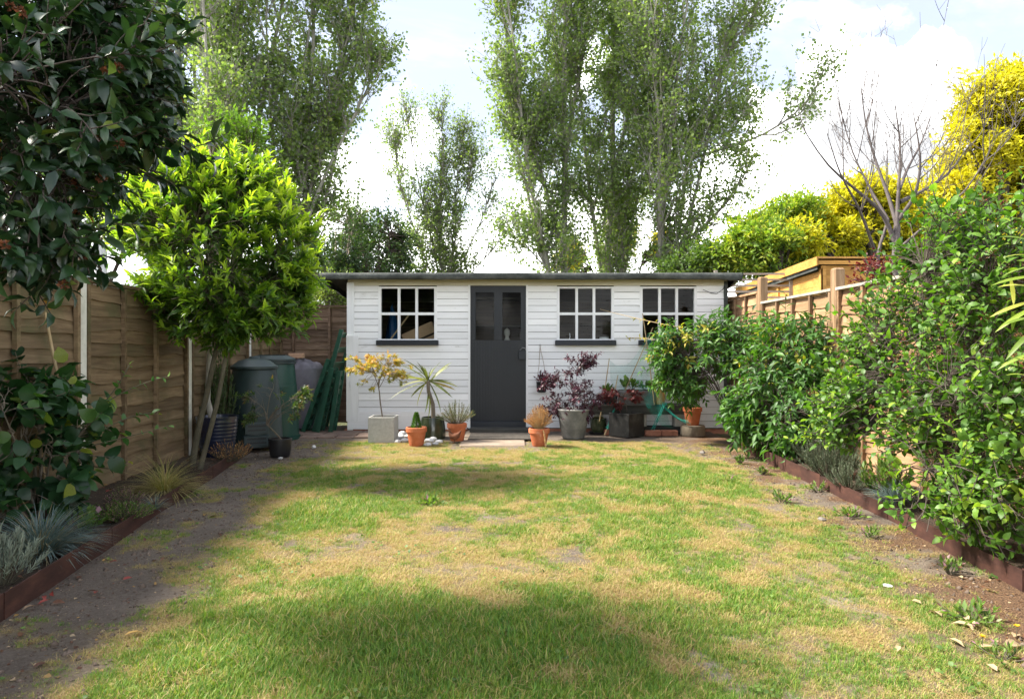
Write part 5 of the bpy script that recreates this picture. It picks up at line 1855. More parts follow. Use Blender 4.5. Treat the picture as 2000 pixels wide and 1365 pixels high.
# bay tree, many stemmed, bright new growth
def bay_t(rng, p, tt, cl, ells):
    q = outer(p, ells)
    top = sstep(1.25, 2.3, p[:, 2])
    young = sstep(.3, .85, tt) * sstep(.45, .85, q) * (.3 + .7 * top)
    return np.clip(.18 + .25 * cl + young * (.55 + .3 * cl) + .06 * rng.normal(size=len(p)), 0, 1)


bd = 6.2
bay_ells = [E(425, 470, bd, 165, 165, .72), E(350, 440, bd, 120, 110, .6), E(510, 480, bd, 108, 130, .6), E(440, 580, bd, 125, 75, .6), E(300, 440, bd, 95, 70, .45), E(555, 560, bd, 55, 70, .35), E(380, 360, bd, 80, 60, .45), E(470, 370, bd, 80, 55, .45), E(420, 615, bd, 100, 55, .5), E(510, 600, bd, 90, 70, .5), E(350, 590, bd, 85, 60, .4), E(450, 640, bd, 100, 40, .4)]
by0 = np.array([-2.90, 6.18, .07])
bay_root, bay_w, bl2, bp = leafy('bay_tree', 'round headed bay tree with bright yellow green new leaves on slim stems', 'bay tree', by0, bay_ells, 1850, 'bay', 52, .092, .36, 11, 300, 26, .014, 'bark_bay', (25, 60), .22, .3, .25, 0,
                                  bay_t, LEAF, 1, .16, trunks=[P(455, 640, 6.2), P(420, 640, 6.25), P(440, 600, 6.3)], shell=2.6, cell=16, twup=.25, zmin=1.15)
for i, pts in enumerate(([by0, P(384, 850, 6.2), P(404, 770, 6.2), P(418, 700, 6.22), P(432, 640, 6.22), P(440, 560, 6.25)],
                         [by0 + np.array([.10, -.06, 0]), P(405, 860, 6.12), P(424, 790, 6.12), P(440, 700, 6.15), P(452, 640, 6.2), P(462, 560, 6.2)])):
    L = np.array(pts)
    k = np.linspace(0, len(L) - 1, 18)
    Lp = np.stack([np.interp(k, np.arange(len(L)), L[:, c]) for c in range(3)], -1)
    for _ in range(3):
        Lp[1:-1] = (Lp[:-2] + Lp[1:-1] * 2 + Lp[2:]) / 4
    MB().tube(Lp, np.linspace(.030 - i * .006, .016, 18), 9).build('trunk', M['bark_bay'], bay_root, 60)


# broad leaved climber at the left
def clm_t(rng, p, tt, cl, ells):
    t = np.clip(.15 + .5 * cl + .2 * rng.normal(size=len(p)), 0, .88)
    return np.where((tt > .92) & (rng.random(len(p)) < .25), .92, t)


cl_ells = [(np.array([-2.88, 4.15, .62]), (.20, .40, .30)), (np.array([-2.93, 4.1, .86]), (.15, .38, .16)), (np.array([-2.78, 4.05, .35]), (.20, .30, .20)), (np.array([-2.70, 4.25, .60]), (.15, .25, .12)), (np.array([-2.98, 3.9, .4]), (.16, .35, .28))]
cl_root, _, _, _ = leafy('climbing_shrub', 'dark green broad leaved climber against the left fence', 'climber', (-2.85, 4.1, .07), cl_ells, 150, 'climber', 53, .094, .80, 6, 290, 14, .012, 'bark', (50, 85), .0, .5, .2, .22,
                         clm_t, OVAL, 1, .16, cell=16, zmin=.15)
crng = np.random.default_rng(9)
sh_p = []
for (a_, b_, c_) in (((200, 790), (270, 745), (330, 735)), ((200, 840), (270, 800), (310, 808)), ((190, 800), (230, 760), (255, 708)), ((180, 870), (260, 850), (330, 832)), ((60, 760), (40, 700), (15, 655)), ((150, 900), (230, 930), (250, 900))):
    q0, q1, q2 = P(*a_, 4.25), P(*b_, 4.35), P(*c_, 4.45)
    sh_p.append(bez(q0[None], q1[None], q2[None], 8)[0])
sh_p = np.array(sh_p)
for q in sh_p:
    MB().tube(q, np.linspace(.004, .002, 8), 5).build('shoot', M['bark_bay'], cl_root)
p, D, Nh, tt, idx = twig_leaves(crng, sh_p, 10, .1, (50, 85), .0, .4)
L = .075 * crng.uniform(.5, 1.1, len(p)) * (1.1 - .5 * tt)
leaves(cl_root, p, D, Nh, L, L * .7, np.clip(.45 + .3 * tt + .2 * crng.random(len(p)) + (tt > .95) * .1, 0, 1), OVAL, M['climber'], 10, name='shoot_leaves')
for i, (a_, b_) in enumerate((((40, 655), (62, 790)), ((88, 610), (112, 740)))):
    q0, q1 = P(*b_, 4.5), P(*a_, 4.5)
    q0 = q0 - (q1 - q0) * (q0[2] - .07) / (q1[2] - q0[2])
    MB().tube([q0, (q0 + q1) / 2 + np.array([.006, 0, 0]), q1], [.012, .011, .009], 7).build('support_cane', M['cane'], cl_root, 60)


# viburnum at the right
def vib_t(rng, p, tt, cl, ells):
    low = sstep(1.1, .3, p[:, 2]) * sstep(2.9, 2.3, p[:, 0])
    return np.clip(.25 + .5 * cl + .2 * rng.normal(size=len(p)) + .25 * low * tt, 0, 1)


vclear = lambda q: (q[:, 0] < RFX - .08)
vib_ells = [(np.array([2.70, 4.4, 1.25]), (.36, .65, .6)), (np.array([2.74, 4.15, 1.70]), (.32, .55, .36)), (np.array([2.50, 4.6, .78]), (.38, .42, .30)), (np.array([2.55, 3.95, .75]), (.36, .45, .42)),
            (np.array([2.42, 3.55, .36]), (.30, .35, .26)), (np.array([2.66, 4.95, 1.15]), (.28, .40, .42)), (np.array([2.50, 3.5, .85]), (.25, .3, .35)), (np.array([2.62, 3.75, 1.3]), (.30, .35, .45)), (np.array([2.20, 4.7, .62]), (.22, .22, .16))]
vb = np.array([[2.80, 4.25, .07], [2.72, 4.1, .07], [2.85, 4.4, .07], [2.68, 3.9, .07]])
vib_root, _, _, vp = leafy('viburnum_shrub', 'big loose leafy viburnum with brown seed heads at the right edge', 'viburnum', vb, vib_ells, 2000, 'viburnum', 54, .047, .62, 6, 300, 34, .008, 'bark_dark', (45, 80), .10, .4, .15, .05,
                           vib_t, OVAL, 1, .16, shell=2.2, cell=15, sag=.25, twup=.3, zmin=.1, clear=vclear)
rng = np.random.default_rng(6)
fl = vp[shown_largest(vp, np.ones(len(vp)), 900, 22)]
fl = fl[fl[:, 2] > .75]
fl = fl[rng.choice(len(fl), 34, replace=False)]
for c in fl:
    k = 36
    dd = unit(rng.normal(size=(k, 3)) + np.array([0, 0, .6]))
    me = leaf_mesh('seed_head', c + dd * .028 * rng.random((k, 1)), dd, unit(rng.normal(size=(k, 3))), np.full(k, .011), np.full(k, .008), rng.random(k), QUAD, np.array(vib_root.location))
    link('seed_head', me, M['seedhead'], vib_root)


# two wisteria mounds
def wis_t(rng, p, tt, cl, ells):
    t = np.clip(.2 + .5 * cl + .15 * rng.normal(size=len(p)), 0, .88)
    return np.where((cl > .93) & (p[:, 2] > .95), .93 + .07 * rng.random(len(p)), t)


clearR = lambda q: (q[:, 0] < RFX - .06) & (q[:, 1] < 9.36)
wa = 8.35
leafy('wisteria_shrub', 'leafy wisteria mound in front of the right shed window', 'wisteria', (2.72, 8.3, .05),
      [E(1365, 690, wa, 82, 66, .42), E(1420, 660, wa, 62, 44, .4), E(1310, 695, wa, 42, 48, .25), E(1345, 745, wa, 55, 38, .3), E(1455, 690, 8.2, 50, 55, .35)], 700, 'wisteria', 55, .085, .42, 8, 280, 14, .010, 'bark_dark', (45, 80), -.05, .4, .1, .12,
      wis_t, LEAF, 1, .2, shell=2.6, cell=11, sag=.25, twup=-.03, zmin=.35, clear=clearR)
wb_ = 6.95
leafy('wisteria_shrub', 'larger bushy wisteria mound by the right fence, behind the lavender', 'wisteria', (2.75, 6.9, .07),
      [E(1560, 690, wb_, 100, 72, .5), E(1530, 770, wb_, 95, 68, .45), E(1610, 720, 6.6, 80, 90, .4), E(1480, 800, 7.2, 60, 55, .35), E(1600, 800, 6.4, 80, 60, .35), E(1510, 850, 7.0, 60, 28, .25), E(1570, 840, 6.6, 75, 36, .3)], 1150, 'wisteria', 56, .090, .42, 8, 290, 18, .010, 'bark_dark', (45, 80), -.05, .4, .1, .14,
      wis_t, LEAF, 1, .22, shell=2.6, cell=13, sag=.25, twup=-.03, zmin=.12, clear=clearR)
# long loose shoots of the wisteria reaching to the left
wl_root = thing('wisteria_runner', 'thin wisteria runner with yellowing leaves across the middle shed wall', 'runner', P(1330, 640, 8.6))
R1 = bez(P(1330, 640, 8.5)[None], P(1250, 625, 8.8)[None], P(1172, 604, 9.25)[None], 10)
R2 = bez(P(1330, 690, 8.5)[None], P(1290, 655, 8.8)[None], P(1225, 660, 9.2)[None], 10)
w = Wood()
w.add(np.concatenate([R1, R2]), taper(2, 10, .005, .003), 4)
w.build('stem', M['cane'], wl_root)
wr = np.random.default_rng(14)
p, D, Nh, tt, idx = twig_leaves(wr, np.concatenate([R1[:, :6], R2[:, 4:]]), 12, .3, (40, 90), -.2, .5)
L = np.full(len(p), .06)
o = link('runner_leaves', leaf_mesh('runner_leaves', p, D, Nh, L, L * .4, .95 + .05 * wr.random(len(p)), LEAF, np.array(wl_root.location)), M['wisteria'], wl_root)
o['kind'] = 'stuff'

# bamboo at the right edge: culm stands just outside the frame
bb = thing('bamboo', 'narrow pale green bamboo leaves poking in from the right edge', 'bamboo', (2.46, 2.90, .06))
brng = np.random.default_rng(15)
for k, (x, y) in enumerate(((2.46, 2.90), (2.52, 3.05), (2.48, 2.78))):
    MB().tube([(x, y, .05), (x + .01, y, .7), (x + .0, y - .01, 1.4), (x - .02, y - .02, 2.0)], [.008, .008, .007, .004], 7).build('culm', M['cane'], bb, 60)
ST = strap(6, .35)
i = 0
bpos, bD, bN, bL, bt = [], [], [], [], []
for (px, py, ln, an) in ((2010, 470, 70, 160), (2020, 500, 90, 172), (2015, 520, 75, 190), (2010, 590, 95, 196), (2020, 600, 110, 208), (2015, 620, 80, 185), (2025, 640, 120, 215), (2010, 560, 85, 170), (2015, 690, 90, 200),
                         (2020, 700, 80, 180), (2010, 735, 70, 165), (2018, 440, 60, 150), (2015, 715, 75, 150), (2020, 540, 100, 183)):
    d = 2.9 + brng.uniform(-.12, .12)
    bpos.append(P(px, py, d))
    q1_ = bpos[-1]
    q0_ = np.array([2.47, 2.9, q1_[2] - .18])
    MB().tube(bez(q0_[None], (q0_ * .5 + q1_ * .5 + np.array([0, 0, .08]))[None], q1_[None], 6)[0], np.linspace(.003, .0012, 6), 5).build('branchlet', M['cane'], bb)
    a_ = math.radians(an)
    bD.append(unit(np.array([math.cos(a_), brng.uniform(-.35, .2), math.sin(a_) + .0])))
    bN.append(unit(np.array([.1, -.5, 1.0]) + brng.normal(size=3) * .3))
    bL.append(ln * .78 * d / FPX)
    bt.append(brng.random())
leaves(bb, np.array(bpos), np.array(bD), np.array(bN), np.array(bL), np.array(bL) * .11, np.array(bt), ST, M['bamboo'], 14, cell=3)
rest = brng.normal(size=(60, 3)) * np.array([.05, .16, .35]) + np.array([2.5, 2.95, 1.5])
dd = unit(brng.normal(size=(60, 3)) + np.array([.2, 0, -.2]))
o = link('more_leaves', leaf_mesh('more_leaves', rest, dd, unit(brng.normal(size=(60, 3)) + np.array([0, 0, 1.5])), np.full(60, .14), np.full(60, .02), brng.random(60), ST, np.array(bb.location)), M['bamboo'], bb)
o['kind'] = 'stuff'


# ------------------------------------------------------------------ low plants


def grass_clump(name, label, cat, c, n, L, seed, mat, spread=1.0, w=.004, tint=(.6, .2), r=.05, up=.55, dry=0.0):
    rng = np.random.default_rng(seed)
    root = thing(name, label, cat, c)
    c = np.array(c, float)
    a = rng.random(n) * 6.283
    s = rng.random(n) ** .6
    D = unit(np.stack([np.cos(a) * s * spread, np.sin(a) * s * spread, np.full(n, up) + .5 * (1 - s)], -1) + rng.normal(size=(n, 3)) * .08)
    pos = c + np.stack([np.cos(a) * r * s, np.sin(a) * r * s, np.zeros(n)], -1)
    Ln = L * rng.uniform(.55, 1.15, n)
    tn = np.clip(rng.normal(tint[0], tint[1], n), 0, 1)
    tn = np.where(rng.random(n) < dry, rng.uniform(0, .25, n), tn)
    Nh = np.tile(np.array([0, 0, 1.0]), (n, 1)) + rng.normal(size=(n, 3)) * .1
    me = leaf_mesh('blades', pos, D, Nh, Ln, np.full(n, w), tn, strap(5, .75, 1.0, 0), c, False)
    o = link('blades', me, M[mat], root)
    o['kind'] = 'stuff'
    return root


grass_clump('blue_fescue', 'large blue grey fescue tussock in the left bed', 'fescue', (-2.50, 3.62, .07), 1100, .30, 1, 'fescue', 1.15, .0034, (.62, .2), .09, .55, .16)
grass_clump('feather_grass', 'tawny soft feather grass by the bay trunks', 'grass', (-2.66, 5.22, .075), 700, .36, 2, 'stipa', 1.25, .003, (.5, .3), .07, .35)
grass_clump('blue_fescue', 'small blue fescue tussock beside the right edging', 'fescue', (2.72, 4.85, .07), 420, .20, 3, 'fescue', 1.1, .0036, (.8, .15), .05, .6)
grass_clump('blue_fescue', 'tiny blue fescue tuft half hidden by the far left edging', 'fescue', (-2.42, 4.62, .07), 180, .12, 4, 'fescue', 1.0, .0034, (.5, .2), .03, .7, .3)


def needle_bush(name, label, cat, c, ns, H, R, seed, mat, per=26, leaf=.03, width=.16, tint=(.5, .25), up=.3):
    rng = np.random.default_rng(seed)
    c = np.array(c, float)
    root = thing(name, label, cat, c)
    a = rng.random(ns) * 6.283
    s = np.sqrt(rng.random(ns))
    tips = c + np.stack([np.cos(a) * R * s, np.sin(a) * R * s, H * (1.05 - .55 * s ** 2) * rng.uniform(.75, 1.1, ns)], -1)
    b = c + np.stack([np.cos(a) * R * .25 * s, np.sin(a) * R * .25 * s, np.zeros(ns)], -1)
    mid = (b + tips) / 2 + np.stack([np.cos(a) * R * .12, np.sin(a) * R * .12, np.zeros(ns)], -1)
    L = bez(b, mid, tips, 6)
    w = Wood()
    w.add(L, taper(ns, 6, .003, .0015), 4)
    w.build('stems', M['bark_bay'], root)
    p, D, Nh, tt, idx = twig_leaves(rng, L, per, .3, (20, 55), up, .2)
    N = len(p)
    Ln = leaf * rng.uniform(.6, 1.2, N)
    tn = np.clip(rng.normal(tint[0], tint[1], N) + .2 * tt, 0, 1)
    o = link('foliage', leaf_mesh('foliage', p, D, Nh, Ln, Ln * width, tn, QUAD, c, False), M[mat], root)
    o['kind'] = 'stuff'
    return root


needle_bush('lavender', 'grey green lavender bush leaning over the middle of the right edging', 'lavender', (2.68, 5.75, .07), 120, .34, .26, 5, 'lavender', 30, .035, .14)
needle_bush('lavender', 'grey green lavender bush behind, under the wisteria', 'lavender', (2.80, 6.25, .07), 100, .42, .24, 6, 'lavender', 30, .035, .14)
needle_bush('lavender', 'low lavender spilling over the steel edging nearest the lawn', 'lavender', (2.60, 5.25, .07), 70, .20, .18, 7, 'lavender', 26, .03, .14, (.6, .2))
needle_bush('cotton_lavender', 'silvery narrow leaved plant in the bottom left corner', 'plant', (-2.34, 3.13, .07), 34, .24, .17, 8, 'silver', 34, .045, .12, (.6, .25))
needle_bush('thyme_cushion', 'low green and pinkish thyme cushion behind the left edging', 'thyme', (-2.47, 4.32, .07), 130, .11, .21, 9, 'herb', 18, .016, .5, (.55, .3))
needle_bush('thyme_cushion', 'small pink tinged heather beside the thyme', 'heather', (-2.62, 4.62, .07), 60, .14, .14, 10, 'herb', 18, .014, .4, (.9, .2))
needle_bush('euphorbia', 'fresh green leafy perennial behind the right edging, beside the lavender', 'perennial', (2.76, 5.05, .07), 50, .26, .2, 11, 'herb', 16, .05, .4, (.6, .2))
needle_bush('geranium', 'low leafy green ground plant at the foot of the left climber', 'plant', (-2.55, 4.0, .07), 26, .14, .16, 12, 'herb', 10, .04, .7, (.3, .2))
needle_bush('dry_stalks', 'brown withered stalks under the bay tree by the left edging', 'stalks', (-2.72, 6.6, .07), 60, .20, .2, 13, 'drystem', 8, .03, .15, (.3, .3))
needle_bush('dark_evergreen', 'dark needled conifer branch hanging behind the bay trunks', 'conifer', (-3.16, 7.35, .07), 60, 1.05, .22, 14, 'rosemary', 40, .05, .3, (.3, .2))

# weeds on the bare strip and in the lawn
for k, (px, py, r_, lab) in enumerate(((1420, 940, .09, 'pale leaved weed in the lawn left of the lavender'), (1525, 980, .10, 'leafy weed on bare soil below the lavender'), 
                                       (1600, 960, .09, 'bushy weed at the foot of the right edging'), (1660, 1010, .08, 'leafy weed on the soil strip beside the edging panel joint'), 
                                       (1490, 925, .08, 'weed on the soil near the big wisteria'), (1855, 1120, .07, 'little weed under the viburnum'), (1960, 1290, .11, 'grey green spreading weed in the bottom right corner'),
                                       (1900, 1210, .08, 'low weed on the brown litter at the right'), (1445, 905, .07, 'weed where the lawn meets the dark soil'),
                                       (840, 985, .10, 'darker coarse tuft standing in the far lawn'), (1700, 1050, .05, 'seedling at the foot of the near right edging'), (1460, 870, .09, 'green weed at the edge of the mulch by the wisteria'))):
    c = G(px, py, .012)
    needle_bush('weed', lab, 'weed', c, 9 + k % 5 * 3, .035 + .02 * (k % 3), r_ * (.7 + .25 * (k % 4)), 100 + k, 'herb', 5 + k % 3, .032 + .012 * (k % 2), .42, (.6 + (k == 8) * -.2, .2), .05)

# ------------------------------------------------------------------ pots and what grows in them


def round_pot(root, c, r0, r1, h, mat, rim=.0, rimh=.0, seg=30, bulge=0.0, soil=.03, name='pot', wall=.012, rim_mat=None):
    prof = [(r0 * .92, 0), (r0, .008)]
    for t in (.2, .4, .6, .8, 1.0):
        zz = t * (h - rimh)
        prof.append((r0 + (r1 - r0) * t + bulge * math.sin(math.pi * t), max(zz, .009)))
    if rim:
        prof += [(r1 + rim, h - rimh + .002), (r1 + rim, h - .006), (r1 + rim - .006, h)]
    else:
        prof += [(r1, h)]
    ro = prof[-1][0]
    prof += [(ro - wall, h), (ro - wall - .003, h - soil - .02), (.002, h - soil - .022)]
    p = MB().lathe(prof, c, seg).build(name, mat, root, 35)
    rng = np.random.default_rng(int(abs(c[0]) * 1000))
    V = []
    F = []
    rs_ = ro - wall - .001
    n, m_ = 20, 4
    for k in range(m_ + 1):
        for i in range(n):
            a = 2 * math.pi * i / n
            rr_ = rs_ * k / m_
            V.append((c[0] + rr_ * math.cos(a), c[1] + rr_ * math.sin(a), c[2] + h - soil + rng.uniform(-.004, .006)))
    for k in range(m_):
        for i in range(n):
            j = (i + 1) % n
            F.append((k * n + i, k * n + j, k * n + n + j, k * n + n + i))
    MB().add(V, F).build('soil', M['soilpot'], root, 60)
    return p


def square_pot(root, c, s, h, mat, rz=0.0, wall=.018, soil=.03):
    R = Matrix.Translation(Vector(c)) @ Matrix.Rotation(rz, 4, 'Z')
    s2 = s / 2
    mb = MB()
    def ring(q, z):
        return [tuple(R @ Vector(v)) for v in ((-q, -q, z), (q, -q, z), (q, q, z), (-q, q, z))]
    rings = [ring(s2 - .004, 0), ring(s2, .006), ring(s2, h - .004), ring(s2 - .004, h), ring(s2 - wall, h), ring(s2 - wall, h - soil - .02)]
    V = sum(rings, [])
    F = [(3, 2, 1, 0)]
    for k in range(5):
        for i in range(4):
            j = (i + 1) % 4
            F.append((k * 4 + i, k * 4 + j, k * 4 + 4 + j, k * 4 + 4 + i))
    F.append((20, 21, 22, 23))
    mb.add(V, F)
    o = mb.build('planter', mat, root)
    MB().box(-s2 + wall + .001, s2 - wall - .001, -s2 + wall + .001, s2 - wall - .001, h - soil - .018, h - soil, R).build('soil', M['soilpot'], root)
    return o


GZ = .014
# 1 golden maple in the pale cube
c = np.array([-1.585, 8.42, GZ])
t = thing('potted_maple', 'small golden orange maple in a pale concrete cube planter', 'potted plant', c)
square_pot(t, c, .315, .315, M['greycube'])


def little_tree(root, c, trunk_pts, ells, ntips, mat, seed, leaf, width, per, tpl=LEAF, limbs=8, r0=.01, bark='bark', tintf=None, droop=.1, ang=(40, 85), singles=0, extra=2, tw=.08, up=.0, shell=3.0, cell=8, sag=.1, jit=.4):
    rng = np.random.default_rng(seed)
    tp = np.array(trunk_pts, float)
    k = np.linspace(0, len(tp) - 1, 12)
    L = np.stack([np.interp(k, np.arange(len(tp)), tp[:, q]) for q in range(3)], -1)
    L[1:-1] = (L[:-2] + 2 * L[1:-1] + L[2:]) / 4
    w = Wood()
    w.add(L[None], taper(1, 12, r0, r0 * .7), 7)
    tips = in_ellipsoids(rng, ells, ntips, shell, c[2] + .02)
    w2, L2 = bush_wood(rng, L[-3:], tips, limbs, r0 * .65, sag, rtwig=.0012)
    w.V += w2.V
    w.F += [f + w.n for f in w2.F]
    w.n += w2.n
    if extra:
        P3, *_ = sprout(rng, L2[:, 2:], ntips * extra, (.2, 1), (20, 60), tw, 4, .05, .12, .3)
        w.add(P3, taper(len(P3), 4, .0015, .001), 3)
    else:
        P3 = L2[:, 2:]
    w.build('trunk', M[bark], root)
    p, D, Nh, tt, idx = twig_leaves(rng, P3, per, .2, ang, up, jit)
    D = unit(D + np.array([0, 0, -droop]))
    N = len(p)
    cl = rng.random(len(P3))[idx]
    tn = tintf(rng, p, tt, cl) if tintf else np.clip(.2 + .6 * cl + .15 * rng.normal(size=N), 0, 1)
    Ln = leaf * rng.uniform(.65, 1.2, N)
    leaves(root, p, D, Nh, Ln, Ln * width, tn, tpl, M[mat], singles, cell=cell, name='foliage')


mt = lambda rng, p, tt, cl: np.clip(.15 + .55 * cl + 1.0 * (p[:, 2] - .92) + .12 * rng.normal(size=len(p)), 0, 1)
k8 = 8.42
little_tree(t, c, [(c[0] - .01, c[1], GZ + .285), P(743, 790, k8), P(741, 765, k8), P(738, 750, k8)],
            [E(735, 712, k8, 50, 10, .3), E(758, 727, k8, 42, 10, .25), E(710, 722, k8, 34, 9, .25), E(778, 737, k8, 26, 11, .2), E(775, 706, k8, 20, 7, .15), E(745, 698, k8, 36, 6, .2), E(690, 700, k8, 6, 4, .06), E(707, 753, k8, 7, 4, .06), E(725, 760, k8, 6, 4, .06)],
            190, 'goldmaple', 61, .040, .9, 5, STAR, 9, .009, 'bark', mt, .25, (50, 90), 0, 1, .06, .0)

# 2 clipped little conifer in terracotta
c = np.array([-1.125, 8.03, GZ])
t = thing('potted_conifer', 'tiny bright green conifer in a terracotta pot, left of the dark green pot', 'potted plant', c)
round_pot(t, c, .080, .112, .225, M['terracotta'], .012, .055)
rng = np.random.default_rng(4)
nn = 1500
zz = rng.random(nn) ** .8
a = rng.random(nn) * 6.283
rr_ = .055 * (1 - zz) ** .7 * (.6 + .4 * rng.random(nn)) + .004
pos = np.stack([c[0] + rr_ * np.cos(a), c[1] + rr_ * np.sin(a), c[2] + .20 + zz * .19], -1)
dd = unit(np.stack([np.cos(a), np.sin(a), np.full(nn, .9)], -1) + rng.normal(size=(nn, 3)) * .3)
MB().tube([(c[0], c[1], c[2] + .19), (c[0], c[1], c[2] + .37)], [.008, .002], 6).build('trunk', M['bark'], t)
o = link('foliage', leaf_mesh('foliage', pos, dd, unit(rng.normal(size=(nn, 3))), np.full(nn, .022), np.full(nn, .007), rng.random(nn), QUAD, c, False), M['conifer'], t)
o['kind'] = 'stuff'

# 3 cordyline in dark green glazed pot
c = np.array([-1.015, 8.72, GZ])
t = thing('potted_cordyline', 'spiky cordyline palm in a dark green glazed pot', 'potted plant', c)
round_pot(t, c, .165, .140, .275, M['greenglaze'], 0, 0, 34, .012)
tp = P(836, 744, 8.72)
MB().tube([(c[0] + .012, c[1], c[2] + .24), (c[0] + .005, c[1], .45), (tp[0] + .005, tp[1], .62), tuple(tp)], [.030, .026, .024, .024], 10).build('trunk', M['bark'], t, 60)
rng = np.random.default_rng(21)
specs_c = [(-52, .42, .15), (-38, .40, .25), (-28, .30, .1), (-15, .24, .0), (-5, .22, 0), (6, .24, 0), (16, .22, .1), (25, .36, .1), (38, .43, .15), (42, .36, .1), (-66, .46, .5), (-78, .40, .5), (-95, .46, .35), (-105, .55, .3), (-150, .42, .4), (170, .46, .3), (178, .44, .2),
           (95, .40, .1), (102, .38, .4), (118, .42, .3), (85, .36, .3), (150, .44, .2), (-125, .30, .5), (-20, .33, .2)]
pos, D, Nh, Ln, tn = [], [], [], [], []
for an, L_, dr in specs_c:
    a_ = math.radians(an)
    dv = np.array([math.sin(a_), rng.uniform(-.5, .4), math.cos(a_)])
    pos.append(tp + np.array([math.sin(a_) * .012, 0, rng.uniform(-.03, .03)]))
    D.append(unit(dv))
    Nh.append(unit(np.array([-math.cos(a_) * np.sign(math.sin(a_) + .01) * .7, -.5, .8]) + rng.normal(size=3) * .2))
    Ln.append(L_ * rng.uniform(.9, 1.05))
    tn.append(np.clip(rng.uniform(.1, .85) + (abs(an) > 100) * .15, 0, 1))
leaves(t, np.array(pos), np.array(D), np.array(Nh), np.array(Ln), np.full(len(Ln), .034), np.array(tn), strap(7, .3), M['cordyline'], 24, cell=1, part='strap_leaf', name='leaves')

# 4 straggly heath in terracotta
c = np.array([-.672, 8.34, .037])
t = thing('potted_heath', 'straggly half dried heath in a terracotta pot beside the door', 'potted plant', c)
round_pot(t, c, .082, .110, .215, M['terracotta'], .012, .055)


def pot_bush(t, c, z, ns, H, R, seed, mat, per, leaf, width, tint, arch=.0, bark='bark', rb=.03):
    rng = np.random.default_rng(seed)
    a = rng.random(ns) * 6.283
    s = np.sqrt(rng.random(ns))
    b = np.array([c[0], c[1], z]) + np.stack([np.cos(a) * rb * s, np.sin(a) * rb * s, np.zeros(ns)], -1)
    tips = np.array([c[0], c[1], z]) + np.stack([np.cos(a) * R * s, np.sin(a) * R * s, H * (1.05 - (.5 + arch) * s ** 2) * rng.uniform(.65, 1.1, ns)], -1)
    mid = (b + tips) / 2 + np.stack([np.cos(a) * R * .15, np.sin(a) * R * .15, np.full(ns, H * .15)], -1)
    L = bez(b, mid, tips, 7)
    w = Wood()
    w.add(L, taper(ns, 7, .0028, .0012), 4)
    w.build('stems', M[bark], t)
    p, D, Nh, tt, idx = twig_leaves(rng, L, per, .3, (20, 60), .1, .35)
    N = len(p)
    cl = rng.random(ns)[idx]
    tn = np.clip(tint[0] + tint[1] * 2 * (cl - .5) + .1 * rng.normal(size=N), 0, 1)
    Ln = leaf * rng.uniform(.6, 1.2, N)
    o = link('foliage', leaf_mesh('foliage', p, D, Nh, Ln, Ln * width, tn, QUAD, np.array(t.location), False), M[mat], t)
    o['kind'] = 'stuff'


pot_bush(t, c, c[2] + .18, 90, .28, .24, 31, 'heath', 22, .026, .16, (.5, .45), .1)

# 5 dried orange plant in terracotta
c = np.array([.318, 8.0, GZ])
t = thing('potted_dried_plant', 'dried orange brown plant in a terracotta pot right of the doormat', 'potted plant', c)
round_pot(t, c, .078, .112, .215, M['terracotta'], .012, .055)
pot_bush(t, c, c[2] + .19, 170, .27, .175, 32, 'drystem', 30, .022, .16, (.5, .4), .15, 'cane')
rng = np.random.default_rng(33)
Lh = bez(np.tile(c + np.array([.03, -.06, .2]), (9, 1)), np.tile(c + np.array([.05, -.17, .24]), (9, 1)), c + np.array([.06, -.15, .02]) + rng.normal(size=(9, 3)) * np.array([.02, .01, .03]), 7)
w = Wood()
w.add(Lh, taper(9, 7, .0025, .0012), 4)
w.build('trailing_stems', M['cane'], t)
p, D, Nh, tt, idx = twig_leaves(rng, Lh, 16, .2, (25, 60), -.1, .3)
o = link('trailing_foliage', leaf_mesh('trailing_foliage', p, D, Nh, np.full(len(p), .022), np.full(len(p), .005), np.clip(.6 + .3 * rng.random(len(p)), 0, 1), QUAD, c, False), M['drystem'], t)
o['kind'] = 'stuff'

# 6 purple shrub in the big grey tapered pot
c = np.array([.785, 8.74, GZ])
t = thing('potted_purple_shrub', 'airy purple leaved shrub in a large worn grey tapered pot', 'potted plant', c)
round_pot(t, c, .140, .208, .365, M['zinc'], 0, 0, 36, .004, .035, wall=.02)
MB().lathe([(.189, .362), (.210, .362), (.212, .374), (.205, .380), (.189, .378)], c, 36).build('rim', M['zinc_rim'], t, 40)
kp = 8.72
pt_ = lambda rng, p, tt, cl: np.clip(.15 + .6 * cl + .15 * rng.normal(size=len(p)), 0, 1)
little_tree(t, c, [(c[0], c[1], c[2] + .33), (c[0] + .01, c[1], .48), (c[0], c[1], .55)],
            [E(1128, 720, kp, 26, 24, .12), E(1150, 706, kp, 22, 14, .1), E(1105, 735, kp, 38, 18, .15), E(1080, 745, kp, 22, 16, .12), E(1140, 765, kp, 34, 22, .18), E(1105, 785, kp, 42, 20, .2), E(1080, 800, kp, 22, 10, .15), E(1120, 810, kp, 36, 14, .2), E(1160, 785, kp, 22, 14, .12),
             E(1065, 752, kp, 10, 10, .08), E(1072, 812, kp, 16, 6, .1)],
            380, 'purple', 62, .040, .66, 7, LEAF, 14, .008, 'bark_dark', pt_, .1, (40, 80), 0, 1, .09, .05)

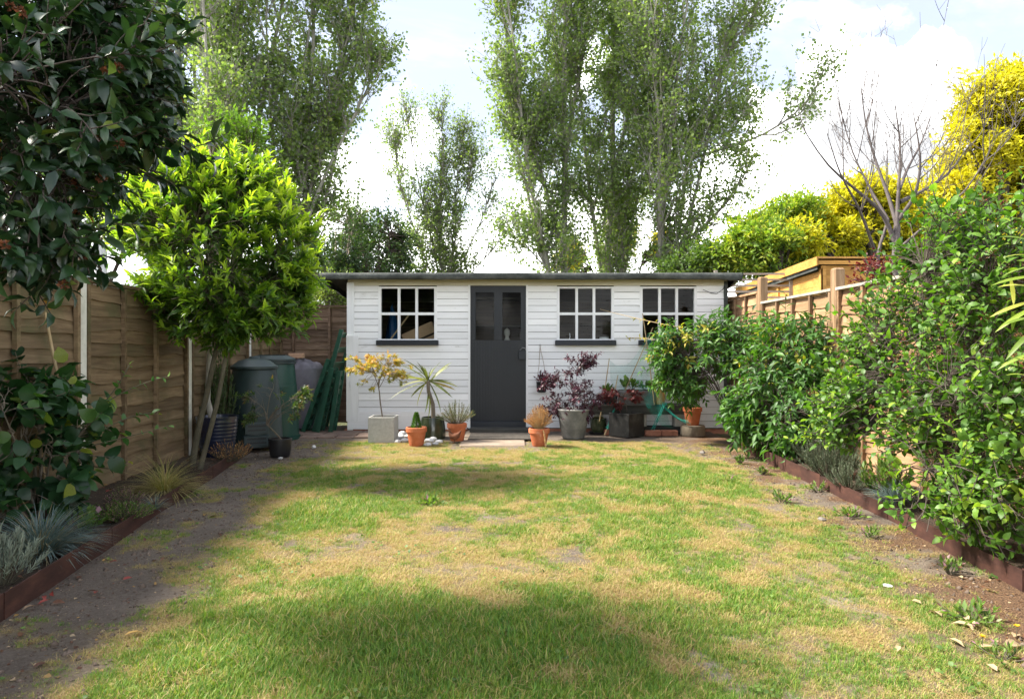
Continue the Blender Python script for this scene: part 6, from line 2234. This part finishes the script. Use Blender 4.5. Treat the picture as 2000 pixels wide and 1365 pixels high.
# 7 hanging pot on the wall
hz = sz(745)
c = np.array([sx(1057) - .0, 9.385, sz(765)])
t = thing('hanging_pot', 'little dark pot hung on a rope from the white wall, right of the door', 'hanging pot', c)
MB().lathe([(.055, 0), (.064, .01), (.070, .13), (.074, .132), (.074, .142), (.066, .142), (.064, .115), (.002, .113)], c, 22).build('pot', M['blackplastic'], t, 35)
MB().lathe([(.001, .116), (.063, .118)], c, 18).build('soil', M['soilpot'], t)
nl = P(1055, 676, 9.46)
for s in (-1, 1):
    MB().tube([(c[0] + s * .066, c[1], c[2] + .135), (c[0] + s * .03, c[1] + .02, c[2] + .40), (nl[0] + s * .004, 9.455, nl[2] - .04), (nl[0], 9.455, nl[2])], .0035, 6).build('rope', M['rope'], t, 60)
th = np.linspace(0, 2 * math.pi, 13)
MB().tube([(nl[0] + .013 * math.cos(q), 9.455, nl[2] + .012 + .013 * math.sin(q)) for q in th], .003, 5, False).build('ring', M['metal_grey'], t, 60)
MB().tube([(nl[0], 9.445, nl[2] + .02), (nl[0], 9.495, nl[2] + .02)], .004, 6).build('nail', M['metal_grey'], t)
pot_bush(t, c, c[2] + .118, 22, .16, .12, 34, 'purple', 12, .032, .62, (.5, .4), .2, 'bark_dark', .02)

# 8 succulents in round dark bowl with saucer
c = np.array([1.165, 9.22, GZ])
t = thing('succulent_bowl', 'round olive pot of small succulents on a dark saucer beside the black cube', 'potted plant', c)
MB().lathe([(.085, 0), (.125, .008), (.13, .03), (.122, .03), (.1, .014), (.002, .013)], c, 26).build('saucer', M['blackplastic'], t, 40)
c2 = c + np.array([0, 0, .016])
round_pot(t, c2, .085, .112, .19, M['greenglaze'], 0, 0, 28, .01, .02)
rng = np.random.default_rng(35)
for k in range(9):
    q = c2 + np.array([rng.uniform(-.07, .07), rng.uniform(-.07, .05), .19])
    m_ = 16
    a = np.arange(m_) * 2.4
    e = np.linspace(.2, 1.2, m_)
    dd = unit(np.stack([np.cos(a) * np.cos(e), np.sin(a) * np.cos(e), np.sin(e)], -1))
    link('rosette', leaf_mesh('rosette', np.tile(q, (m_, 1)), dd, np.tile([0, 0, 1.0], (m_, 1)) + rng.normal(size=(m_, 3)) * .05, np.full(m_, .035), np.full(m_, .02), rng.uniform(.3, .9, m_), LEAF, c), M['heath'], t)

# 9 red maple in the black cube set cornerwise
c = np.array([1.505, 8.98, GZ])
t = thing('potted_red_maple', 'low spreading dark red maple in a worn black cube planter set cornerwise', 'potted plant', c)
square_pot(t, c, .325, .305, M['blackpot'], math.radians(43), .02, .03)
kr = 8.95
little_tree(t, c, [(c[0], c[1], c[2] + .27), P(1224, 795, kr), P(1218, 780, kr)],
            [E(1192, 768, kr, 24, 7, .14), E(1180, 775, kr, 14, 6, .1), E(1205, 782, kr, 16, 7, .12), E(1238, 768, kr, 14, 7, .12), E(1243, 780, kr, 8, 7, .08), E(1210, 795, kr, 10, 4, .08)],
            150, 'redmaple', 63, .04, .7, 6, STAR, 8, .007, 'bark_dark', None, .3, (50, 90), 0, 1, .05)

# 10 dark timber bench with pots, against the wall
t = thing('sleeper_bench', 'low bench of dark old sleepers against the shed wall', 'bench', (1.75, 9.25, 0))
MB().cbox(1.03, 2.42, 9.10, 9.40, .285, .415, .012).build('plank', M['sleeper'], t)
MB().cbox(1.10, 2.36, 9.20, 9.39, .014, .11, .01).build('plank', M['sleeper'], t)
for x in (1.18, 1.76, 2.26):
    MB().cbox(x - .06, x + .06, 9.22, 9.385, .112, .284, .008).build('support_block', M['concrete'], t)
TB = .416
c = np.array([1.315, 9.22, TB])
t = thing('teal_bowl_planter', 'teal glazed bowl with a leafy green plant on the dark bench', 'potted plant', c)
round_pot(t, c, .065, .112, .125, M['tealglaze'], 0, 0, 26, .015, .02)
pot_bush(t, c, c[2] + .11, 16, .14, .10, 36, 'herb', 7, .055, .8, (.5, .3), .1, 'bark_bay', .05)
c = np.array([1.685, 9.24, TB])
t = thing('trough_planter', 'long grey woven trough with strawberry plants on the dark bench', 'planter', c)
mb = MB()
for k in range(7):
    mb.cbox(1.445 + (k % 2) * .002, 1.925 - (k % 2) * .002, 9.145 + (k % 2) * .002, 9.335, TB + k * .0265, TB + k * .0265 + .0255, .004)
mb.build('trough', M['zinc'], t)
MB().box(1.46, 1.91, 9.16, 9.32, TB + .184, TB + .19).build('soil', M['soilpot'], t)
for k, x in enumerate((1.53, 1.63, 1.80, 1.87)):
    pot_bush(t, (x, 9.22), TB + .188, 7, .15 if k < 2 else .11, .09, 37 + k, 'herb', 5, .06, .8, (.5, .3), .1, 'bark_bay', .015)
c = np.array([1.99, 9.2, TB])
t = thing('tin_planter', 'ochre ribbed tin with a green plant at the end of the dark bench', 'potted plant', c)
MB().lathe([(.066, 0), (.068, .004)] + [(.068 + (.0022 if k % 2 else 0), .02 + k * .014) for k in range(11)] + [(.07, .19), (.065, .19), (.064, .165), (.002, .164)], c, 26).build('tin', M['tin'], t, 50)
MB().lathe([(.001, .167), (.063, .169)], c, 18).build('soil', M['soilpot'], t)
pot_bush(t, c, c[2] + .168, 12, .14, .09, 42, 'herb', 7, .045, .55, (.6, .3), .1, 'bark_bay', .03)

# 11 rosemary in terracotta on a log
lg = MB().lathe([(.15, 0), (.16, .02), (.158, .12), (.15, .138), (.002, .14)], (2.385, 9.02, .014), 22, .03, 3)
o = lg.build('log_stump', M['bark'], None, 40, origin=(2.385, 9.02, .014))
tag(o, 'short log stump carrying a terracotta pot under the wisteria', 'stump')
c = np.array([2.385, 9.02, .155])
t = thing('potted_rosemary', 'small upright rosemary in a terracotta pot on a log under the wisteria', 'potted plant', c)
round_pot(t, c, .080, .113, .235, M['terracotta'], .012, .055)
pot_bush(t, c, c[2] + .2, 16, .27, .06, 43, 'rosemary', 40, .026, .15, (.5, .3), 0, 'bark_bay', .02)

# 12 black pot with a leggy evergreen in front of the compost bins
c = np.array([-2.46, 7.24, GZ + .002])
t = thing('potted_rhododendron', 'leggy evergreen shrub in a black plastic pot before the compost bins', 'potted plant', c)
round_pot(t, c, .098, .118, .195, M['blackplastic'], .004, .02, 28, .006, .02)
kq = 7.16
rt = lambda rng, p, tt, cl: np.clip(.3 + .5 * tt + .25 * cl + .1 * rng.normal(size=len(p)), 0, 1)
little_tree(t, c, [(c[0] + .03, c[1], c[2] + .16), P(535, 842, kq), P(520, 828, kq)],
            [E(480, 778, kq, 14, 10, .12), E(498, 775, kq, 16, 22, .15), E(525, 760, kq, 14, 12, .12), E(555, 785, kq, 12, 14, .12), E(580, 790, kq, 16, 22, .15), E(595, 770, kq, 8, 18, .1), E(485, 820, kq, 12, 8, .1), E(535, 808, kq, 8, 8, .1), E(570, 815, kq, 10, 8, .1)],
            80, 'darkshrub', 64, .046, .36, 11, LEAF, 10, .009, 'bark', rt, 0, (35, 75), 0, 1, .06, .15)

# 13 ribbed blue pot with a young tree
c = np.array([-3.0, 6.95, .07])
t = thing('blue_glazed_pot', 'ribbed dark blue glazed pot with a slim trunk behind the bay tree', 'potted plant', c)
prof = [(.145, 0), (.15, .01)]
for k in range(9):
    zz = .05 + k * .036
    prof += [(.160 + k * .0045, zz), (.166 + k * .0045, zz + .012), (.160 + k * .0045, zz + .026)]
prof += [(.205, .385), (.205, .405), (.188, .405), (.18, .36), (.002, .358)]
MB().lathe(prof, c, 36).build('pot', M['blueglaze'], t, 50)
MB().lathe([(.001, .362), (.178, .364)], c, 22).build('soil', M['soilpot'], t)
MB().tube([(c[0] - .05, c[1], .42), P(405, 780, 6.95), P(408, 720, 6.95), P(412, 640, 6.95)], [.032, .028, .026, .02], 9).build('trunk', M['bark_pale'], t, 60)

# ------------------------------------------------------------------ compost bins, cover, green frames
c = (-2.95, 7.82, .062)
t = thing('compost_bin', 'grey green plastic compost bin with slotted hatch behind the black pot', 'compost bin', c, 'compost bins')
MB().lathe([(.31, 0), (.31, .05), (.295, .30), (.297, .302), (.297, .325), (.292, .33), (.285, .5), (.262, .72), (.235, .86), (.228, .88)], c, 40).build('body', M['binGrey'], t, 40)
MB().lathe([(.25, .862), (.262, .87), (.262, .895), (.25, .905), (.235, .91), (.17, .96), (.08, .985), (.01, .99)], c, 40).build('lid', M['binGrey'], t, 40)
MB().lathe([(.06, .972), (.065, .99), (.05, 1.01), (.01, 1.012)], c, 18).build('lid_knob', M['binGrey'], t, 40)
for dz, hw in ((.02, .14), (.16, .13)):
    h_ = MB()
    Mx = Matrix.Translation(Vector(c)) @ Matrix.Rotation(math.radians(25), 4, 'Z')
    h_.cbox(-hw, hw, -.325, -.27, dz, dz + .12, .01, Mx)
    ho = h_.build('hatch', M['binGrey'], t)
    for q in range(2):
        MB().box(-hw * .7, hw * .7, -.327, -.3255, dz + .03 + q * .045, dz + .048 + q * .045, Mx).build('slot', M['blackplastic'], ho)
c = (-3.06, 8.72, .0)
t = thing('compost_bin', 'dark green plastic compost bin with ridged lid, behind the grey one', 'compost bin', c, 'compost bins')
MB().lathe([(.34, 0), (.345, .05), (.325, .06), (.318, .35), (.324, .352), (.322, .38), (.312, .384), (.30, .68), (.305, .682), (.302, .70), (.294, .704), (.272, .92), (.262, .98)], c, 40).build('body', M['binGreen'], t, 40)
MB().lathe([(.275, .962), (.288, .97), (.288, .99), (.276, .994), (.276, 1.004), (.288, 1.008), (.286, 1.03), (.26, 1.045), (.19, 1.075), (.185, 1.07), (.15, 1.06), (.01, 1.06)], c, 40).build('lid', M['binGrey'], t, 40)
MB().box(c[0] - .17, c[0] + .17, c[1] - .03, c[1] + .03, 1.062, 1.082).build('lid_grip', M['binGrey'], t)
hb = MB()
hb.tube([(c[0] + .14, c[1] - .31, .10), (c[0] + .13, c[1] - .31, .5), (c[0] + .16, c[1] - .29, .62), (c[0] + .22, c[1] - .26, .66)], .022, 8)
hb.build('front_rib', M['binGreen'], t, 60)

# covered barbecue
c = (-3.02, 9.80, .03)
t = thing('covered_barbecue', 'barbecue under a creased grey purple cover behind the compost bins', 'barbecue', c)
nu, nv = 72, 26
V = []
F = []
for i in range(nv):
    v = i / (nv - 1)
    for j in range(nu):
        a = 2 * math.pi * j / nu
        ca, sa = math.cos(a), math.sin(a)
        if v < .75:
            z = v / .75 * .86
            base_r = 1.0 - .10 * (z / .86)
        else:
            q = (v - .75) / .25
            z = .86 + .19 * math.sin(q * math.pi / 2)
            base_r = .90 * math.cos(q * math.pi / 2 * .985)
        e = 6.0
        sq = (abs(ca) ** e + abs(sa) ** e) ** (-1 / e)
        fold = (abs(math.sin(a * 3.5 + .9 * math.sin(a * 2) + z * .6)) * .15 - .06 + math.sin(a * 11 + 2 + z * 3) * .03) * (1.1 - z) + .10 * (fbm(np.array([ca * 2 + 5]), np.array([sa * 2 + z * 4]), 3, 12)[0] - .5) * 2
        sag = -.16 * (fbm(np.array([ca * 2.6 * base_r + 1]), np.array([sa * 2.6 * base_r + 8]), 3, 15)[0]) * (v > .72)
        r_ = base_r * (1 + fold)
        V.append((c[0] + .31 * r_ * sq * ca, c[1] + .26 * r_ * sq * sa, c[2] + z + sag + .02))
for i in range(nv - 1):
    for j in range(nu):
        F.append((i * nu + j, i * nu + (j + 1) % nu, (i + 1) * nu + (j + 1) % nu, (i + 1) * nu + j))
MB().add(V, F).build('cover', M['tarp'], t, 70)
for xx_, yy_ in ((-.18, -.12), (.18, -.12), (-.18, .12), (.18, .12)):
    MB().lathe([(.05, 0), (.05, .08)], (c[0] + xx_, c[1] + yy_, .0), 14).build('wheel', M['blackplastic'], t)
bz_ = max(p_[2] for p_ in V if abs(p_[0] + 3.06) < .10 and abs(p_[1] - 9.70) < .07) - .012
o = MB().cbox(-3.165, -2.955, 9.65, 9.75, bz_, bz_ + .066, .006).build('brick', M['palebrick'], None, origin=(-3.06, 9.7, bz_))
tag(o, 'pale orange brick weighing down the grey barbecue cover', 'brick')


def leaning_frame(label, x0, x1, z1, y0, y1, mat, grp, w=.055):
    t = thing('folding_frame', label, 'frame', (x0, (y0 + y1) / 2, .034), grp)
    a_ = Vector((x0, 0, .036))
    b_ = Vector((x1, 0, z1))
    for y in (y0, y1):
        MB().bar((a_.x, y, a_.z), (b_.x, y, b_.z), .032, w, (0, 1, 0) if False else (1, 0, 0)).build('side_rail', mat, t)
    for k in range(7):
        q = a_.lerp(b_, .05 + .9 * k / 6)
        MB().bar((q.x, y0 + .017, q.z), (q.x, y1 - .017, q.z), .07, .016, (-(b_ - a_).normalized().z, 0, (b_ - a_).normalized().x)).build('slat', mat, t)
    return t


grp = 'green frames leaning by the shed'
leaning_frame('tallest dark green slatted frame leaning on the shed corner', -2.70, -2.32, 1.42, 9.30, 9.92, M['panelgreen'], grp)
leaning_frame('outermost dark green slatted frame leaning beside the covered barbecue', -2.835, -2.49, 1.02, 9.26, 9.50, M['panelgreen'], grp)
leaning_frame('lower dark green slatted frame with pale top end, leaning nearest the white wall', -2.62, -2.42, .90, 9.20, 9.44, M['panelgreen'], grp)
leaning_frame('short dark green slatted frame standing almost upright against the shed corner', -2.46, -2.34, .86, 9.25, 9.45, M['panelgreen'], grp)

# ------------------------------------------------------------------ small things
# doormat
t = thing('doormat', 'long worn dark doormat on the step before the door', 'doormat', (-.145, 8.83, .037))
V = []
F = []
nx_, ny_ = 30, 10
for j in range(ny_):
    for i in range(nx_):
        x = -.545 + .81 * i / (nx_ - 1)
        y = 8.42 + .62 * j / (ny_ - 1)
        V.append((x, y, .045 + .006 * (fbm(np.array([x * 6]), np.array([y * 6]), 3, 3)[0])))
for j in range(ny_ - 1):
    for i in range(nx_ - 1):
        F.append((j * nx_ + i, j * nx_ + i + 1, (j + 1) * nx_ + i + 1, (j + 1) * nx_ + i))
MB().add(V, F).box(-.545, .265, 8.421, 9.04, .0375, .0445).build('pile', M['mat'], t, 60)
MB().cbox(-.57, .29, 9.16, 9.40, .037, .085, .006).build('door_step', M['sleeper'], None, origin=(-.14, 9.28, .037))
tag(bpy.context.scene.objects['door_step'], 'weathered timber step under the dark door', 'step')

# rusty hen
c = np.array([-.690, 8.10, .036])
t = thing('hen_figurine', 'small rusty metal hen figurine in front of the heath pot', 'figurine', c)
hn = MB()
hn.tube([c + np.array(q) for q in ((.085, 0, .155), (.07, 0, .13), (.045, 0, .095), (.01, 0, .080), (-.025, 0, .088), (-.042, 0, .115), (-.048, 0, .140), (-.054, 0, .158), (-.068, 0, .160), (-.084, 0, .152))],
        [.004, .014, .034, .044, .036, .022, .015, .017, .010, .002], 12)
hn.build('body', M['rust'], t, 70)
for s in (-1, 1):
    MB().tube([c + np.array((.005, s * .014, .05)), c + np.array((.004, s * .016, .006)), c + np.array((-.018, s * .016, .003))], [.005, .004, .003], 6).build('leg', M['rust'], t)
cm = MB()
cm.add([tuple(c + np.array(q)) for q in ((-.045, -.002, .170), (-.052, -.002, .188), (-.057, -.002, .176), (-.063, -.002, .186), (-.066, -.002, .168), (-.045, .002, .170), (-.052, .002, .188), (-.057, .002, .176), (-.063, .002, .186), (-.066, .002, .168))],
       [(0, 1, 2), (2, 3, 4), (0, 2, 4), (7, 6, 5), (9, 8, 7), (9, 7, 5), (0, 5, 6, 1), (1, 6, 7, 2), (2, 7, 8, 3), (3, 8, 9, 4)])
cm.build('comb', M['rust'], t)


def stone(c, r, seed, mat, lab, group=None, flat=.6, name='stone', cat='stone'):
    rng = np.random.default_rng(seed)
    V = []
    F = []
    nu, nv = 9, 6
    sx_, sy_ = rng.uniform(.7, 1.25, 2)
    for i in range(nv):
        for j in range(nu):
            th_ = math.pi * i / (nv - 1)
            a = 2 * math.pi * j / nu
            k = 1 + rng.uniform(-.16, .16)
            V.append((c[0] + r * sx_ * k * math.sin(th_) * math.cos(a), c[1] + r * sy_ * k * math.sin(th_) * math.sin(a), c[2] + r * flat * (1 + math.cos(th_)) * (1 if i not in (0, nv - 1) else 1)))
    for i in range(nv - 1):
        for j in range(nu):
            F.append((i * nu + j, i * nu + (j + 1) % nu, (i + 1) * nu + (j + 1) % nu, (i + 1) * nu + j))
    o = MB().add(V, F).build(name, mat, None, 35, origin=c)
    return tag(o, lab, cat, group)


rr = random.Random(8)
for k, (px, py, r_) in enumerate(((782, 858, .06), (790, 865, .05), (777, 866, .045), (838, 866, .055), (846, 862, .05), (836, 872, .04), (850, 870, .035), (786, 852, .06), (858, 866, .04), (842, 855, .05), (797, 856, .045))):
    c = G(px, py, .012)
    stone(tuple(c), r_, 200 + k, M['stone'], 'rough white stone in the little heap around the terracotta conifer pot', 'white stones by the pots')
stone(tuple(G(613, 876, .012)), .035, 230, M['stone'], 'single white pebble on bare soil left of the concrete cube', None)
stone(tuple(G(1733, 1146, .008)), .024, 231, M['concrete'], 'pale flat stone lying in the lawn at the right', None, .3)
stone(tuple(G(1372, 887, .012)), .03, 232, M['greystone'], 'dark grey pebble where the lawn meets the mulch', None)
stone(tuple(G(1605, 1018, .012)), .035, 233, M['greystone'], 'pale pebble beside the lawn edge on the right', None, .4)
stone(tuple(G(548, 897, .012)), .022, 234, M['stone'], 'small white pebble below the black plastic pot', None)
for k, (px, py) in enumerate(((885, 1052), (935, 1040), (975, 1000), (905, 1000), (855, 1028))):
    stone(tuple(G(px, py, -.012)), .055 if k else .075, 240 + k, M['greystone'], 'flat grey buried stone showing through the middle of the lawn', 'buried stones in the lawn', .16)

for k, (x, y, rz, lab) in enumerate(((2.08, 9.03, .05, 'red brick lying before the bench beside the log stump'), (1.86, 9.02, -.08, 'red brick lying next to the black cube planter'), (1.34, 9.12, .1, 'red brick half hidden between the olive pot and the black cube'))):
    Mx = Matrix.Translation(Vector((x, y, .014))) @ Matrix.Rotation(rz, 4, 'Z')
    o = MB().cbox(-.105, .105, -.05, .05, 0, .068, .006, Mx).build('brick', M['brick'], None, origin=(x, y, .014))
    tag(o, lab, 'brick', 'bricks by the bench')

# canes and netting
t = thing('cane_frame', 'bamboo canes draped with green netting against the white wall', 'cane frame', (1.3, 9.1, .014))
cv = [((1.222, 9.05, .014), tuple(P(1275, 640, 9.38))), ((1.16, 9.06, .20), tuple(P(1190, 700, 9.38))), ((1.33, 9.14, .43), tuple(P(1207, 732, 9.3))), (tuple(P(1278, 790, 9.1)), tuple(P(1255, 612, 9.3)))]
for a_, b_ in cv:
    a_ = np.array(a_)
    b_ = np.array(b_)
    MB().tube([a_, (a_ + b_) / 2 + np.array([.006, 0, -.004]), b_], [.008, .0075, .006], 7).build('cane', M['cane'], t, 60)
# net sheet
top = [P(1190, 702, 9.34), P(1203, 714, 9.33), P(1225, 712, 9.34), P(1245, 690, 9.36), P(1268, 648, 9.37), P(1278, 690, 9.3), P(1288, 745, 9.2), P(1300, 800, 9.08)]
bot = [P(1192, 745, 9.30), P(1205, 766, 9.28), P(1222, 775, 9.2), P(1232, 770, 9.2), P(1248, 760, 9.18), P(1265, 800, 9.1), P(1290, 830, 9.02), P(1310, 836, 8.98)]
nn, mm = 46, 16
kk = np.linspace(0, len(top) - 1, nn)
Tp = np.stack([np.interp(kk, np.arange(len(top)), np.array(top)[:, q]) for q in range(3)], -1)
Bt = np.stack([np.interp(kk, np.arange(len(bot)), np.array(bot)[:, q]) for q in range(3)], -1)
v = np.linspace(0, 1, mm)[None, :, None]
Vn = Tp[:, None] * (1 - v) + Bt[:, None] * v
Vn[:, :, 1] += .025 * np.sin(np.arange(nn) * .9)[:, None] * v[0, :, 0][None] - .02
ix = np.arange(nn * mm).reshape(nn, mm)
F = np.stack([ix[:-1, :-1], ix[1:, :-1], ix[1:, 1:], ix[:-1, 1:]], -1).reshape(-1, 4)
link('netting', np_mesh('netting', Vn.reshape(-1, 3) - np.array((1.3, 9.1, .014)), F, None, True), M['net'], t)
frng0 = np.random.default_rng(70)
netm = rough_mat('gathered green netting', [(0.3, (0.010, 0.20, 0.15)), (0.7, (0.03, 0.33, 0.26))], 12, .7, .2, .003)
for pts in ([P(1295, 790, 9.05), P(1308, 800, 9.02), P(1316, 818, 9.0), P(1318, 832, 8.95), P(1345, 826, 8.86)], [P(1276, 838, 8.98), P(1282, 822, 9.0), P(1292, 800, 9.03), P(1298, 785, 9.06)], [P(1186, 838, 9.0), P(1192, 826, 9.05), P(1200, 800, 9.04)]):
    gn = MB()
    for q in range(7):
        jj = [np.array(p_) + frng0.normal(size=3) * np.array([.016, .012, .012]) for p_ in pts]
        gn.tube(bez(np.array(jj[:1]), np.array([jj[len(jj) // 2]]) * 1.0, np.array(jj[-1:]), 9)[0] + frng0.normal(size=(9, 3)) * .004, .0028, 4)
    gn.build('gathered_net', netm, t, 60)

# fallen leaves
frng = np.random.default_rng(77)


def fallen(px, py, L, tint, lab, group, z=.018):
    c = G(px, py, z)
    me = leaf_mesh('fallen_leaf', np.zeros((1, 3)), unit(np.array([[frng.normal(), frng.normal(), .12]])), unit(np.array([[frng.normal() * .3, frng.normal() * .3, 1.0]])), np.array([L]), np.array([L * .5]), np.array([tint]), LEAF)
    o = link('fallen_leaf', me, M['deadleaf'], None, c + np.array([0, 0, .004]))
    return tag(o, lab, 'leaf', group)


for px, py in ((70, 1185), (110, 1180), (60, 1200), (395, 1000), (402, 1012), (330, 1205), (380, 945), (440, 918), (365, 1018), (420, 985), (300, 1120), (150, 1130), (230, 1050), (260, 1020), (350, 960), (170, 1160), (425, 1045), (470, 900), (330, 1090), (500, 935), (90, 1300), (30, 1245)):
    fallen(px + frng.normal() * 4, py + frng.normal() * 3, .045 * frng.uniform(.7, 1.3), frng.choice([.05, .2, .35, .3]), 'curled brown leaf fallen on the bare soil along the left edging', 'brown fallen leaves on the left soil')
for px, py in ((85, 1165), (100, 1158), (95, 1172), (185, 1160), (240, 1133), (215, 1100)):
    fallen(px, py, .045, .8, 'red petal like leaf fallen beside the near left edging', 'red fallen leaves on the left soil')
fallen(243, 1242, .07, .6, 'single yellow green curled leaf on the bare soil at lower left', None)
fallen(398, 1008, .05, .62, 'yellow leaf with brown ones on the left soil strip', None)
fallen(70, 1183, .06, .95, 'pale straw coloured leaf beside the left edging joint', None)
for px, py in ((1895, 1215), (1885, 1205), (1850, 1248), (1900, 1225), (1960, 1260), (1755, 1262), (1910, 1265), (1948, 1312), (1800, 1180), (1920, 1150), (1980, 1245), (1880, 1130), (1840, 1205)):
    fallen(px, py, .07 * frng.uniform(.6, 1.2), 1.0, 'long dry straw coloured bamboo leaf lying on the grass at lower right', 'dry bamboo leaves at the lower right').scale = (1, 1, 1)
for px, py in ((1985, 1243), (1918, 1264)):
    c = G(px, py, .02)
    t = thing('dandelion', 'yellow dandelion flower in the ' + ('corner, beside the frame edge' if px > 1950 else 'grass left of the corner weed'), 'flower', c)
    MB().tube([c, c + np.array([.003, 0, .04])], .0015, 5).build('stalk', M['bark_bay'], t)
    k = 26
    a = frng.random(k) * 6.28
    dd = unit(np.stack([np.cos(a), np.sin(a), frng.uniform(.15, 1, k)], -1))
    link('petals', leaf_mesh('petals', np.tile(c + np.array([.003, 0, .04]), (k, 1)), dd, np.tile([0, 0, 1.0], (k, 1)), np.full(k, .014), np.full(k, .005), frng.random(k), QUAD, c), M['yellowflower'], t)

# litter and crumbs on the bare strips
n = 5200
y = 2.0 + 6.6 * frng.random(n) ** 1.4
left = frng.random(n) < .5
x = np.where(left, left_edge(y) + .02 + .75 * frng.random(n) ** 1.3, right_edge(y) - .02 - .6 * frng.random(n) ** 1.3)
pos = np.stack([x, y, lawn_z(x, y) + .002], -1)
D = unit(np.stack([frng.normal(size=n), frng.normal(size=n), frng.normal(size=n) * .15], -1))
Nh = unit(np.stack([frng.normal(size=n) * .35, frng.normal(size=n) * .35, np.ones(n)], -1))
L = frng.gamma(2.0, .0045, n).clip(.003, .03)
tn = np.where(left, frng.choice([.0, .1, .25, .98, .5], n), frng.choice([.1, .25, .35, .5, .98], n))
tag(link('ground_litter', leaf_mesh('ground_litter', pos, D, Nh, L, L * .7, tn, QUAD), M['deadleaf']), kind='stuff')
n = 2600
side = frng.random(n) < .5
y = 2.4 + 5.2 * frng.random(n)
x = np.where(side, left_edge(y) - .03 - frng.random(n) * .8, right_edge(y) + .03 + frng.random(n) * .5)
x = np.where(side, np.maximum(x, left_fence(y) + .05), x)
pos = np.stack([x, y, np.full(n, .085) + frng.random(n) * .02], -1)
D = unit(np.stack([frng.normal(size=n), frng.normal(size=n), frng.normal(size=n) * .2], -1))
L = frng.gamma(2.0, .007, n).clip(.004, .05)
tag(link('bed_litter', leaf_mesh('bed_litter', pos, D, unit(np.stack([frng.normal(size=n) * .4, frng.normal(size=n) * .4, np.ones(n)], -1)), L, L * .6, frng.choice([.0, .1, .3, .5, .8, .98], n, p=[.3, .3, .2, .1, .04, .06]), LEAF), M['deadleaf']), kind='stuff')
# pebbles and clods
n = 2600
y = 2.1 + 6.2 * frng.random(n) ** 1.3
left = frng.random(n) < .6
x = np.where(left, left_edge(y) + .03 + .7 * frng.random(n), right_edge(y) - .03 - .5 * frng.random(n))
tv = np.array([[1, 0, 0], [0, 1, 0], [-1, 0, 0], [0, -1, 0], [0, 0, .8], [0, 0, -.6]], float)
tf = np.array([[0, 1, 4], [1, 2, 4], [2, 3, 4], [3, 0, 4], [1, 0, 5], [2, 1, 5], [3, 2, 5], [0, 3, 5]])
s = frng.gamma(2.0, .0035, n).clip(.003, .02)
V = np.stack([x, y, lawn_z(x, y)], -1)[:, None] + tv[None] * s[:, None, None] * frng.uniform(.6, 1.3, (n, 6, 1))
tag(link('soil_clods', np_mesh('soil_clods', V.reshape(-1, 3), (tf[None] + (np.arange(n) * 6)[:, None, None]).reshape(-1, 3), None, False), M['clod']), kind='stuff')
